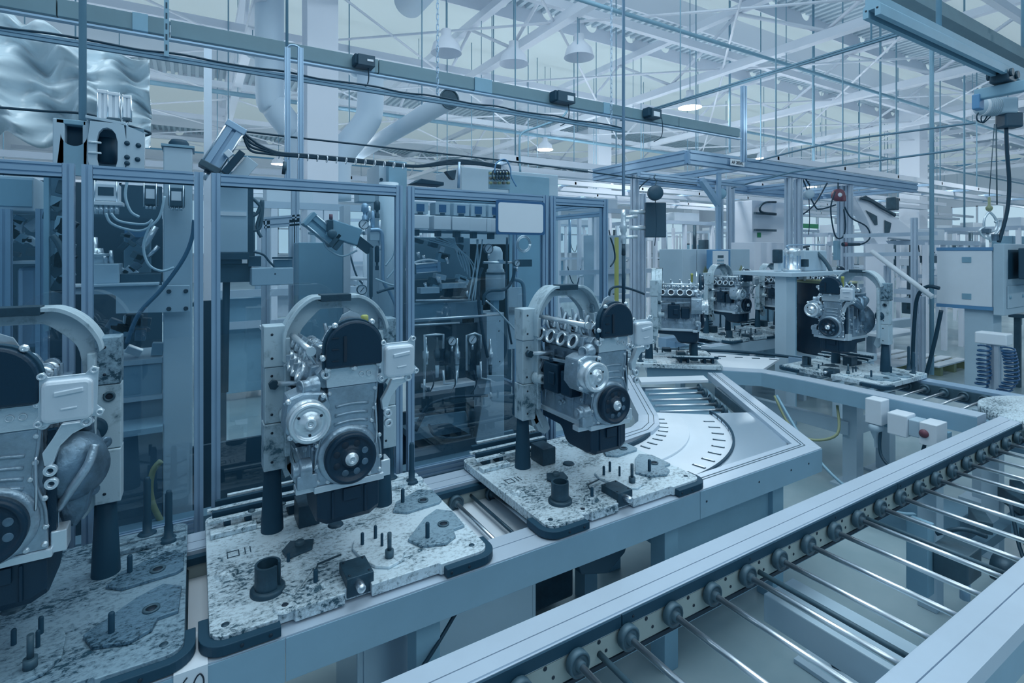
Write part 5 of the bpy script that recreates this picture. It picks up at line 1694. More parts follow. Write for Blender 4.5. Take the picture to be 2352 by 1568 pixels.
g.add('pale_bar', py_box(1016, 650, 1072, 662, 2.78, 0.06), MACHN, bev=0.002)
g.add('pale_bar', py_box(966, 660, 1010, 674, 2.76, 0.06), PAINTL, bev=0.003)
g.add('spacer_tube', M().cyl(ony(955, 690, 2.76), ony(1080, 688, 2.76), 0.006, n=8), CHROME)
for i in range(26):
    px, py = 948 + rs.random() * 135, 548 + rs.random() * 140
    if i % 3 == 0:
        g.add('fitting', M().cyl(ony(px, py, 2.82), ony(px + 4, py + 14, 2.82), 0.010, 0.007, n=10), CHROME)
    else:
        g.add('sensor_block', M().cb(ony(px, py, 2.86), (0.03 + 0.04 * rs.random(), 0.05, 0.02 + 0.03 * rs.random()), ry=rs.random() * 0.4), [SLATE, PAINT, DSTEEL, MACHN, RUBBER][i % 5], bev=0.003)
air_cylinder(ony(944, 618, 2.75), ony(1008, 612, 2.75), 0.028, 'pale lying air cylinder beside the tall fence post', ALU)
for j in range(6):
    pts = [(1044 - 14 * j, 545 + j), (1046 + 2 * j, 560 + 3 * j), (1052 + 8 * j, 590 + 5 * j), (1062 + 6 * j, 615 + 8 * j)]
    hose([ony(x, y, 2.72) for x, y in pts], 0.0035, ['rightmost', 'second from right', 'third from right', 'third from left', 'second from left', 'leftmost'][j] + ' of the six thin hoses fanning out below the controllers', TUBE, grp='thin hoses below the controllers')
for kk, (a_, b_) in enumerate(((1098, 1076), (1108, 1084), (1095, 1090))):
    hose([ony(a_, 550, 2.7), ony((a_ + b_) / 2 + 5, 600, 2.68), ony(b_, 690, 2.7)], 0.0045, ['left', 'middle', 'right'][kk] + ' clear hose slanting down left of the pale tank', TUBE, grp='clear hoses left of the tank')
hose([ony(x, y, 2.68) for x, y in ((942, 608), (960, 600), (985, 596), (1005, 600))], 0.006, 'white hose above the lying air cylinder', WHITE)
g = G('air_tank', 'pale upright air tank with black hoses behind the glass', 'tank', (ony(1138, 690, 2.85).x, 2.85, 0.9))
c0, c1 = ony(1138, 690, 2.85), ony(1138, 545, 2.85)
g.add('shell', M().lathe(c0, (0, 0, 1), [(0, 0), (0.05, 0.005), (0.062, 0.02), (0.062, 0.17), (0.055, 0.18), (0.055, 0.19), (0.045, 0.20), (0.045, 0.30), (0.03, 0.33), (0, 0.34)], 26), PAINTL)
g.add('band', M().lathe(c0 + V((0, 0, 0.165)), (0, 0, 1), [(0.064, 0), (0.064, 0.012), (0.06, 0.012)], 26), DSTEEL)
g.add('valve', M().cyl(ony(1110, 603, 2.78), ony(1175, 603, 2.78), 0.008, n=8).cb(ony(1150, 600, 2.78), (0.03, 0.02, 0.02)), CHROME)
g.add('stand', M().box(c0.x - 0.02, 2.84, 0, c0.x + 0.02, 2.88, c0.z), PAINT)
hose([ony(x, y, 2.75) for x, y in ((1110, 700), (1112, 680), (1125, 668), (1160, 664), (1178, 640), (1182, 615))], 0.010, 'thick black hose curving across the pale tank')
hose([ony(x, y, 2.72) for x, y in ((1120, 820), (1108, 760), (1100, 700), (1100, 640), (1108, 615))], 0.010, 'thick black hose running down left of the tank')
hose([ony(x, y, 2.76) for x, y in ((1165, 545), (1163, 640), (1164, 720), (1175, 790))], 0.007, 'thin black hose running down right of the tank')
hose([ony(x, y, 2.8) for x, y in ((1178, 640), (1200, 650), (1204, 690), (1206, 760))], 0.013, 'grey corrugated hose arching down beside the cradle', PAINTD)
hose([ony(x, y, 2.6) for x, y in ((1116, 690), (1145, 716), (1172, 745), (1190, 765))], 0.005, 'pale rod slanting down to the cradle column', MACHN)
g = G('wire_reel', 'coil of wire with a round frame behind the fence post', 'coil', ony(1205, 560, 2.9))
for r in (0.055, 0.048, 0.042):
    g.add('loop', M().tube([ony(1205, 560, 2.9) + V((r * math.cos(a), 0.01, r * math.sin(a))) for a in [2 * PI * i / 20 for i in range(21)]], 0.003, 6, spline=False), CHROME)
g.add('hook_plate', py_box(1196, 596, 1222, 612, 2.9, 0.05), DSTEEL)
g = G('mesh_bin', 'pale wire mesh panel behind the cradle by the tank', 'mesh panel', (ony(1185, 800, 3.0).x, 3.0, 0.6))
g.add('panel', py_box(1168, 660, 1206, 800, 3.0, 0.02), PAINTL)
mm = M()
for i in range(12):
    x = 1170 + 3 * i
    mm.cyl(ony(x, 706, 2.99), ony(x, 722, 2.99), 0.001, n=4)
for i in range(6):
    mm.cyl(ony(1169, 706 + 3 * i, 2.99), ony(1205, 706 + 3 * i, 2.99), 0.001, n=4)
g.add('wire_mesh', mm, INK, stuff=True)
# pipe rack below: regulators with elbows
g = G('pipe_rack', 'rack of air regulators with elbowed steel pipes behind the glass', 'pipework', (ony(1040, 900, 2.72).x, 2.72, 0.85))
g.add('top_bar', M().cyl(ony(942, 735, 2.62), ony(1155, 722, 2.62), 0.006, n=10), CHROME)
g.add('lower_bar', M().cyl(ony(942, 747, 2.62), ony(1055, 741, 2.62), 0.005, n=10), MACHN)
g.add('back_plate', py_box(944, 745, 1150, 880, 2.9, 0.02), GREYD)
for i, px in enumerate((978, 1004, 1026, 1050, 1074, 1098, 1126)):
    y0 = 768 + (i % 3) * 8
    g.add('regulator', M().lathe(ony(px, 836, 2.75), (0, 0, 1), [(0.013, 0), (0.013, 0.03), (0.018, 0.034), (0.018, 0.07), (0.012, 0.075), (0.010, 0.10), (0.006, 0.11), (0.006, 0.15), (0, 0.15)], 14), [MACHN, SLATE, DSTEEL][i % 3])
    g.add('bowl', M().cyl(ony(px, 838, 2.75), ony(px, 866, 2.75), 0.012, 0.009, n=12), TUBE if i % 2 else DSTEEL)
for pts in ([(975, 870), (976, 800), (975, 770), (1000, 768), (1018, 768), (1018, 800)], [(1018, 850), (1020, 880), (1048, 880), (1050, 850)], [(1072, 850), (1072, 770), (1090, 765), (1104, 770), (1104, 800)], [(1104, 830), (1104, 868), (1126, 872), (1128, 900)], [(975, 870), (974, 915)], [(946, 728), (948, 716), (946, 700)], [(1126, 900), (1128, 912)]):
    g.add('elbow_pipe', M().tube([ony(x, y, 2.72) for x, y in pts], 0.0075, 8, spline=False), MACHN)
for px in (990, 1040, 1088):
    g.add('air_line', M().tube([ony(px, 850, 2.7), ony(px + 6, 880, 2.68), ony(px - 6, 905, 2.7)], 0.004, 6), CABLE)
g.add('shelf', py_box(985, 884, 1092, 892, 2.7, 0.12), WHITE)
# pale column by the right part of the glass
g = G('machine_column', 'pale flat column plate with small screws right of the pipe rack', 'column', (ony(1150, 1000, 2.75).x, 2.75, 0))
a, b = ony(1118, 720, 2.78), ony(1158, 720, 2.78)
g.add('post', M().box(a.x, 2.78, 0.0, b.x, 2.95, a.z), PAINTL, bev=0.003)
g.add('guard_plate', M().prism([ony(1093, 1015, 2.72), ony(1158, 1005, 2.72), ony(1158, 862, 2.72), ony(1120, 862, 2.72)], (0, 0.01, 0)), PAINTL)
for px, py in ((1148, 737), (1148, 830), (1146, 760)):
    g.add('screw', M().lathe(ony(px, py, 2.72), (0, -1, 0), [(0.005, 0), (0, 0.002)], 8), INK)
# sloped plates and cables low behind the glass
g = G('lower_fixture', 'pale and dark slanted plates low behind the glass', 'fixture', (ony(1030, 1000, 2.75).x, 2.75, 0.7))
g.add('top_plate', M().prism([ony(945, 962, 2.75), ony(1070, 945, 2.75), ony(1085, 1000, 2.75), ony(1030, 970, 2.75), ony(970, 980, 2.75)], (0, 0.02, 0)), PAINT)
g.add('dark_plate', py_box(945, 985, 1080, 1000, 2.8, 0.2), PAINTD)
g.add('low_wall', py_box(945, 1012, 1180, 1130, 2.85, 0.02), PAINTD)
g.add('pump', M().lathe(ony(1083, 1002, 2.72), (0, 0, 1), [(0.012, 0), (0.012, 0.05), (0.022, 0.06), (0.022, 0.15), (0.016, 0.16), (0, 0.16)], 16), DSTEEL)
for kk, pts in enumerate(([(945, 1000), (965, 960), (985, 930), (1040, 912), (1120, 908)], [(945, 955), (1000, 945), (1070, 935)], [(984, 890), (982, 930), (955, 990)], [(985, 975), (1000, 1000), (1040, 1006), (1080, 998)])):
    hose([ony(x, y, 2.66) for x, y in pts], 0.008, ['long black cable trailing up right over the low plates behind the glass', 'short level black cable over the low plates behind the glass', 'black cable dropping beside the tall fence post to the low plates', 'black cable sagging in front of the low plates behind the glass'][kk], grp='cables trailing low behind the glass')

# ---------------- cabinets seen above the fence
g = G('roof_cabinet', 'pale grey box cabinet rising above the fence beside the cable bundle', 'cabinet', (ony(905, 440, 3.0).x, 3.0, 1.2))
g.add('body', M().box(ony(893, 372, 3.0).x, 3.0, 1.2, ony(935, 372, 3.0).x, 3.3, ony(915, 370, 3.0).z), PAINT, bev=0.004)
g.add('pale_side', M().box(ony(870, 385, 3.05).x, 3.05, 1.2, ony(892, 372, 3.05).x, 3.3, ony(880, 376, 3.05).z), PAINTL, bev=0.004)
g.add('knob', M().cyl(ony(876, 412, 3.05), ony(876, 412, 3.02), 0.01, n=12), RUBBER)
g.add('stand', M().box(ony(885, 400, 3.05).x, 3.1, 0, ony(925, 400, 3.05).x, 3.2, 1.2), PAINT)
g = G('roof_cabinet', 'long pale cabinet with a grey lid behind the coil block above the fence', 'cabinet', (ony(1170, 440, 3.6).x, 3.6, 1.0))
g.add('body', M().box(ony(1060, 400, 3.6).x, 3.6, 1.2, ony(1282, 400, 3.6).x, 4.1, ony(1170, 392, 3.6).z), PAINTL, bev=0.006)
g.add('door_panel', M().box(ony(1170, 400, 3.59).x, 3.59, 1.25, ony(1262, 400, 3.59).x, 3.6, ony(1170, 400, 3.59).z), PAINT, bev=0.004)
g.add('leg', M().box(ony(1100, 400, 3.6).x, 3.7, 0, ony(1110, 400, 3.6).x, 3.8, 1.2), PAINT)
g.add('leg', M().box(ony(1262, 400, 3.6).x, 3.7, 0, ony(1272, 400, 3.6).x, 3.8, 1.2), PAINT)
g = G('hose_block', 'brown and black coiled hose block on top of the fence cabinet', 'hose block', ony(1150, 432, 2.75))
g.add('mount_plate', py_box(1125, 395, 1172, 434, 2.78, 0.02), PAINT)
for i in range(5):
    for j in range(3):
        g.add('union', M().cyl(ony(1124 + i * 10, 398 + 11 * j, 2.74), ony(1130 + i * 10, 398 + 11 * j, 2.74), 0.009, n=10), COPPER if (i + j) % 2 else YELD)
for i in range(5):
    c = ony(1136 + i * 7, 402, 2.72)
    g.add('loop', M().tube([c + V((0.016 * math.cos(a), 0, 0.03 * math.sin(a))) for a in [2 * PI * k / 14 for k in range(15)]], 0.004, 6, spline=False), CABLE)
g.add('blue_hose', M().tube([ony(x, y, 2.72) for x, y in ((1136, 398), (1140, 375), (1160, 366), (1172, 385), (1174, 405), (1186, 428))], 0.0045, 6), BLUEL)
g = G('beacon_post', 'dark flag shaped sensor on a thin post above the fence', 'sensor', ony(1052, 430, 2.8))
g.add('post', M().cyl(ony(1053, 432, 2.8), ony(1055, 372, 2.8), 0.008, n=10), ALU)
g.add('head', M().prism([ony(1025, 393, 2.8), ony(1048, 390, 2.8), ony(1045, 412, 2.8), ony(1038, 410, 2.8)], (0, 0.04, 0)), DSTEEL)
g = G('dark_cover', 'black sloping hood lying on top of the guard fence', 'hood', ony(985, 428, 2.6))
g.add('hood', M().prism([ony(950, 420, 2.6), ony(968, 410, 2.6), ony(1020, 418, 2.6), ony(1020, 426, 2.6)], (0, 0.1, 0)), RUBBER, bev=0.003)
# ================================================================ OVERHEAD
# crumpled pale plastic sheeting draped behind the left machines
sh = M()
nx2, nz2 = 70, 36
gx = []
for j in range(nz2 + 1):
    for i in range(nx2 + 1):
        u, v_ = i / nx2, j / nz2
        x = ony(-160, 300, 5.0).x + u * (ony(345, 300, 5.0).x - ony(-160, 300, 5.0).x)
        z = 2.55 + v_ * 1.05 - 0.42 * u * v_ + 0.03 * math.sin(9 * u)
        y = 5.0 + 0.10 * math.sin(13 * u + 4 * v_) + 0.06 * math.sin(31 * u - 9 * v_) + 0.05 * math.sin(17 * v_ + 6 * u) + 0.03 * math.sin(53 * v_ - 20 * u)
        z += 0.03 * math.sin(25 * u + 8 * v_)
        gx.append(V((x, y, z)))
sh.add(gx, [(j * (nx2 + 1) + i, j * (nx2 + 1) + i + 1, (j + 1) * (nx2 + 1) + i + 1, (j + 1) * (nx2 + 1) + i) for j in range(nz2) for i in range(nx2)], True)
SHEET = mat('crumpled_plastic', (0.62, 0.76, 0.84), 0.22, coat=0.4)
o = solo('plastic_sheet', sh, SHEET, 'crumpled pale plastic sheeting draped high behind the left machines', 'sheet')
so = o.modifiers.new('thick', 'SOLIDIFY')
so.thickness = 0.004
g = G('sheet_frame', 'light frame holding up the crumpled plastic sheeting', 'frame', (o.location.x, 5.2, 0))
for x in (o.location.x - 1.2, o.location.x + 1.0):
    g.add('post', M().box(x - 0.03, 5.2, 0, x + 0.03, 5.26, 3.6), RAILT)
g.add('top_rail', M().box(o.location.x - 1.3, 5.18, 3.56, o.location.x + 1.1, 5.24, 3.62), RAILT)
# flat busbar trunking above the fence, along the line
YT = 3.5
g = G('busbar_trunking', 'long grey overhead trunking with black tap-off boxes running above the guard fence', 'trunking', ony(700, 140, YT))
z1, z0 = ony(700, 104, YT).z, ony(700, 137, YT).z
xs = [ony(p, 100, YT).x for p in (-260, 130, 390, 870, 1090, 1130, 1400, 1560, 1700)]
for i in range(8):
    if i != 4:
        g.add('trunking_length', M().box(xs[i] + 0.003, YT, z0, xs[i + 1] - 0.003, YT + 0.07, z1), mat('grey_trunking', (0.16, 0.28, 0.34), 0.5, var=0.15, vscale=2), bev=0.002)
g.add('joint_sleeve', M().box(xs[4], YT - 0.008, z0 - 0.006, xs[5], YT + 0.078, z1 + 0.006), PAINT, bev=0.003)
for px in (340, 860, 1400):
    a = ony(px, 100, YT).x
    g.add('joint_sleeve', M().box(a - 0.07, YT - 0.006, z0 - 0.003, a, YT + 0.075, z1 + 0.003), PAINT, bev=0.002)
g.add('lower_lip', M().box(xs[0], YT - 0.02, z0 - 0.028, xs[-1], YT + 0.02, z0 - 0.018), ALU)
LT = ['black tap-off box with a hanging wire left on the overhead trunking', 'black tap-off box with a white label in the middle of the overhead trunking', 'small tap-off box at the far end of the overhead trunking']
for k, (p0, p1, y0, y1) in enumerate(((815, 862, 122, 150), (1275, 1322, 207, 234), (1490, 1520, 246, 270))):
    gg = G('tap_off_box', LT[k], 'electrical box', ony((p0 + p1) / 2, y1, YT - 0.1), 'tap-off boxes on the overhead trunking')
    gg.add('box', py_box(p0 + 8, y0 + 3, p1, y1, YT - 0.1, 0.095), GREYD, bev=0.003)
    gg.add('side_cover', py_box(p0, y0, p0 + 12, y1 - 4, YT - 0.085, 0.08), RUBBER, bev=0.006)
    gg.add('label_plate', py_box(p1 - 18, y1 - 14, p1 - 4, y1 - (9 if k == 0 else 3), YT - 0.103, 0.003), WHITE)
    gg.add('wire', M().tube([ony(p0 + 30, y1, YT - 0.05), ony(p0 + 32, y1 + 25, YT - 0.05), ony(p0 + 28, y1 + 45, YT - 0.05), ony(p0 + 12, y1 + 55, YT - 0.05)], 0.004, 6), CABLE)
area('added_trunking_uplight', (1.5, YT + 0.035, z1 + 0.02), (PI, 0, 0), 9, 0.06, 30, (0.92, 0.96, 1.0))  # added upward light above the trunking, brightens the near roof steel
# hanging cable rail with chains
YR = 3.3
a0, a1 = ony(-250, 60, YR), ony(1430, 302, YR)
zr = ony(1005, 232, YR).z
g = G('hanging_rail', 'thin cable rail hung on chains below the overhead trunking', 'rail', (ony(1005, 232, YR).x, YR, zr))
g.add('rail', M().sweep(alu_sec(0.022, 0.03), (a0.x, YR, zr), (a1.x, YR, zr)), mat('blue_grey_rail', (0.16, 0.30, 0.42), 0.5))
g.add('cable', M().tube([(a0.x + (a1.x - a0.x) * i / 24, YR - 0.01, zr + 0.022 + 0.006 * math.sin(i * 2.3)) for i in range(25)], 0.006, 6), CABLE)
CL = ['perforated hanger strap holding the cable rail at the left', 'link chain holding the cable rail in the middle', 'link chain beside the long vertical air pipe']
for k, px in enumerate((383, 1005, 1404)):
    p = ony(px, 200, YR)
    gg = G('hanger_chain', CL[k], 'chain', (p.x, YR, zr), 'hangers of the cable rail')
    if k == 0:
        gg.add('strap', M().box(p.x - 0.011, YR - 0.03, zr, p.x + 0.011, YR - 0.027, 7.3), PAINT)
        hm = M()
        for i in range(74):
            hm.box(p.x - 0.004, YR - 0.0315, zr + 0.03 + 0.055 * i, p.x + 0.004, YR - 0.0295, zr + 0.06 + 0.055 * i)
        gg.add('strap_slots', hm, DSTEEL, stuff=True)
    else:
        hm = M()
        q = [(0.008, 0.018), (0.008, -0.018), (-0.008, -0.018), (-0.008, 0.018), (0.008, 0.018)]
        for i in range(112):
            c = V((p.x, YR, zr + 0.03 + 0.036 * i))
            pts = [c + (V((a, 0, b)) if i % 2 else V((0, a, b))) for a, b in [(0.008, 0.014), (0.005, 0.022), (-0.005, 0.022), (-0.008, 0.014), (-0.008, -0.014), (-0.005, -0.022), (0.005, -0.022), (0.008, -0.014), (0.008, 0.014)]]
            hm.tube(pts, 0.0025, 5, spline=False)
        gg.add('links', hm, ALU, stuff=True)
hose([ony(x, y, 3.1) for x, y in ((-100, 240), (0, 247), (100, 255), (200, 262), (300, 290), (345, 305), (330, 312))], 0.006, 'thin dark cable crossing behind the upright air cylinders', name='cable', cat='cable')
hose([ony(x, y, 3.4) for x, y in ((545, 300), (700, 318), (900, 340), (1045, 356), (1200, 374), (1430, 405), (1600, 425))], 0.006, 'long black cable sagging over the roof cabinets', name='cable', cat='cable')


def pole(px, y0, y1, Y, r, label, mt=PAINT, name='hanger_rod', cat='rod', grp='rods hanging from the roof'):
    a, b = ony(px, y0, Y), ony(px, y1, Y)
    return solo(name, M().cyl((a.x, Y, b.z), (a.x, Y, max(a.z, b.z)), r, n=10), mt, label, cat, grp)


# hanger rods reach up to the trusses
def hang(px, y1, Y, r, label, mt=PAINT, top=7.3, grp='rods hanging from the roof'):
    b = ony(px, y1, Y)
    return solo('hanger_rod', M().cyl((b.x, Y, b.z), (b.x, Y, top), r, n=10), mt, label, 'rod', grp)


hang(190, 276, 3.05, 0.0145, 'thick grey rod coming down behind the pale press head')
g = G('strut_hanger', 'double grey strut frame hanging left of the white roof column', 'hanger', ony(672, 120, 3.2))
for px in (660, 690):
    a, b = ony(px, 110, 3.2), ony(px, 420, 3.2)
    g.add('strut', M().sweep(alu_sec(0.03, 0.02), b, (b.x, b.y, a.z), (0, 1, 0)), ALU)
g.add('hook', M().tube([ony(x, y, 3.2) for x, y in ((655, 120), (662, 106), (676, 104), (690, 112), (694, 124))], 0.006, 6), ALU)
g.add('rod', M().cyl(ony(659, 105, 3.2), V((ony(659, 105, 3.2).x, 3.2, 7.3)), 0.008, n=8), PAINT)
g.add('end_fitting', M().cyl(ony(652, 400, 3.2), ony(655, 372, 3.2), 0.012, n=10), DSTEEL)
# long air pipe with balancer hose in the middle
g = G('air_drop_pipe', 'long vertical steel air pipe with a black lower hose right of the fence', 'pipe', ony(1436, 720, 2.75))
a = ony(1432, 300, 2.75)
zz = lambda py: ony(1432, py, 2.75).z
g.add('pipe', M().cyl((a.x, 2.75, zz(450)), (a.x, 2.75, 7.3), 0.011, n=12), ALU)
g.add('coupling', M().lathe((a.x, 2.75, zz(560)), (0, 0, 1), [(0.012, 0), (0.02, 0.01), (0.02, 0.05), (0.015, 0.07), (0.024, 0.09), (0.024, 0.13), (0.018, 0.15), (0.018, 0.2), (0.014, 0.24), (0, 0.24)], 14), MACHN)
g.add('handle', M().cyl((a.x, 2.75, zz(545)), (a.x + 0.1, 2.72, zz(543)), 0.012, n=10).cyl((a.x, 2.75, zz(500)), (a.x + 0.1, 2.72, zz(496)), 0.012, n=10), MACHN)
g.add('black_hose', M().cyl((a.x, 2.75, zz(705)), (a.x, 2.75, zz(585)), 0.012, n=12), RUBBER)
g.add('nozzle', M().cyl((a.x, 2.75, zz(585)), (a.x, 2.75, zz(560)), 0.014, 0.012, n=12), DSTEEL)
hose([ony(x, y, 2.9) for x, y in ((1398, 690), (1402, 665), (1420, 658), (1450, 664), (1480, 675))], 0.009, 'black hose with yellow band arching behind the corner engine')
hose([ony(x, y, 2.9) for x, y in ((1402, 545), (1410, 570), (1412, 595), (1402, 612))], 0.006, 'short black hose bowed beside the end post of the fence')
# ventilation ducts
p0 = onz(930, -10, 6.2)
g = G('ventilation_duct', 'large round white duct under the roof bending down beside the white column', 'duct', p0)
g.add('main_run', M().cyl((p0.x, p0.y - 3, 6.0), (p0.x, 8.6, 6.0), 0.26, n=28), DUCT)
q = lambda px, py, Y=8.5: ony(px, py, Y)
g.add('down_pipe', M().tube([q(850, 150), q(850, 250), q(835, 290), q(790, 345), q(775, 380), q(775, 460)], 0.21, 24), DUCT)
g.add('collar', M().ring(q(850, 172), (0, 0, 1), 0.34, 0.21, 0.05, 28), DUCT)
g = G('ventilation_duct', 'round white duct dropping beside the hanging strut frame', 'duct', q(620, 100))
g.add('down_pipe', M().tube([q(620, -120), q(620, 200), q(632, 245), q(665, 290), q(690, 320), q(692, 470)], 0.20, 24), DUCT)
g.add('collar', M().ring(q(620, 130), (0, 0, 1), 0.33, 0.2, 0.05, 28), DUCT)
# branch duct with dark open end
c = ony(1032, 228, 6.5)
g = G('duct_outlet', 'round duct ending in a dark open mouth below the overhead trunking', 'duct', c)
g.add('duct', M().cyl((c.x, 6.5, c.z), (c.x, 12.5, c.z), 0.135, n=28), DUCT)
g.add('mouth', M().lathe((c.x, 6.495, c.z), (0, -1, 0), [(0.13, 0), (0.0, 0.0)], 28), DSTEEL)
g.add('rim', M().ring((c.x, 6.5, c.z), (0, -1, 0), 0.14, 0.125, 0.02, 28), SLATE)
g.add('hanger', M().cyl((c.x, 7.5, c.z), (c.x, 7.5, 7.3), 0.01, n=6), PAINT)
# pipes along the roof
for k, (y, z, r, lb) in enumerate(((5.6, 5.15, 0.03, 'nearest thin pipe running along under the roof'), (9.5, 5.2, 0.035, 'second thin pipe running along under the roof'), (13.0, 5.2, 0.05, 'farthest pipe running along under the roof'))):
    g = G('roof_pipe', lb, 'pipe', (8, y, z - r), 'pipes along the roof')
    g.add('pipe', M().cyl((-5, y, z), (40, y, z), r, n=10), PAINT)
    for i in range(11):
        X = -3.4 + 4.2 * i
        if X < 40:
            g.add('clip', M().cyl((X, y, z), (X, y, 7.3), 0.008, n=6), PAINT)
# high bay lamps round the bulbs
lamp_lab = ['high bay lamp over the far conveyors near the crane rail', 'lit high bay lamp glowing right of the black tap-off boxes', 'high bay lamp deep in the hall behind the roof cabinets', 'high bay lamp far right behind the control cabinet',
            'high bay lamp glowing just above the gantry', 'small high bay lamp far behind the gantry posts', 'distant high bay lamp near the right wall', 'distant high bay lamp above the hall middle', 'distant high bay lamp by the far windows',
            'lit high bay lamp glowing below the cable bundle', 'small high bay lamp behind the white roof column', 'lit high bay lamp above the crumpled sheeting at the left edge', 'farthest high bay lamp by the right wall', 'high bay lamp far behind the wide fence panel',
            'unlit bell lamp right of the long air pipe', 'unlit bell lamp right of the dark duct mouth', 'unlit bell lamp beside the middle chain', 'unlit bell lamp above the middle of the trunking']
spots = [(x_, y_, 4.83) for x_, y_ in ((11, -1.6), (9, 7.6), (9, 13), (16, 3), (16, 10.5), (16, 18), (25, 5), (25, 14), (25, 24), (2.2, 13), (2.5, 20), (-2.5, 12), (34, 12), (7, 26))]
spots += [tuple(onz(px, py, 4.83)) for px, py, Y in ((1330, 128, 9.0), (1130, 232, 13.5), (1025, 118, 9.5), (1180, 143, 9.5))]
x_, y_, z_ = spots[0]
g = G('high_bay_lamp', lamp_lab[0], 'lamp', spots[0], 'high bay lamps')
g.add('shade', M().lathe((x_, y_, z_ - 0.03), (0, 0, 1), [(0.24, 0), (0.23, 0.02), (0.20, 0.14), (0.10, 0.24), (0.08, 0.26), (0.08, 0.36), (0, 0.37)], 24), WSTEEL)
g.add('cord', M().cyl((x_, y_, z_ + 0.32), (x_, y_, 7.3), 0.01, n=6), PAINT)
for k_ in range(1, len(spots)):
    dup(g.t, spots[k_], label=lamp_lab[k_])
# crane rails at top right
g = G('crane_rail', 'heavy grey crane rail with an open end in the top right corner', 'rail', (5.5, 1.8, 3.35))
prof = [(-0.055, -0.07), (-0.02, -0.07), (-0.02, -0.055), (-0.045, -0.055), (-0.045, 0.0), (-0.03, 0.02), (-0.045, 0.07), (0.045, 0.07), (0.03, 0.02), (0.045, 0.0), (0.045, -0.055), (0.02, -0.055), (0.02, -0.07), (0.055, -0.07), (0.055, 0.08), (-0.055, 0.08)]
g.add('rail', M().sweep([(-0.055, -0.07), (-0.02, -0.07), (-0.02, -0.02), (0.02, -0.02), (0.02, -0.07), (0.055, -0.07), (0.055, 0.0), (0.04, 0.02), (0.04, 0.07), (-0.04, 0.07), (-0.04, 0.02), (-0.055, 0.0)], (3.95, 1.8, 3.42), (9.5, 1.8, 3.42)), PAINT)
for dy in (-0.035, 0.035):
    g.add('end_screw', M().lathe((3.95, 1.8 + dy, 3.40), (-1, 0, 0), [(0.008, 0), (0, 0.003)], 10), INK)
for x in (5.0, 8.2):
    g.add('suspension', M().cyl((x, 1.8, 3.5), (x, 1.8, 7.3), 0.02, n=8), PAINT)
g = G('crane_rail', 'second crane rail higher up beyond the first in the top right corner', 'rail', (7.5, 2.36, 4.1))
g.add('rail', M().sweep([(-0.06, -0.08), (0.06, -0.08), (0.06, 0.0), (0.04, 0.02), (0.04, 0.08), (-0.04, 0.08), (-0.04, 0.02), (-0.06, 0.0)], (4.0, 2.36, 4.22), (13, 2.36, 4.22)), mat('grey_trunking', (0.16, 0.28, 0.34)))
for x in (6.0, 9.0, 12):
    g.add('suspension', M().cyl((x, 2.36, 4.3), (x, 2.36, 7.3), 0.02, n=8), PAINT)
a, b = ony(2280, 192, 1.95), ony(2352, 175, 1.6)
g = G('trolley_beam', 'pale cross beam of the hoist trolley below the crane rail', 'beam', a)
xb = 6.35
g.add('beam', M().box(xb - 0.04, -0.5, 3.18, xb + 0.04, 2.0, 3.28), PAINT, bev=0.01)
g.add('trolley', M().cb((xb, 1.8, 3.33), (0.2, 0.14, 0.08)), DSTEEL, bev=0.01)
for i in range(4):
    g.add('trolley_wheel', M().cyl((xb - 0.07 + 0.14 * (i % 2), 1.72 + 0.16 * (i // 2) - 0.01, 3.36), (xb - 0.07 + 0.14 * (i % 2), 1.72 + 0.16 * (i // 2) + 0.01, 3.36), 0.035, n=16), DSTEEL)
g.add('bumper', M().cb((xb, 1.98, 3.16), (0.12, 0.06, 0.14)), BLUEL, bev=0.01)
# electric hoist
dh = 5.6
g = G('electric_hoist', 'electric chain hoist with a ribbed motor hanging at the right edge', 'hoist', atd(2295, 292, dh))
hc = atd(2290, 245, dh)
rt = V((FY, -FX, 0))
g.add('motor', M().cyl(hc - rt * 0.17, hc - rt * 0.02, 0.095, n=24), WHITE)
g.add('end_cover', M().lathe(hc - rt * 0.17, -rt, [(0.09, 0), (0.07, 0.03), (0, 0.035)], 22), PAINTL)
g.add('dark_port', M().cyl(hc - rt * 0.205, hc - rt * 0.21, 0.045, n=16), DSTEEL)
for i in range(6):
    g.add('cooling_rib', M().ring(hc - rt * (0.04 + 0.02 * i), rt, 0.102, 0.09, 0.006, 24), PAINTL)
g.add('gear_case', M().cb(hc + rt * 0.07, (0.18, 0.16, 0.17), rz=-math.atan2(FX, FY)), PAINTL, bev=0.02)
g.add('chain_bag', M().cb(hc + rt * 0.13 + V((0, 0, -0.15)), (0.19, 0.14, 0.16), rz=-math.atan2(FX, FY)), GREYD, bev=0.02)
g.add('top_hook', M().tube([hc + V((0, 0, 0.08)), hc + V((0.02, 0, 0.14)), hc + V((-0.02, 0, 0.17)), hc + V((0, 0, 0.2))], 0.012, 8), DSTEEL)
g.add('cable_loop', M().tube([atd(x, y, dh) for x, y in ((2262, 248), (2245, 262), (2245, 276), (2258, 280), (2270, 262))], 0.007, 6), CABLE)
g.add('cable_loop', M().tube([atd(x, y, dh) for x, y in ((2270, 252), (2254, 268), (2258, 282), (2275, 268))], 0.006, 6), CABLE)
g.add('chain', M().cyl(atd(2288, 285, dh), atd(2290, 470, dh), 0.006, n=6), SLATE)
g.add('chain', M().cyl(atd(2284, 285, dh), atd(2272, 450, dh), 0.004, n=6), SLATE)
g.add('yellow_grip', M().lathe(atd(2272, 484, dh), (0, 0, 1), [(0.02, 0), (0.03, 0.02), (0.03, 0.04), (0.012, 0.06), (0.012, 0.14), (0, 0.15)], 12), YELD)
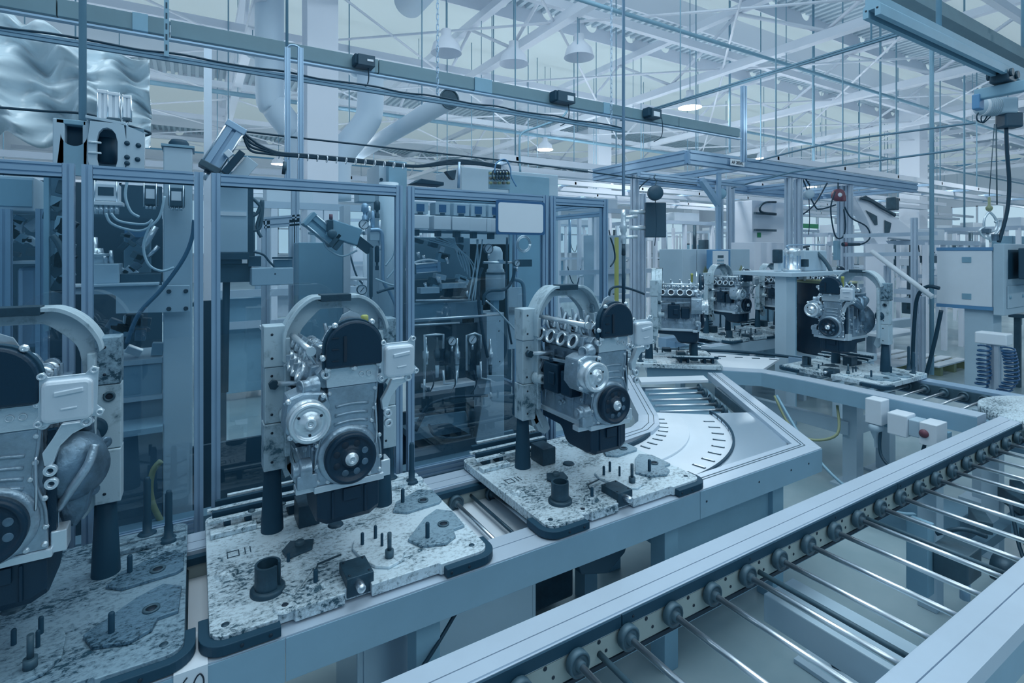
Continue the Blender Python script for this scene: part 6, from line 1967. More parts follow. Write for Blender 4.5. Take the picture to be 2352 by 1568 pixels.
hose([atd(x, y, dh) for x, y in ((2311, 292), (2313, 350), (2318, 420), (2314, 480), (2302, 530), (2294, 556))], 0.018, 'thick black cable hanging down from the electric hoist', name='cable', cat='cable')
g = G('lifting_clamp', 'steel lifting clamp hanging from the hoist chain above the control cabinet', 'clamp', atd(2272, 556, dh))
for pts in ([(2272, 486), (2262, 500), (2260, 520), (2268, 530), (2284, 530), (2290, 515), (2284, 498), (2273, 486)], [(2262, 520), (2250, 530), (2262, 545), (2280, 550)], [(2285, 510), (2298, 505), (2296, 525), (2284, 540)]):
    g.add('bent_rod', M().tube([atd(x, y, dh) for x, y in pts], 0.012, 8), MACHN)
g.add('jaw', M().cb(atd(2266, 530, dh), (0.09, 0.06, 0.05)), CASTD, bev=0.006)
g.add('jaw', M().cb(atd(2284, 545, dh), (0.08, 0.06, 0.07)), CASTD, bev=0.006)
g.add('finger', M().cyl(atd(2270, 535, dh), atd(2276, 556, dh), 0.02, 0.012, n=10), MACHN)
# thin rail running away over the far curve with its drop post
Xr = 5.04
g = G('light_rail', 'thin dark rail slanting across the roof above the far conveyors', 'rail', onx(1707, 190, Xr))
a, b = onx(2095, 62, Xr), onx(1425, 298, Xr)
g.add('rail', M().sweep(alu_sec(0.03, 0.035), (Xr, a.y, a.z - 0.02), (Xr, b.y, a.z - 0.02)), PAINTD)
g.add('drop_post', M().sweep(alu_sec(0.05, 0.05), onx(1708, 372, Xr + 0.2), (Xr + 0.2, onx(1708, 372, Xr + 0.2).y, a.z), (0, 1, 0)), ALU)
for y in (2.3, 4.4, 6.4):
    g.add('hanger', M().cyl((Xr, y, a.z), (Xr, y, 7.3), 0.008, n=6), PAINT)
hl_ = ['thin hanger rod left of the aluminium drop post', 'hanger rod above the far curve between post and crane rail', 'hanger rod in line with the control cabinet', 'long grey pole running down past the left side of the control cabinet', 'thin hanger rod left of the long grey pole']
for (px, y1, Y, r), lb in zip(((1676, 350, 7.0, 0.022), (1868, 385, 6.0, 0.022), (2215, 530, 4.6, 0.018), (2140, 860, 2.85, 0.024), (2022, 420, 5.4, 0.02)), hl_):
    hang(px, y1, Y, r, lb)
for k, pts in enumerate((((1680, 432), (1800, 400), (1870, 388), (2060, 357), (2215, 342)), ((1700, 380), (1900, 330), (2100, 300), (2240, 282)))):
    P = [onx(x, y, 6.8) for x, y in pts]
    z = P[-1].z
    hose([P[0], P[1], P[2], P[-1]], 0.012, ['dark conduit slanting up right above the balancers', 'thin conduit slanting above the dark conduit'][k], PAINTD, name='conduit', cat='conduit')
hose([ony(x, y, 5.5) for x, y in ((1195, 395), (1193, 330), (1200, 305), (1240, 290), (1290, 270), (1310, 240))], 0.014, 'bent grey conduit rising behind the long roof cabinet', PAINT, name='conduit', cat='conduit')
# ================================================================ RIGHT AND FAR BACKGROUND
# second pallet line behind the far curve
g = G('far_conveyor', 'straight pallet conveyor with two engines behind the far curve', 'conveyor', (6.6, 3.95, 0))
g.add('fascia_panel', M().box(4.6, 3.62, 0.63, 9.2, 3.64, 0.75), PAINTL, bev=0.002)
g.add('front_rail', M().box(4.6, 3.64, 0.70, 9.2, 3.74, 0.752), RAILT)
g.add('rear_rail', M().box(4.6, 4.22, 0.64, 9.2, 4.34, 0.752), ALU)
g.add('tray', M().box(4.6, 3.74, 0.60, 9.2, 4.22, 0.62), PAINT)
for i in range(20):
    g.add('roller_rod', M().cyl((4.75 + 0.22 * i, 3.74, 0.70), (4.75 + 0.22 * i, 4.22, 0.70), 0.010, n=8), CHROME)
for x in (4.9, 6.5, 8.1):
    for y in (3.7, 4.28):
        g.add('leg', M().box(x - 0.04, y - 0.04, 0, x + 0.04, y + 0.04, 0.63), PAINTL)
station((5.32, 3.96, 0.755), 0, dict(p='pallet left of the pale table post on the far conveyor', c='cradle left of the pale table post on the far conveyor', e='small engine left of the pale table post on the far conveyor'))
station((6.30, 3.96, 0.755), 0, dict(p='pallet half hidden by the pale table post', c='cradle half hidden by the pale table post', e='small engine half hidden by the pale table post'))
station((7.30, 3.96, 0.755), 0, dict(p='farthest pallet on the far conveyor behind the barrel', c='farthest cradle on the far conveyor behind the barrel', e='farthest engine on the far conveyor behind the barrel'))
station((3.66, 3.33, 0.755), math.radians(42), dict(c='cradle behind the engine with the wide black pan', e='engine with a row of ports behind the corner engine'), which=('c', 'e'))

# black oil drum on a stand
bc = V((6.07, 3.23, 0.62))
g = G('oil_drum', 'black oil drum with a yellow rim behind the engine on the cross conveyor', 'drum', bc)
R0 = 0.29
g.add('shell', M().lathe(bc, (0, 0, 1), [(0, 0), (R0 * 1.02, 0), (R0 * 1.02, 0.015), (R0, 0.02), (R0, 0.26), (R0 * 1.025, 0.275), (R0, 0.29), (R0, 0.52), (R0 * 1.025, 0.535), (R0, 0.55), (R0, 0.78)], 36), BLACK)
g.add('rim', M().lathe(bc + V((0, 0, 0.78)), (0, 0, 1), [(R0, 0), (R0 * 1.02, 0.005), (R0 * 1.02, 0.02), (R0 * 0.97, 0.02), (R0 * 0.96, 0.005), (0, 0.005)], 36), YELD)
solo('drum_stand', M().box(5.72, 2.9, 0.0, 5.80, 2.98, 0.55).box(6.34, 2.9, 0, 6.42, 2.98, 0.55).box(5.72, 3.48, 0, 5.80, 3.56, 0.55).box(6.34, 3.48, 0, 6.42, 3.56, 0.55).box(5.70, 2.88, 0.55, 6.44, 3.58, 0.62), PAINTL, 'low pale stand under the black oil drum', 'stand')
# table with pump motor
g = G('pump_table', 'pale table on a thick square post with a pump motor on it', 'table', (5.6, 3.2, 0))
g.add('post', M().box(4.98, 3.03, 0, 5.14, 3.15, 1.50), PAINTL, bev=0.004)
g.add('post_side', M().box(5.145, 3.05, 0, 5.19, 3.15, 1.50), PAINT)
g.add('table_top', M().box(4.94, 2.95, 1.50, 6.2, 3.6, 1.54), PAINTL, bev=0.003)
g.add('leg', M().box(6.1, 3.5, 0, 6.16, 3.56, 1.5), PAINTL)
mc = onz(1830, 630, 1.54)
mc = V((5.28, 3.15, 1.54))
g = G('pump_motor', 'upright steel pump motor with fins standing on the pale table', 'motor', mc)
g.add('body', M().lathe(mc, (0, 0, 1), [(0, 0), (0.085, 0), (0.085, 0.03), (0.07, 0.035), (0.07, 0.17), (0.078, 0.18), (0.078, 0.22), (0.06, 0.245), (0, 0.25)], 24), MACHN)
for i in range(10):
    a = 2 * PI * i / 10
    g.add('fin', M().cb(mc + V((0.075 * math.cos(a), 0.075 * math.sin(a), 0.10)), (0.012, 0.004, 0.13), rz=a), ALU)
g.add('connector_box', M().cb(mc + V((0.12, -0.06, 0.09)), (0.06, 0.06, 0.08)), DSTEEL, bev=0.006)
g.add('filter', M().cb(mc + V((-0.19, 0.04, 0.16)), (0.08, 0.07, 0.14)), DSTEEL, bev=0.01)
g.add('valve', M().cb(mc + V((-0.19, 0.04, 0.05)), (0.06, 0.05, 0.09)), MACHN, bev=0.006)
g.add('pipe', M().tube([mc + V((-0.06, 0, 0.23)), mc + V((-0.08, 0, 0.27)), mc + V((0.2, 0, 0.28)), mc + V((0.7, 0.05, 0.28))], 0.008, 6), ALU)
g.add('pipe', M().tube([mc + V((0.45, 0, 0.2)), mc + V((0.5, -0.1, 0.05)), mc + V((0.55, -0.2, -0.25))], 0.022, 8), SLATE)
g.add('tank', M().box(mc.x + 0.2, mc.y - 0.02, 1.541, mc.x + 0.62, mc.y + 0.3, 1.76), PAINTL, bev=0.01)
# drive unit under the cross conveyor
g = G('drive_unit', 'white motor unit with a red button below the cross conveyor', 'motor', (3.9, 1.55, 0.45))
g.add('motor_block', M().box(3.86, 1.70, 0.60, 3.97, 1.80, 0.765), WHITE, bev=0.006)
g.add('nozzle', M().lathe((3.90, 1.75, 0.44), (0, 0, 1), [(0.010, 0), (0.012, 0.05), (0.035, 0.11), (0.045, 0.12), (0.045, 0.155), (0, 0.16)], 18), PAINTL)
g.add('gearbox', M().box(3.84, 1.55, 0.57, 3.97, 1.66, 0.71), WHITE, bev=0.008)
g.add('gearbox_step', M().box(3.86, 1.49, 0.585, 3.97, 1.55, 0.69), PAINTL, bev=0.006)
g.add('control_box', M().box(3.82, 1.385, 0.565, 3.97, 1.475, 0.70), WHITE, bev=0.004)
g.add('red_button', M().lathe((3.819, 1.45, 0.635), (-1, 0, 0), [(0.026, 0), (0.024, 0.008), (0, 0.012)], 20), RED)
g.add('mount_plate', M().box(3.97, 1.38, 0.57, 4.02, 1.80, 0.63), PAINT)
g.add('hose', M().tube([(3.9, 1.72, 0.60), (3.85, 1.70, 0.42), (3.8, 1.58, 0.36), (3.85, 1.5, 0.42), (3.9, 1.47, 0.57)], 0.010, 8), CABLE)
hose([(3.95, 2.5, 0.6), (3.9, 2.35, 0.42), (3.92, 2.2, 0.35), (4.0, 2.05, 0.42), (4.1, 2.1, 0.6)], 0.010, 'dull yellow hose looped below the cross conveyor', YELD)
hose([(3.9, 2.45, 0.62), (3.7, 2.1, 0.38), (3.62, 1.8, 0.22), (3.7, 1.55, 0.14), (3.9, 1.3, 0.2)], 0.010, 'pale cable sagging below the cross conveyor', PAINT)
solo('cable_tray', M().box(3.75, 1.25, 0.0, 4.0, 1.75, 0.22), PAINTD, 'dark floor box with hoses under the cross conveyor', 'box', bev=0.01)
g = G('stop_unit', 'dark pneumatic stop unit hanging under the rollers of the roller conveyor', 'stop unit', (2.75, 0.9, 0.3))
g.add('bracket', M().box(2.62, 0.98, 0.30, 2.68, 1.06, 0.60), PAINT, bev=0.003)
g.add('body', M().box(2.66, 0.86, 0.40, 2.80, 0.98, 0.52), SLATE, bev=0.006)
g.add('motor', M().cyl((2.72, 0.80, 0.50), (2.72, 0.72, 0.50), 0.05, n=16), DSTEEL)
g.add('link', M().tube([(2.70, 0.98, 0.55), (2.72, 0.9, 0.60), (2.78, 0.84, 0.58)], 0.010, 6), DSTEEL)
g.add('piston', M().cyl((2.75, 0.9, 0.30), (2.75, 0.9, 0.42), 0.018, n=12), ALU)
g = G('drive_chain_unit', 'dark greasy drive unit with hoses under the far rollers', 'drive unit', (3.4, 0.8, 0.3))
for i in range(18):
    g.add('machine_part', M().cb((3.2 + 0.7 * rs.random(), 0.66 + 0.36 * rs.random(), 0.35 + 0.22 * rs.random()), (0.05 + 0.14 * rs.random(), 0.04 + 0.06 * rs.random(), 0.03 + 0.06 * rs.random()), rz=rs.random()), [SLATE, DSTEEL, RUBBER, PAINT][i % 4], bev=0.004)
g.add('frame', M().box(3.15, 0.64, 0.28, 4.0, 0.70, 0.33).box(3.15, 1.0, 0.28, 4.0, 1.05, 0.33), PAINTD)
for i in range(3):
    g.add('hose', M().tube([(3.2 + 0.2 * i, 0.7, 0.45), (3.3 + 0.2 * i, 0.85, 0.3), (3.45 + 0.2 * i, 0.95, 0.5)], 0.008, 6), CABLE)
# cardboard label under the left pallet and leg details
g = G('paper_tag', 'white tag with handwritten 60 below the gap between the left pallets', 'tag', (0.0, 1.46, 0.655))
g.add('sheet', M().box(-0.044, 1.462, 0.655, 0.026, 1.4655, 0.7545), WHITE)
g.add('folded_edge', M().box(-0.044, 1.462, 0.7545, 0.026, 1.60, 0.756), WHITE)
six = [(0.35, 0.9), (0.18, 0.75), (0.10, 0.5), (0.14, 0.25), (0.28, 0.2), (0.34, 0.35), (0.25, 0.47), (0.12, 0.42)]
zero = [(0.55, 0.3), (0.6, 0.7), (0.8, 0.88), (0.95, 0.7), (0.9, 0.35), (0.7, 0.2), (0.55, 0.3)]
for pts in (six, zero):
    g.add('pen_stroke', M().tube([(-0.036 + 0.056 * x, 1.461, 0.665 + 0.085 * y) for x, y in pts], 0.0018, 5), INK)
hose([(0.28, 1.58, 0.2), (0.42, 1.52, 0.33), (0.50, 1.50, 0.42), (0.62, 1.52, 0.50), (0.75, 1.56, 0.60)], 0.006, 'black cable with a plug hanging below the main conveyor', name='cable', cat='cable')
solo('cable_plug', M().cb((0.53, 1.50, 0.44), (0.07, 0.02, 0.022), ry=-0.6), DSTEEL, 'black plug joining the cable below the main conveyor', 'plug', bev=0.003)
g = G('under_cabinet', 'shiny pale cabinet standing below the main conveyor', 'cabinet', (0.95, 1.9, 0))
g.add('body', M().box(0.45, 1.72, 0.02, 1.15, 2.02, 0.50), STEELP, bev=0.006)
g.add('door', M().box(0.47, 1.712, 0.05, 1.13, 1.72, 0.48), STEELP, bev=0.004)
g = G('chute', 'dark hanging chute below the middle of the main conveyor', 'chute', (1.5, 1.8, 0.3))
g.add('hopper', M().prism([(1.30, 1.7, 0.58), (1.66, 1.7, 0.58), (1.60, 1.7, 0.44), (1.50, 1.7, 0.38), (1.36, 1.7, 0.42)], (0, 0.2, 0)), GREYD, bev=0.006)

# control cabinet on a post
XC = 8.0
a, b = onx(2152, 570, XC), onx(2282, 560, XC)
g = G('control_cabinet', 'white control cabinet with blue edge strips and a monitor on a thick post', 'cabinet', (XC + 0.3, (a.y + b.y) / 2, 0))
zt, zb = a.z, onx(2155, 702, XC).z
g.add('body', M().box(XC, b.y, zb, XC + 0.45, a.y, zt), PAINTL, bev=0.006)
g.add('door', M().box(XC - 0.015, b.y + 0.01, zb + 0.03, XC, a.y - 0.005, zt - 0.03), WHITE, bev=0.004)
g.add('blue_strip', M().box(XC - 0.02, b.y, zt - 0.03, XC, a.y, zt + 0.01), BLUEL)
g.add('blue_strip', M().box(XC - 0.02, b.y, zb - 0.01, XC, a.y, zb + 0.03), BLUEL)
for z in (zt - 0.14, zb + 0.14):
    g.add('lock_plate', M().box(XC - 0.022, b.y + 0.20, z - 0.035, XC - 0.015, b.y + 0.29, z + 0.035), PAINT, bev=0.003)
g.add('side_frame', M().box(XC - 0.02, b.y - 0.10, zb - 0.06, XC + 0.75, b.y - 0.002, zt + 0.05), PAINTL, bev=0.008)
g.add('monitor_recess', M().box(XC + 0.10, b.y - 0.104, zb + 0.36, XC + 0.62, b.y - 0.101, zt - 0.02), RUBBER)
g.add('monitor', M().box(XC + 0.20, b.y - 0.30, zb + 0.36, XC + 0.9, b.y - 0.16, zt - 0.0), GREYD, bev=0.01)
g.add('drawer_door', M().box(XC + 0.06, b.y - 0.112, zb + 0.02, XC + 0.62, b.y - 0.102, zb + 0.28), PAINTL, bev=0.006)
for x in (0.12, 0.54):
    g.add('latch', M().lathe((XC + x, b.y - 0.113, zb + 0.15), (0, -1, 0), [(0.022, 0), (0.02, 0.01), (0, 0.012)], 14), PAINT)
p = onx(2250, 800, XC + 0.05)
g.add('post', M().box(XC + 0.03, p.y - 0.13, 0.02, XC + 0.30, p.y + 0.14, zb - 0.01), PAINTL, bev=0.006)
g.add('foot', M().box(XC - 0.1, p.y - 0.3, 0, XC + 0.45, p.y + 0.3, 0.02), PAINTL)
hose([onx(x, y, 7.7) for x, y in ((2158, 662), (2130, 658), (2108, 680), (2100, 740), (2095, 850))], 0.022, 'thick black hose bending down beside the control cabinet')
hose([onx(x, y, 7.6) for x, y in ((2162, 712), (2150, 770), (2138, 820), (2126, 865))], 0.022, 'thick black hose leaning below the control cabinet')
# coiled blue air hoses on a short post
g = G('hose_post', 'pale short post with a white cap between two coiled blue hoses', 'post', onz(2290, 930, 0.0))
hp = onx(2285, 790, 6.6)
g.O = V((hp.x, hp.y, 0))
g.t.location = g.O
g.add('post', M().sweep(alu_sec(0.12, 0.09), (hp.x, hp.y, 0), (hp.x, hp.y, hp.z), (0, 1, 0)), RAILT)
g.add('cap', M().box(hp.x - 0.08, hp.y - 0.11, hp.z, hp.x + 0.08, hp.y + 0.13, hp.z + 0.11), WHITE, bev=0.01)
CB = mat('dark_blue_coil', (0.015, 0.085, 0.20), 0.35)
for k, (pts, n_, lb) in enumerate((([(2262, 795), (2258, 830), (2262, 860), (2252, 890)], 10, 'left dark blue coiled air hose beside the short post'), ([(2315, 800), (2322, 830), (2325, 870), (2300, 905)], 13, 'right dark blue coiled air hose beside the short post'))):
    P = [onx(x, y, 6.5) for x, y in pts]
    q = []
    for i in range(n_ * 10 + 1):
        t = i / (n_ * 10) * 3
        j = min(int(t), 2)
        c = P[j].lerp(P[j + 1], t - j)
        an = 2 * PI * i / 10
        q.append(c + V((0.04 * math.sin(an), 0.05 * math.cos(an), 0.01 * math.sin(an))))
    solo('coiled_hose', M().tube(q, 0.0085, 6, spline=False), CB, lb, 'hose', 'coiled blue air hoses')
# long robot beam and handrail
g = G('boom_arm', 'white inclined boom with triangular cut-outs carrying dark hoses', 'boom', atd(2020, 560, 9))
out = [(1962, 452), (1985, 452), (2060, 500), (2105, 535), (2105, 552), (2040, 545), (2030, 560), (2010, 555), (1990, 500)]
g.add('beam', M().prism([atd(x, y, 9) for x, y in out], (0.15, 0.24, 0)), WSTEEL, bev=0.01)
g.add('cut_out', M().prism([atd(x, y, 8.98) for x, y in ((1988, 482), (2015, 496), (2016, 516), (2010, 517))], (0.005, 0.008, 0)), SLATE, bev=0.006)
g.add('cut_out', M().prism([atd(x, y, 8.98) for x, y in ((2032, 505), (2048, 512), (2044, 534), (2032, 536))], (0.005, 0.008, 0)), SLATE, bev=0.006)
g.add('strut', bar3(atd(2005, 540, 9), atd(2030, 575, 9), 0.22, 0.12, (0, -1, 0)), WSTEEL, bev=0.01)
for i in range(5):
    g.add('drag_hose', M().tube([atd(1975 + 3 * i, 455 - i, 8.95), atd(2000 + 5 * i, 462 + 2 * i, 8.95), atd(2025 + 4 * i, 478 + 2 * i, 8.95), atd(2056, 492 + i, 8.95)], 0.02, 6), DSTEEL)
g.add('drive', M().cb(atd(2050, 468, 9), (0.15, 0.15, 0.22)), SLATE, bev=0.02)
g.add('pedestal', M().box(g.O.x - 0.15, g.O.y - 0.15, 0, g.O.x + 0.15, g.O.y + 0.15, g.O.z), WSTEEL)
g = G('safety_rail', 'sloping white tube rail with aluminium posts behind the cross conveyor', 'rail', onz(2080, 840, 0.1))
g.add('sloping_tube', M().cyl(atd(2002, 577, 6.9), atd(2142, 682, 6.2), 0.03, n=12), WHITE)
for px, y0, y1 in ((2038, 610, 815), (2100, 500, 690), (2118, 680, 835)):
    a = atd(px, y0, 6.8)
    g.add('post', M().sweep(alu_sec(0.06, 0.06), (a.x, a.y, 0), a, (0, 1, 0)), RAILT)
g.add('rail', bar3(atd(1940, 542, 7), atd(2150, 536, 7), 0.05), RAILT)
g.add('rail', bar3(atd(1940, 585, 7), atd(2110, 583, 7), 0.05), RAILT)
# tool balancers and reels hanging from the gantry
ZG = 3.0
g = G('gantry', 'aluminium gantry with AF 2850L plate above the far conveyors', 'gantry', (6.2, 5.2, 0))
s_ = alu_sec(0.09, 0.18)
g.add('front_beam', M().sweep(s_, (5.38, 4.58, ZG - 0.05), (11.7, 4.58, ZG - 0.05)), ALU)
g.add('rear_beam', M().sweep(s_, (5.38, 6.4, ZG - 0.05), (11.7, 6.4, ZG - 0.05)), ALU)
g.add('side_beam', M().sweep(s_, (5.38, 4.6, ZG - 0.05), (5.38, 6.4, ZG - 0.05)), ALU)
for x in (6.6, 7.9, 9.2, 10.5, 11.7):
    g.add('cross_beam', M().sweep(alu_sec(0.08, 0.1), (x, 4.6, ZG - 0.06), (x, 6.4, ZG - 0.06)), ALU)
g.add('lower_beam', M().sweep(alu_sec(0.06, 0.06), (4.6, 4.65, ZG - 0.32), (6.6, 4.65, ZG - 0.32)), ALU)
for px, Y in ((1458, 5.6), (1476, 7.3), (1652, 5.5), (1678, 5.45), (1812, 4.6), (1834, 4.6), (1932, 4.7), (1950, 4.6)):
    a = ony(px, 577, Y)
    g.add('post', M().sweep(alu_sec(0.09, 0.09), (a.x, Y, 0), (a.x, Y, ZG - 0.15), (0, 1, 0)), RAILT)
a, b = ony(1610, 412, 4.6), ony(1650, 470, 4.6)
g.add('diagonal_brace', bar3(a, b, 0.07, 0.07, (0, -1, 0)), ALU)
g.add('number_plate', py_box(1678, 366, 1710, 381, 4.50, 0.004), WHITE)


def text(par, org, body, loc, size, mt, rz=0.0, name='lettering'):
    cu = bpy.data.curves.new(name, 'FONT')
    cu.body = body
    cu.size = size
    cu.extrude = 0.001
    cu.align_x = 'CENTER'
    cu.align_y = 'CENTER'
    o = bpy.data.objects.new(name, cu)
    COL.objects.link(o)
    dg = bpy.context.evaluated_depsgraph_get()
    me = bpy.data.meshes.new_from_object(o.evaluated_get(dg))
    bpy.data.objects.remove(o)
    me.materials.clear()
    me.materials.append(mt)
    o = bpy.data.objects.new(name, me)
    COL.objects.link(o)
    o.parent = par
    o.location = V(loc) - V(org)
    o.rotation_euler = (PI / 2, 0, rz)
    return o


c = ony(1694, 374, 4.497)
text(g.t, g.O, 'AF 2850L', c, 0.062, INK)
BL = ['dark round tool balancer hanging by the black panel', 'pale round tool balancer below the number plate', 'small pale balancer beside the red reel']
for k, (px, py, r, mt, t_) in enumerate(((1505, 443, 0.092, GREYD, 6.4), (1655, 445, 0.072, PAINT, 7.14), (1858, 446, 0.072, PAINTL, 8.12))):
    c = atd(px, py, t_)
    gg = G('tool_balancer', BL[k], 'balancer', c - V((0, 0, r)), 'tool balancers on the gantry')
    ax = V((-FX, -FY, 0))
    gg.add('drum', M().lathe(c, ax, [(0, -0.05), (r * 0.95, -0.05), (r, -0.03), (r, 0.03), (r * 0.9, 0.04), (r * 0.3, 0.045), (0, 0.045)], 26), mt)
    gg.add('hook', M().tube([c + V((0, 0, r)), c + V((0.02, 0, r + 0.06)), c + V((-0.02, 0, r + 0.09)), c + V((0, 0, r + 0.13))], 0.008, 6), SLATE)
    gg.add('cable', M().tube([c - V((0, 0, r)), c - V((-0.02, 0, r + 0.3)), c - V((0.01, 0, r + 0.55))], 0.006, 6), CABLE)
c = atd(1925, 448, 8.5)
gg = G('cable_reel', 'dark red cable reel with a white hub hanging over the table', 'cable reel', c - V((0, 0, 0.1)))
ax = V((-FX, -FY, 0))
gg.add('drum', M().lathe(c, ax, [(0, -0.05), (0.09, -0.05), (0.10, -0.03), (0.10, 0.03), (0.09, 0.04), (0.04, 0.05), (0, 0.05)], 26), RED)
gg.add('nose', M().cb(c + rt * 0.07 + V((0, 0, -0.05)), (0.09, 0.08, 0.10)), RED, bev=0.01)
gg.add('hub', M().lathe(c, ax, [(0.035, 0.05), (0.03, 0.06), (0, 0.06)], 18), WHITE)
gg.add('hook', M().cyl(c + V((0, 0, 0.1)), c + V((0, 0, 0.32)), 0.01, n=8), SLATE)
for k, pts in enumerate((((1860, 425), (1840, 400), (1870, 470), (1885, 480), (1920, 470)), ((1918, 440), (1908, 480), (1918, 540), (1935, 545), (1942, 520), (1938, 480)), ((1940, 475), (1955, 500), (1990, 520), (1998, 545), (1980, 560), (1945, 561)), ((1900, 420), (1870, 470), (1840, 495)), ((1500, 405), (1470, 430), (1455, 470)))):
    hose([atd(x, y, 8.1) for x, y in pts], 0.011, ['black cable bowed under the small balancer', 'black cable loop hanging below the red reel', 'black cable from the red reel to the hand tool', 'black cable slanting left of the red reel', 'thin cable at the left corner of the gantry'][k], name='cable', cat='cable')
g = G('nut_runner', 'dark hand-held nut runner with a red ring hanging over the table', 'tool', atd(1945, 561, 8.05))
g.add('body', M().cyl(atd(1935, 561, 8.05), atd(1975, 561, 8.05), 0.03, 0.02, n=12), DSTEEL)
g.add('red_ring', M().cyl(atd(1938, 561, 8.05), atd(1944, 561, 8.05), 0.034, n=12), RED)
g.add('bracket', M().cb(atd(1922, 575, 8.1), (0.1, 0.06, 0.3)), PAINT, bev=0.006)
# black panel with screen mount
c = atd(1505, 505, 6.6)
g = G('black_panel', 'black rectangular panel mounted on the gantry post', 'panel', c - V((0, 0, 0.22)))
g.add('panel', M().cb(c, (0.26, 0.06, 0.44), rz=-math.atan2(FX, FY)), GREYD, bev=0.01)
g.add('arm', M().cyl(c - rt * 0.13 + V((0, 0, 0.1)), c - rt * 0.32 + V((0, 0, 0.1)), 0.03, n=10), MACHN)
g.add('arm', M().cyl(c - rt * 0.13 - V((0, 0, 0.1)), c - rt * 0.32 - V((0, 0, 0.1)), 0.03, n=10), MACHN)
# electric cabinets with a blue framed touch screen
tc_ = 8.6
CL2 = ['pale electric cabinet left of the blue-framed screen', 'pale electric cabinet behind the blue-framed screen', 'pale electric cabinet right of the blue-framed screen', 'white cabinet with a grey lower panel at the right of the row']
for k, (p0, p1, y0) in enumerate(((1567, 1600, 572), (1602, 1636, 572), (1680, 1722, 572), (1732, 1800, 556))):
    Yk = 4.75 if k < 3 else 4.9
    a, b = ony(p0, y0, Yk), ony(p1, y0, Yk)
    g = G('electric_cabinet', CL2[k], 'cabinet', ((a.x + b.x) / 2, Yk, 0), 'electric cabinets')
    g.add('body', M().box(a.x, Yk, 0.05, b.x, Yk + 0.4, a.z), PAINTL if k != 3 else WSTEEL, bev=0.006)
    g.add('lower_door', M().box(a.x + 0.03, Yk - 0.012, 0.1, b.x - 0.03, Yk, a.z - 0.45), PAINT, bev=0.004)
    if k in (1, 2):
        c = V(((a.x + b.x) / 2, Yk - 0.012, a.z - 0.28))
        g.add('warning_sign', M().prism([c + V((-0.05, 0, -0.04)), c + V((0.05, 0, -0.04)), c + V((0, 0, 0.05))], (0, 0.008, 0)), YELD)
        for i in range(12):
            if k == 1:
                g.add('vent_slot', M().box(b.x - 0.16, Yk - 0.02, 0.75 + 0.035 * i, b.x - 0.01, Yk - 0.012, 0.765 + 0.035 * i), DSTEEL)
g = G('touch_screen', 'blue-framed white control screen hanging before the electric cabinets', 'screen', ony(1656, 616, 4.55))
g.add('frame', py_box(1634, 573, 1678, 617, 4.55, 0.08), BLUEL, bev=0.006)
g.add('face', py_box(1638, 576, 1673, 614, 4.54, 0.01), WHITE)
g.add('display', py_box(1649, 586, 1662, 592, 4.535, 0.005), SLATE)
for i in range(8):
    g.add('key', py_box(1648 + 4 * (i % 4), 596 + 7 * (i // 4), 1651 + 4 * (i % 4), 600 + 7 * (i // 4), 4.535, 0.005), PAINT)
g.add('arm', M().box(ony(1652, 573, 4.55).x, 4.57, ony(1652, 573, 4.55).z, ony(1660, 573, 4.55).x, 4.60, 2.8), ALU)
g = G('robot_cabinet', 'tall white machine cabinet with a black looped cable high in the background', 'cabinet', (ony(1760, 560, 6.6).x, 6.6, 0))
g.add('body', M().box(ony(1728, 470, 6.6).x, 6.6, 0, ony(1802, 470, 6.6).x, 7.1, ony(1760, 462, 6.6).z), WSTEEL, bev=0.01)
g.add('black_loop', M().tube([ony(x, y, 6.5) for x, y in ((1782, 464), (1758, 465), (1746, 475), (1750, 487), (1782, 491))], 0.022, 8), DSTEEL)
g.add('rail', py_box(1736, 488, 1784, 493, 6.5, 0.05), SLATE)
g.add('rail', py_box(1736, 526, 1784, 531, 6.5, 0.05), SLATE)
g.add('green_label', py_box(1740, 534, 1748, 545, 6.59, 0.006), GREEN)
g = G('green_sign', 'green hanging sign far behind the red cable reel', 'sign', ony(1860, 525, 14))
g.add('board', py_box(1838, 514, 1880, 524, 14.0, 0.05), GREEN)
for px in (1842, 1876):
    a = ony(px, 514, 14)
    g.add('hanger', M().cyl((a.x, 14.02, a.z), (a.x, 14.02, 7.3), 0.015, n=6), PAINT)
# yellow handrail pole
solo('yellow_post', M().box(ony(1416, 545, 3.9).x, 3.9, 0, ony(1421, 545, 3.9).x, 3.93, ony(1416, 545, 3.9).z), YEL, 'thin yellow post right of the end of the guard fence', 'post')
# white work tables and wooden pallets on the floor
g = G('work_table', 'low white work table behind the safety posts', 'table', onz(2090, 790, 0.0))
o_ = onz(2075, 860, 0.0)
g.O = V((8.0, 3.5, 0))
g.t.location = g.O
g.add('top', M().box(7.7, 3.3, 0.62, 8.6, 3.9, 0.66), WHITE, bev=0.004)
for x in (7.73, 8.54):
    for y in (3.33, 3.84):
        g.add('leg', M().box(x, y, 0, x + 0.04, y + 0.04, 0.62), RAILT)
g.add('shelf', M().box(7.75, 3.35, 0.2, 8.55, 3.85, 0.22), WHITE)
g = G('parts_pallet', 'wooden looking slatted pallet on the floor behind the posts', 'pallet', (9.2, 3.7, 0))
for i in range(5):
    g.add('slat', M().box(8.9, 3.2 + 0.2 * i, 0.12, 9.9, 3.34 + 0.2 * i, 0.14), WHITE)
for x in (8.95, 9.4, 9.82):
    g.add('bearer', M().box(x, 3.2, 0, x + 0.08, 4.14, 0.12), YELD)
g = G('workbench', 'dark workbench with cartons behind the control cabinet', 'bench', (9.9, 2.2, 0))
g.add('top', M().box(9.0, 1.2, 0.9, 11.2, 2.5, 0.95), SLATE, bev=0.005)
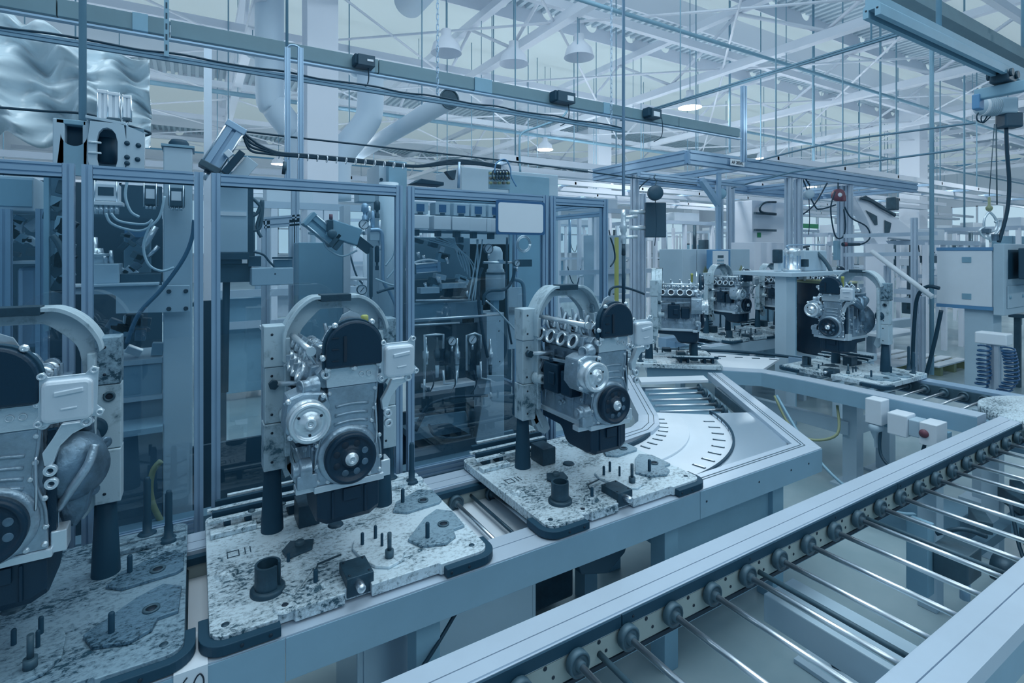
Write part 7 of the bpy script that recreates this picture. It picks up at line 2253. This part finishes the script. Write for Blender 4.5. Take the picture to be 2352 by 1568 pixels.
for x in (9.05, 11.1):
    for y in (1.25, 2.4):
        g.add('leg', M().box(x, y, 0, x + 0.06, y + 0.06, 0.9), SLATE)
for k, (x, y, w, h, mt) in enumerate(((9.3, 1.7, 0.4, 0.2, GREYD), (9.8, 1.6, 0.35, 0.25, YELD), (10.4, 1.9, 0.4, 0.3, BLUE))):
    solo('carton', M().box(x, y, 0.951, x + w, y + 0.3, 0.951 + h), mt, ['dark carton on the workbench behind the control cabinet', 'brownish carton on the workbench behind the control cabinet', 'dark blue crate on the workbench behind the control cabinet'][k], 'box', 'cartons on the workbench', bev=0.004)

# ---------------- machine cells filling the depth of the hall
cells = [('leftmost far machine cell beyond the fence', -2.5, 8.0, 2.4, 2.0, 2.2), ('far machine cell behind the grey locker', 0.2, 6.8, 1.8, 1.6, 2.3), ('far machine cell behind the controllers', 2.6, 8.4, 2.2, 2.0, 2.1),
         ('tall tubular machine cell behind the wide-pan engine', 5.4, 7.4, 2.6, 1.6, 2.5), ('machine cell behind the white robot cabinet', 8.6, 8.2, 2.8, 2.0, 2.4), ('machine cell seen between gantry posts', 11.4, 6.0, 2.4, 2.0, 2.1),
         ('machine cell behind the boom arm', 10.6, 4.0, 2.2, 1.6, 1.9), ('machine cell behind the workbench', 13.5, 3.6, 3.0, 2.0, 2.2), ('distant machine cell in the middle of the hall', 14.5, 9.5, 3.5, 2.5, 2.4), ('distant machine cell right of the hall middle', 18.5, 6.5, 3.5, 2.5, 2.3),
         ('distant machine cell near the right wall', 24.0, 7.8, 4, 3, 2.6), ('distant machine cell near the far wall', 10.0, 15.5, 5, 3, 2.7), ('distant low machine cell by the windows', 19.0, 16.0, 5, 3, 2.6), ('distant machine cell left of the hall middle', 3.5, 14.5, 4, 3, 2.6),
         ('distant machine cell at the right edge', 17.0, 2.2, 3.2, 2.2, 2.2), ('machine cell at the far right corner', 28.0, 13.0, 5, 3, 2.8), ('distant machine cell behind the left press', -4.5, 13.0, 4, 3, 2.6)]
for k, (lb, x, y, w_, d_, h_) in enumerate(cells):
    rr = random.Random(100 + k)
    g = G('machine_cell', lb, 'machine', (x + w_ / 2, y, 0), 'machine cells filling the hall')
    sec = alu_sec(0.07, 0.07)
    nx = max(3, int(w_ / 0.8))
    for i in range(nx + 1):
        px = x + w_ * i / nx
        g.add('post', M().box(px - 0.035, y - 0.035, 0, px + 0.035, y + 0.035, h_), WSTEEL)
        g.add('post', M().box(px - 0.035, y + d_ - 0.035, 0, px + 0.035, y + d_ + 0.035, h_), WSTEEL)
    for z in (h_, h_ * 0.55, 0.9):
        g.add('rail', M().box(x, y - 0.04, z - 0.04, x + w_, y + 0.04, z + 0.04), RAILT)
        g.add('rail', M().box(x - 0.04, y, z - 0.04, x + 0.04, y + d_, z + 0.04), RAILT)
    for i in range(nx):
        if rr.random() < 0.6:
            a = x + w_ * i / nx + 0.05
            b = x + w_ * (i + 1) / nx - 0.05
            z0 = rr.choice([0.1, 0.5, 0.95])
            z1 = z0 + rr.choice([0.6, 0.9, 1.1])
            g.add('panel', M().box(a, y + 0.1, z0, b, y + 0.4 * rr.random() + 0.15, min(z1, h_ - 0.1)), rr.choice([WHITE, PAINTL, WHITE, PAINT, WSTEEL]), bev=0.006)
    for i in range(int(7 + w_ * 3)):
        a = x + w_ * rr.random()
        b = y + d_ * rr.random()
        z = 0.6 + (h_ - 0.8) * rr.random()
        t = rr.random()
        if t < 0.35:
            g.add('machine_unit', M().cb((a, b, z), (0.1 + 0.3 * rr.random(), 0.2, 0.1 + 0.3 * rr.random())), rr.choice([WHITE, PAINTL, WHITE, SLATE, DSTEEL, RUBBER]), bev=0.006)
        elif t < 0.7:
            g.add('air_tube', M().cyl((a, b, z - 0.3 - 0.4 * rr.random()), (a, b, min(z + 0.5, h_)), 0.02 + 0.03 * rr.random(), n=10), rr.choice([WHITE, PAINTL, ALU, SLATE]))
        elif t < 0.85:
            g.add('spindle', M().cyl((a, b, z), (a + 0.4, b, z + 0.1 * rr.random()), 0.03, n=10), rr.choice([CHROME, SLATE, WHITE]))
        else:
            g.add('cable', M().tube([(a, b, z + 0.3), (a + 0.1, b, z), (a + 0.25, b, z - 0.1), (a + 0.35, b, z + 0.25)], 0.012, 6), CABLE)
    g.add('roof_box', M().box(x + w_ * 0.3, y + 0.2, h_ + 0.05, x + w_ * 0.6, y + 0.6, h_ + 0.25), WHITE, bev=0.01)
# overhead service frames spanning the hall beyond
for k, (x0, x1, y, z) in enumerate(((5, 30, 9.5, 3.3), (6, 34, 12.5, 3.4), (4, 20, 7.0, 3.2), (8, 38, 5.2, 3.3), (-4, 12, 10.5, 3.2), (-4, 9, 16, 3.4))):
    g = G('service_frame', ['light overhead service frame above the near machine cells', 'overhead service frame in the middle distance', 'overhead service frame behind the gantry', 'overhead service frame on the right side of the hall', 'overhead service frame beyond the guard fence', 'overhead service frame far left'][k], 'frame', ((x0 + x1) / 2, y, z - 0.1), 'overhead service frames')
    g.add('long_rail', M().box(x0, y, z - 0.05, x1, y + 0.06, z + 0.05), WSTEEL)
    g.add('long_rail', M().box(x0, y + 1.2, z - 0.05, x1, y + 1.26, z + 0.05), WSTEEL)
    g.add('added_strip_body', M().box(x0, y + 0.5, z - 0.12, x1, y + 0.7, z - 0.02), WSTEEL)  # invented strip body below the added upward light
    area('added_uplight', ((x0 + x1) / 2, y + 0.6, z + 0.0), (PI, 0, 0), x1 - x0, 0.15, 3.2 * (x1 - x0), (0.88, 0.95, 1.0))  # added upward light, brightens trusses and roof deck
    for i in range(int((x1 - x0) / 2.1)):
        X = x0 + 2.1 * i + 0.3
        g.add('cross_bar', M().box(X, y, z - 0.03, X + 0.05, y + 1.2, z + 0.03), ALU)
        g.add('hanger', M().cyl((X, y + 0.03, z), (X, y + 0.03, 7.3), 0.012, n=6), PAINT)
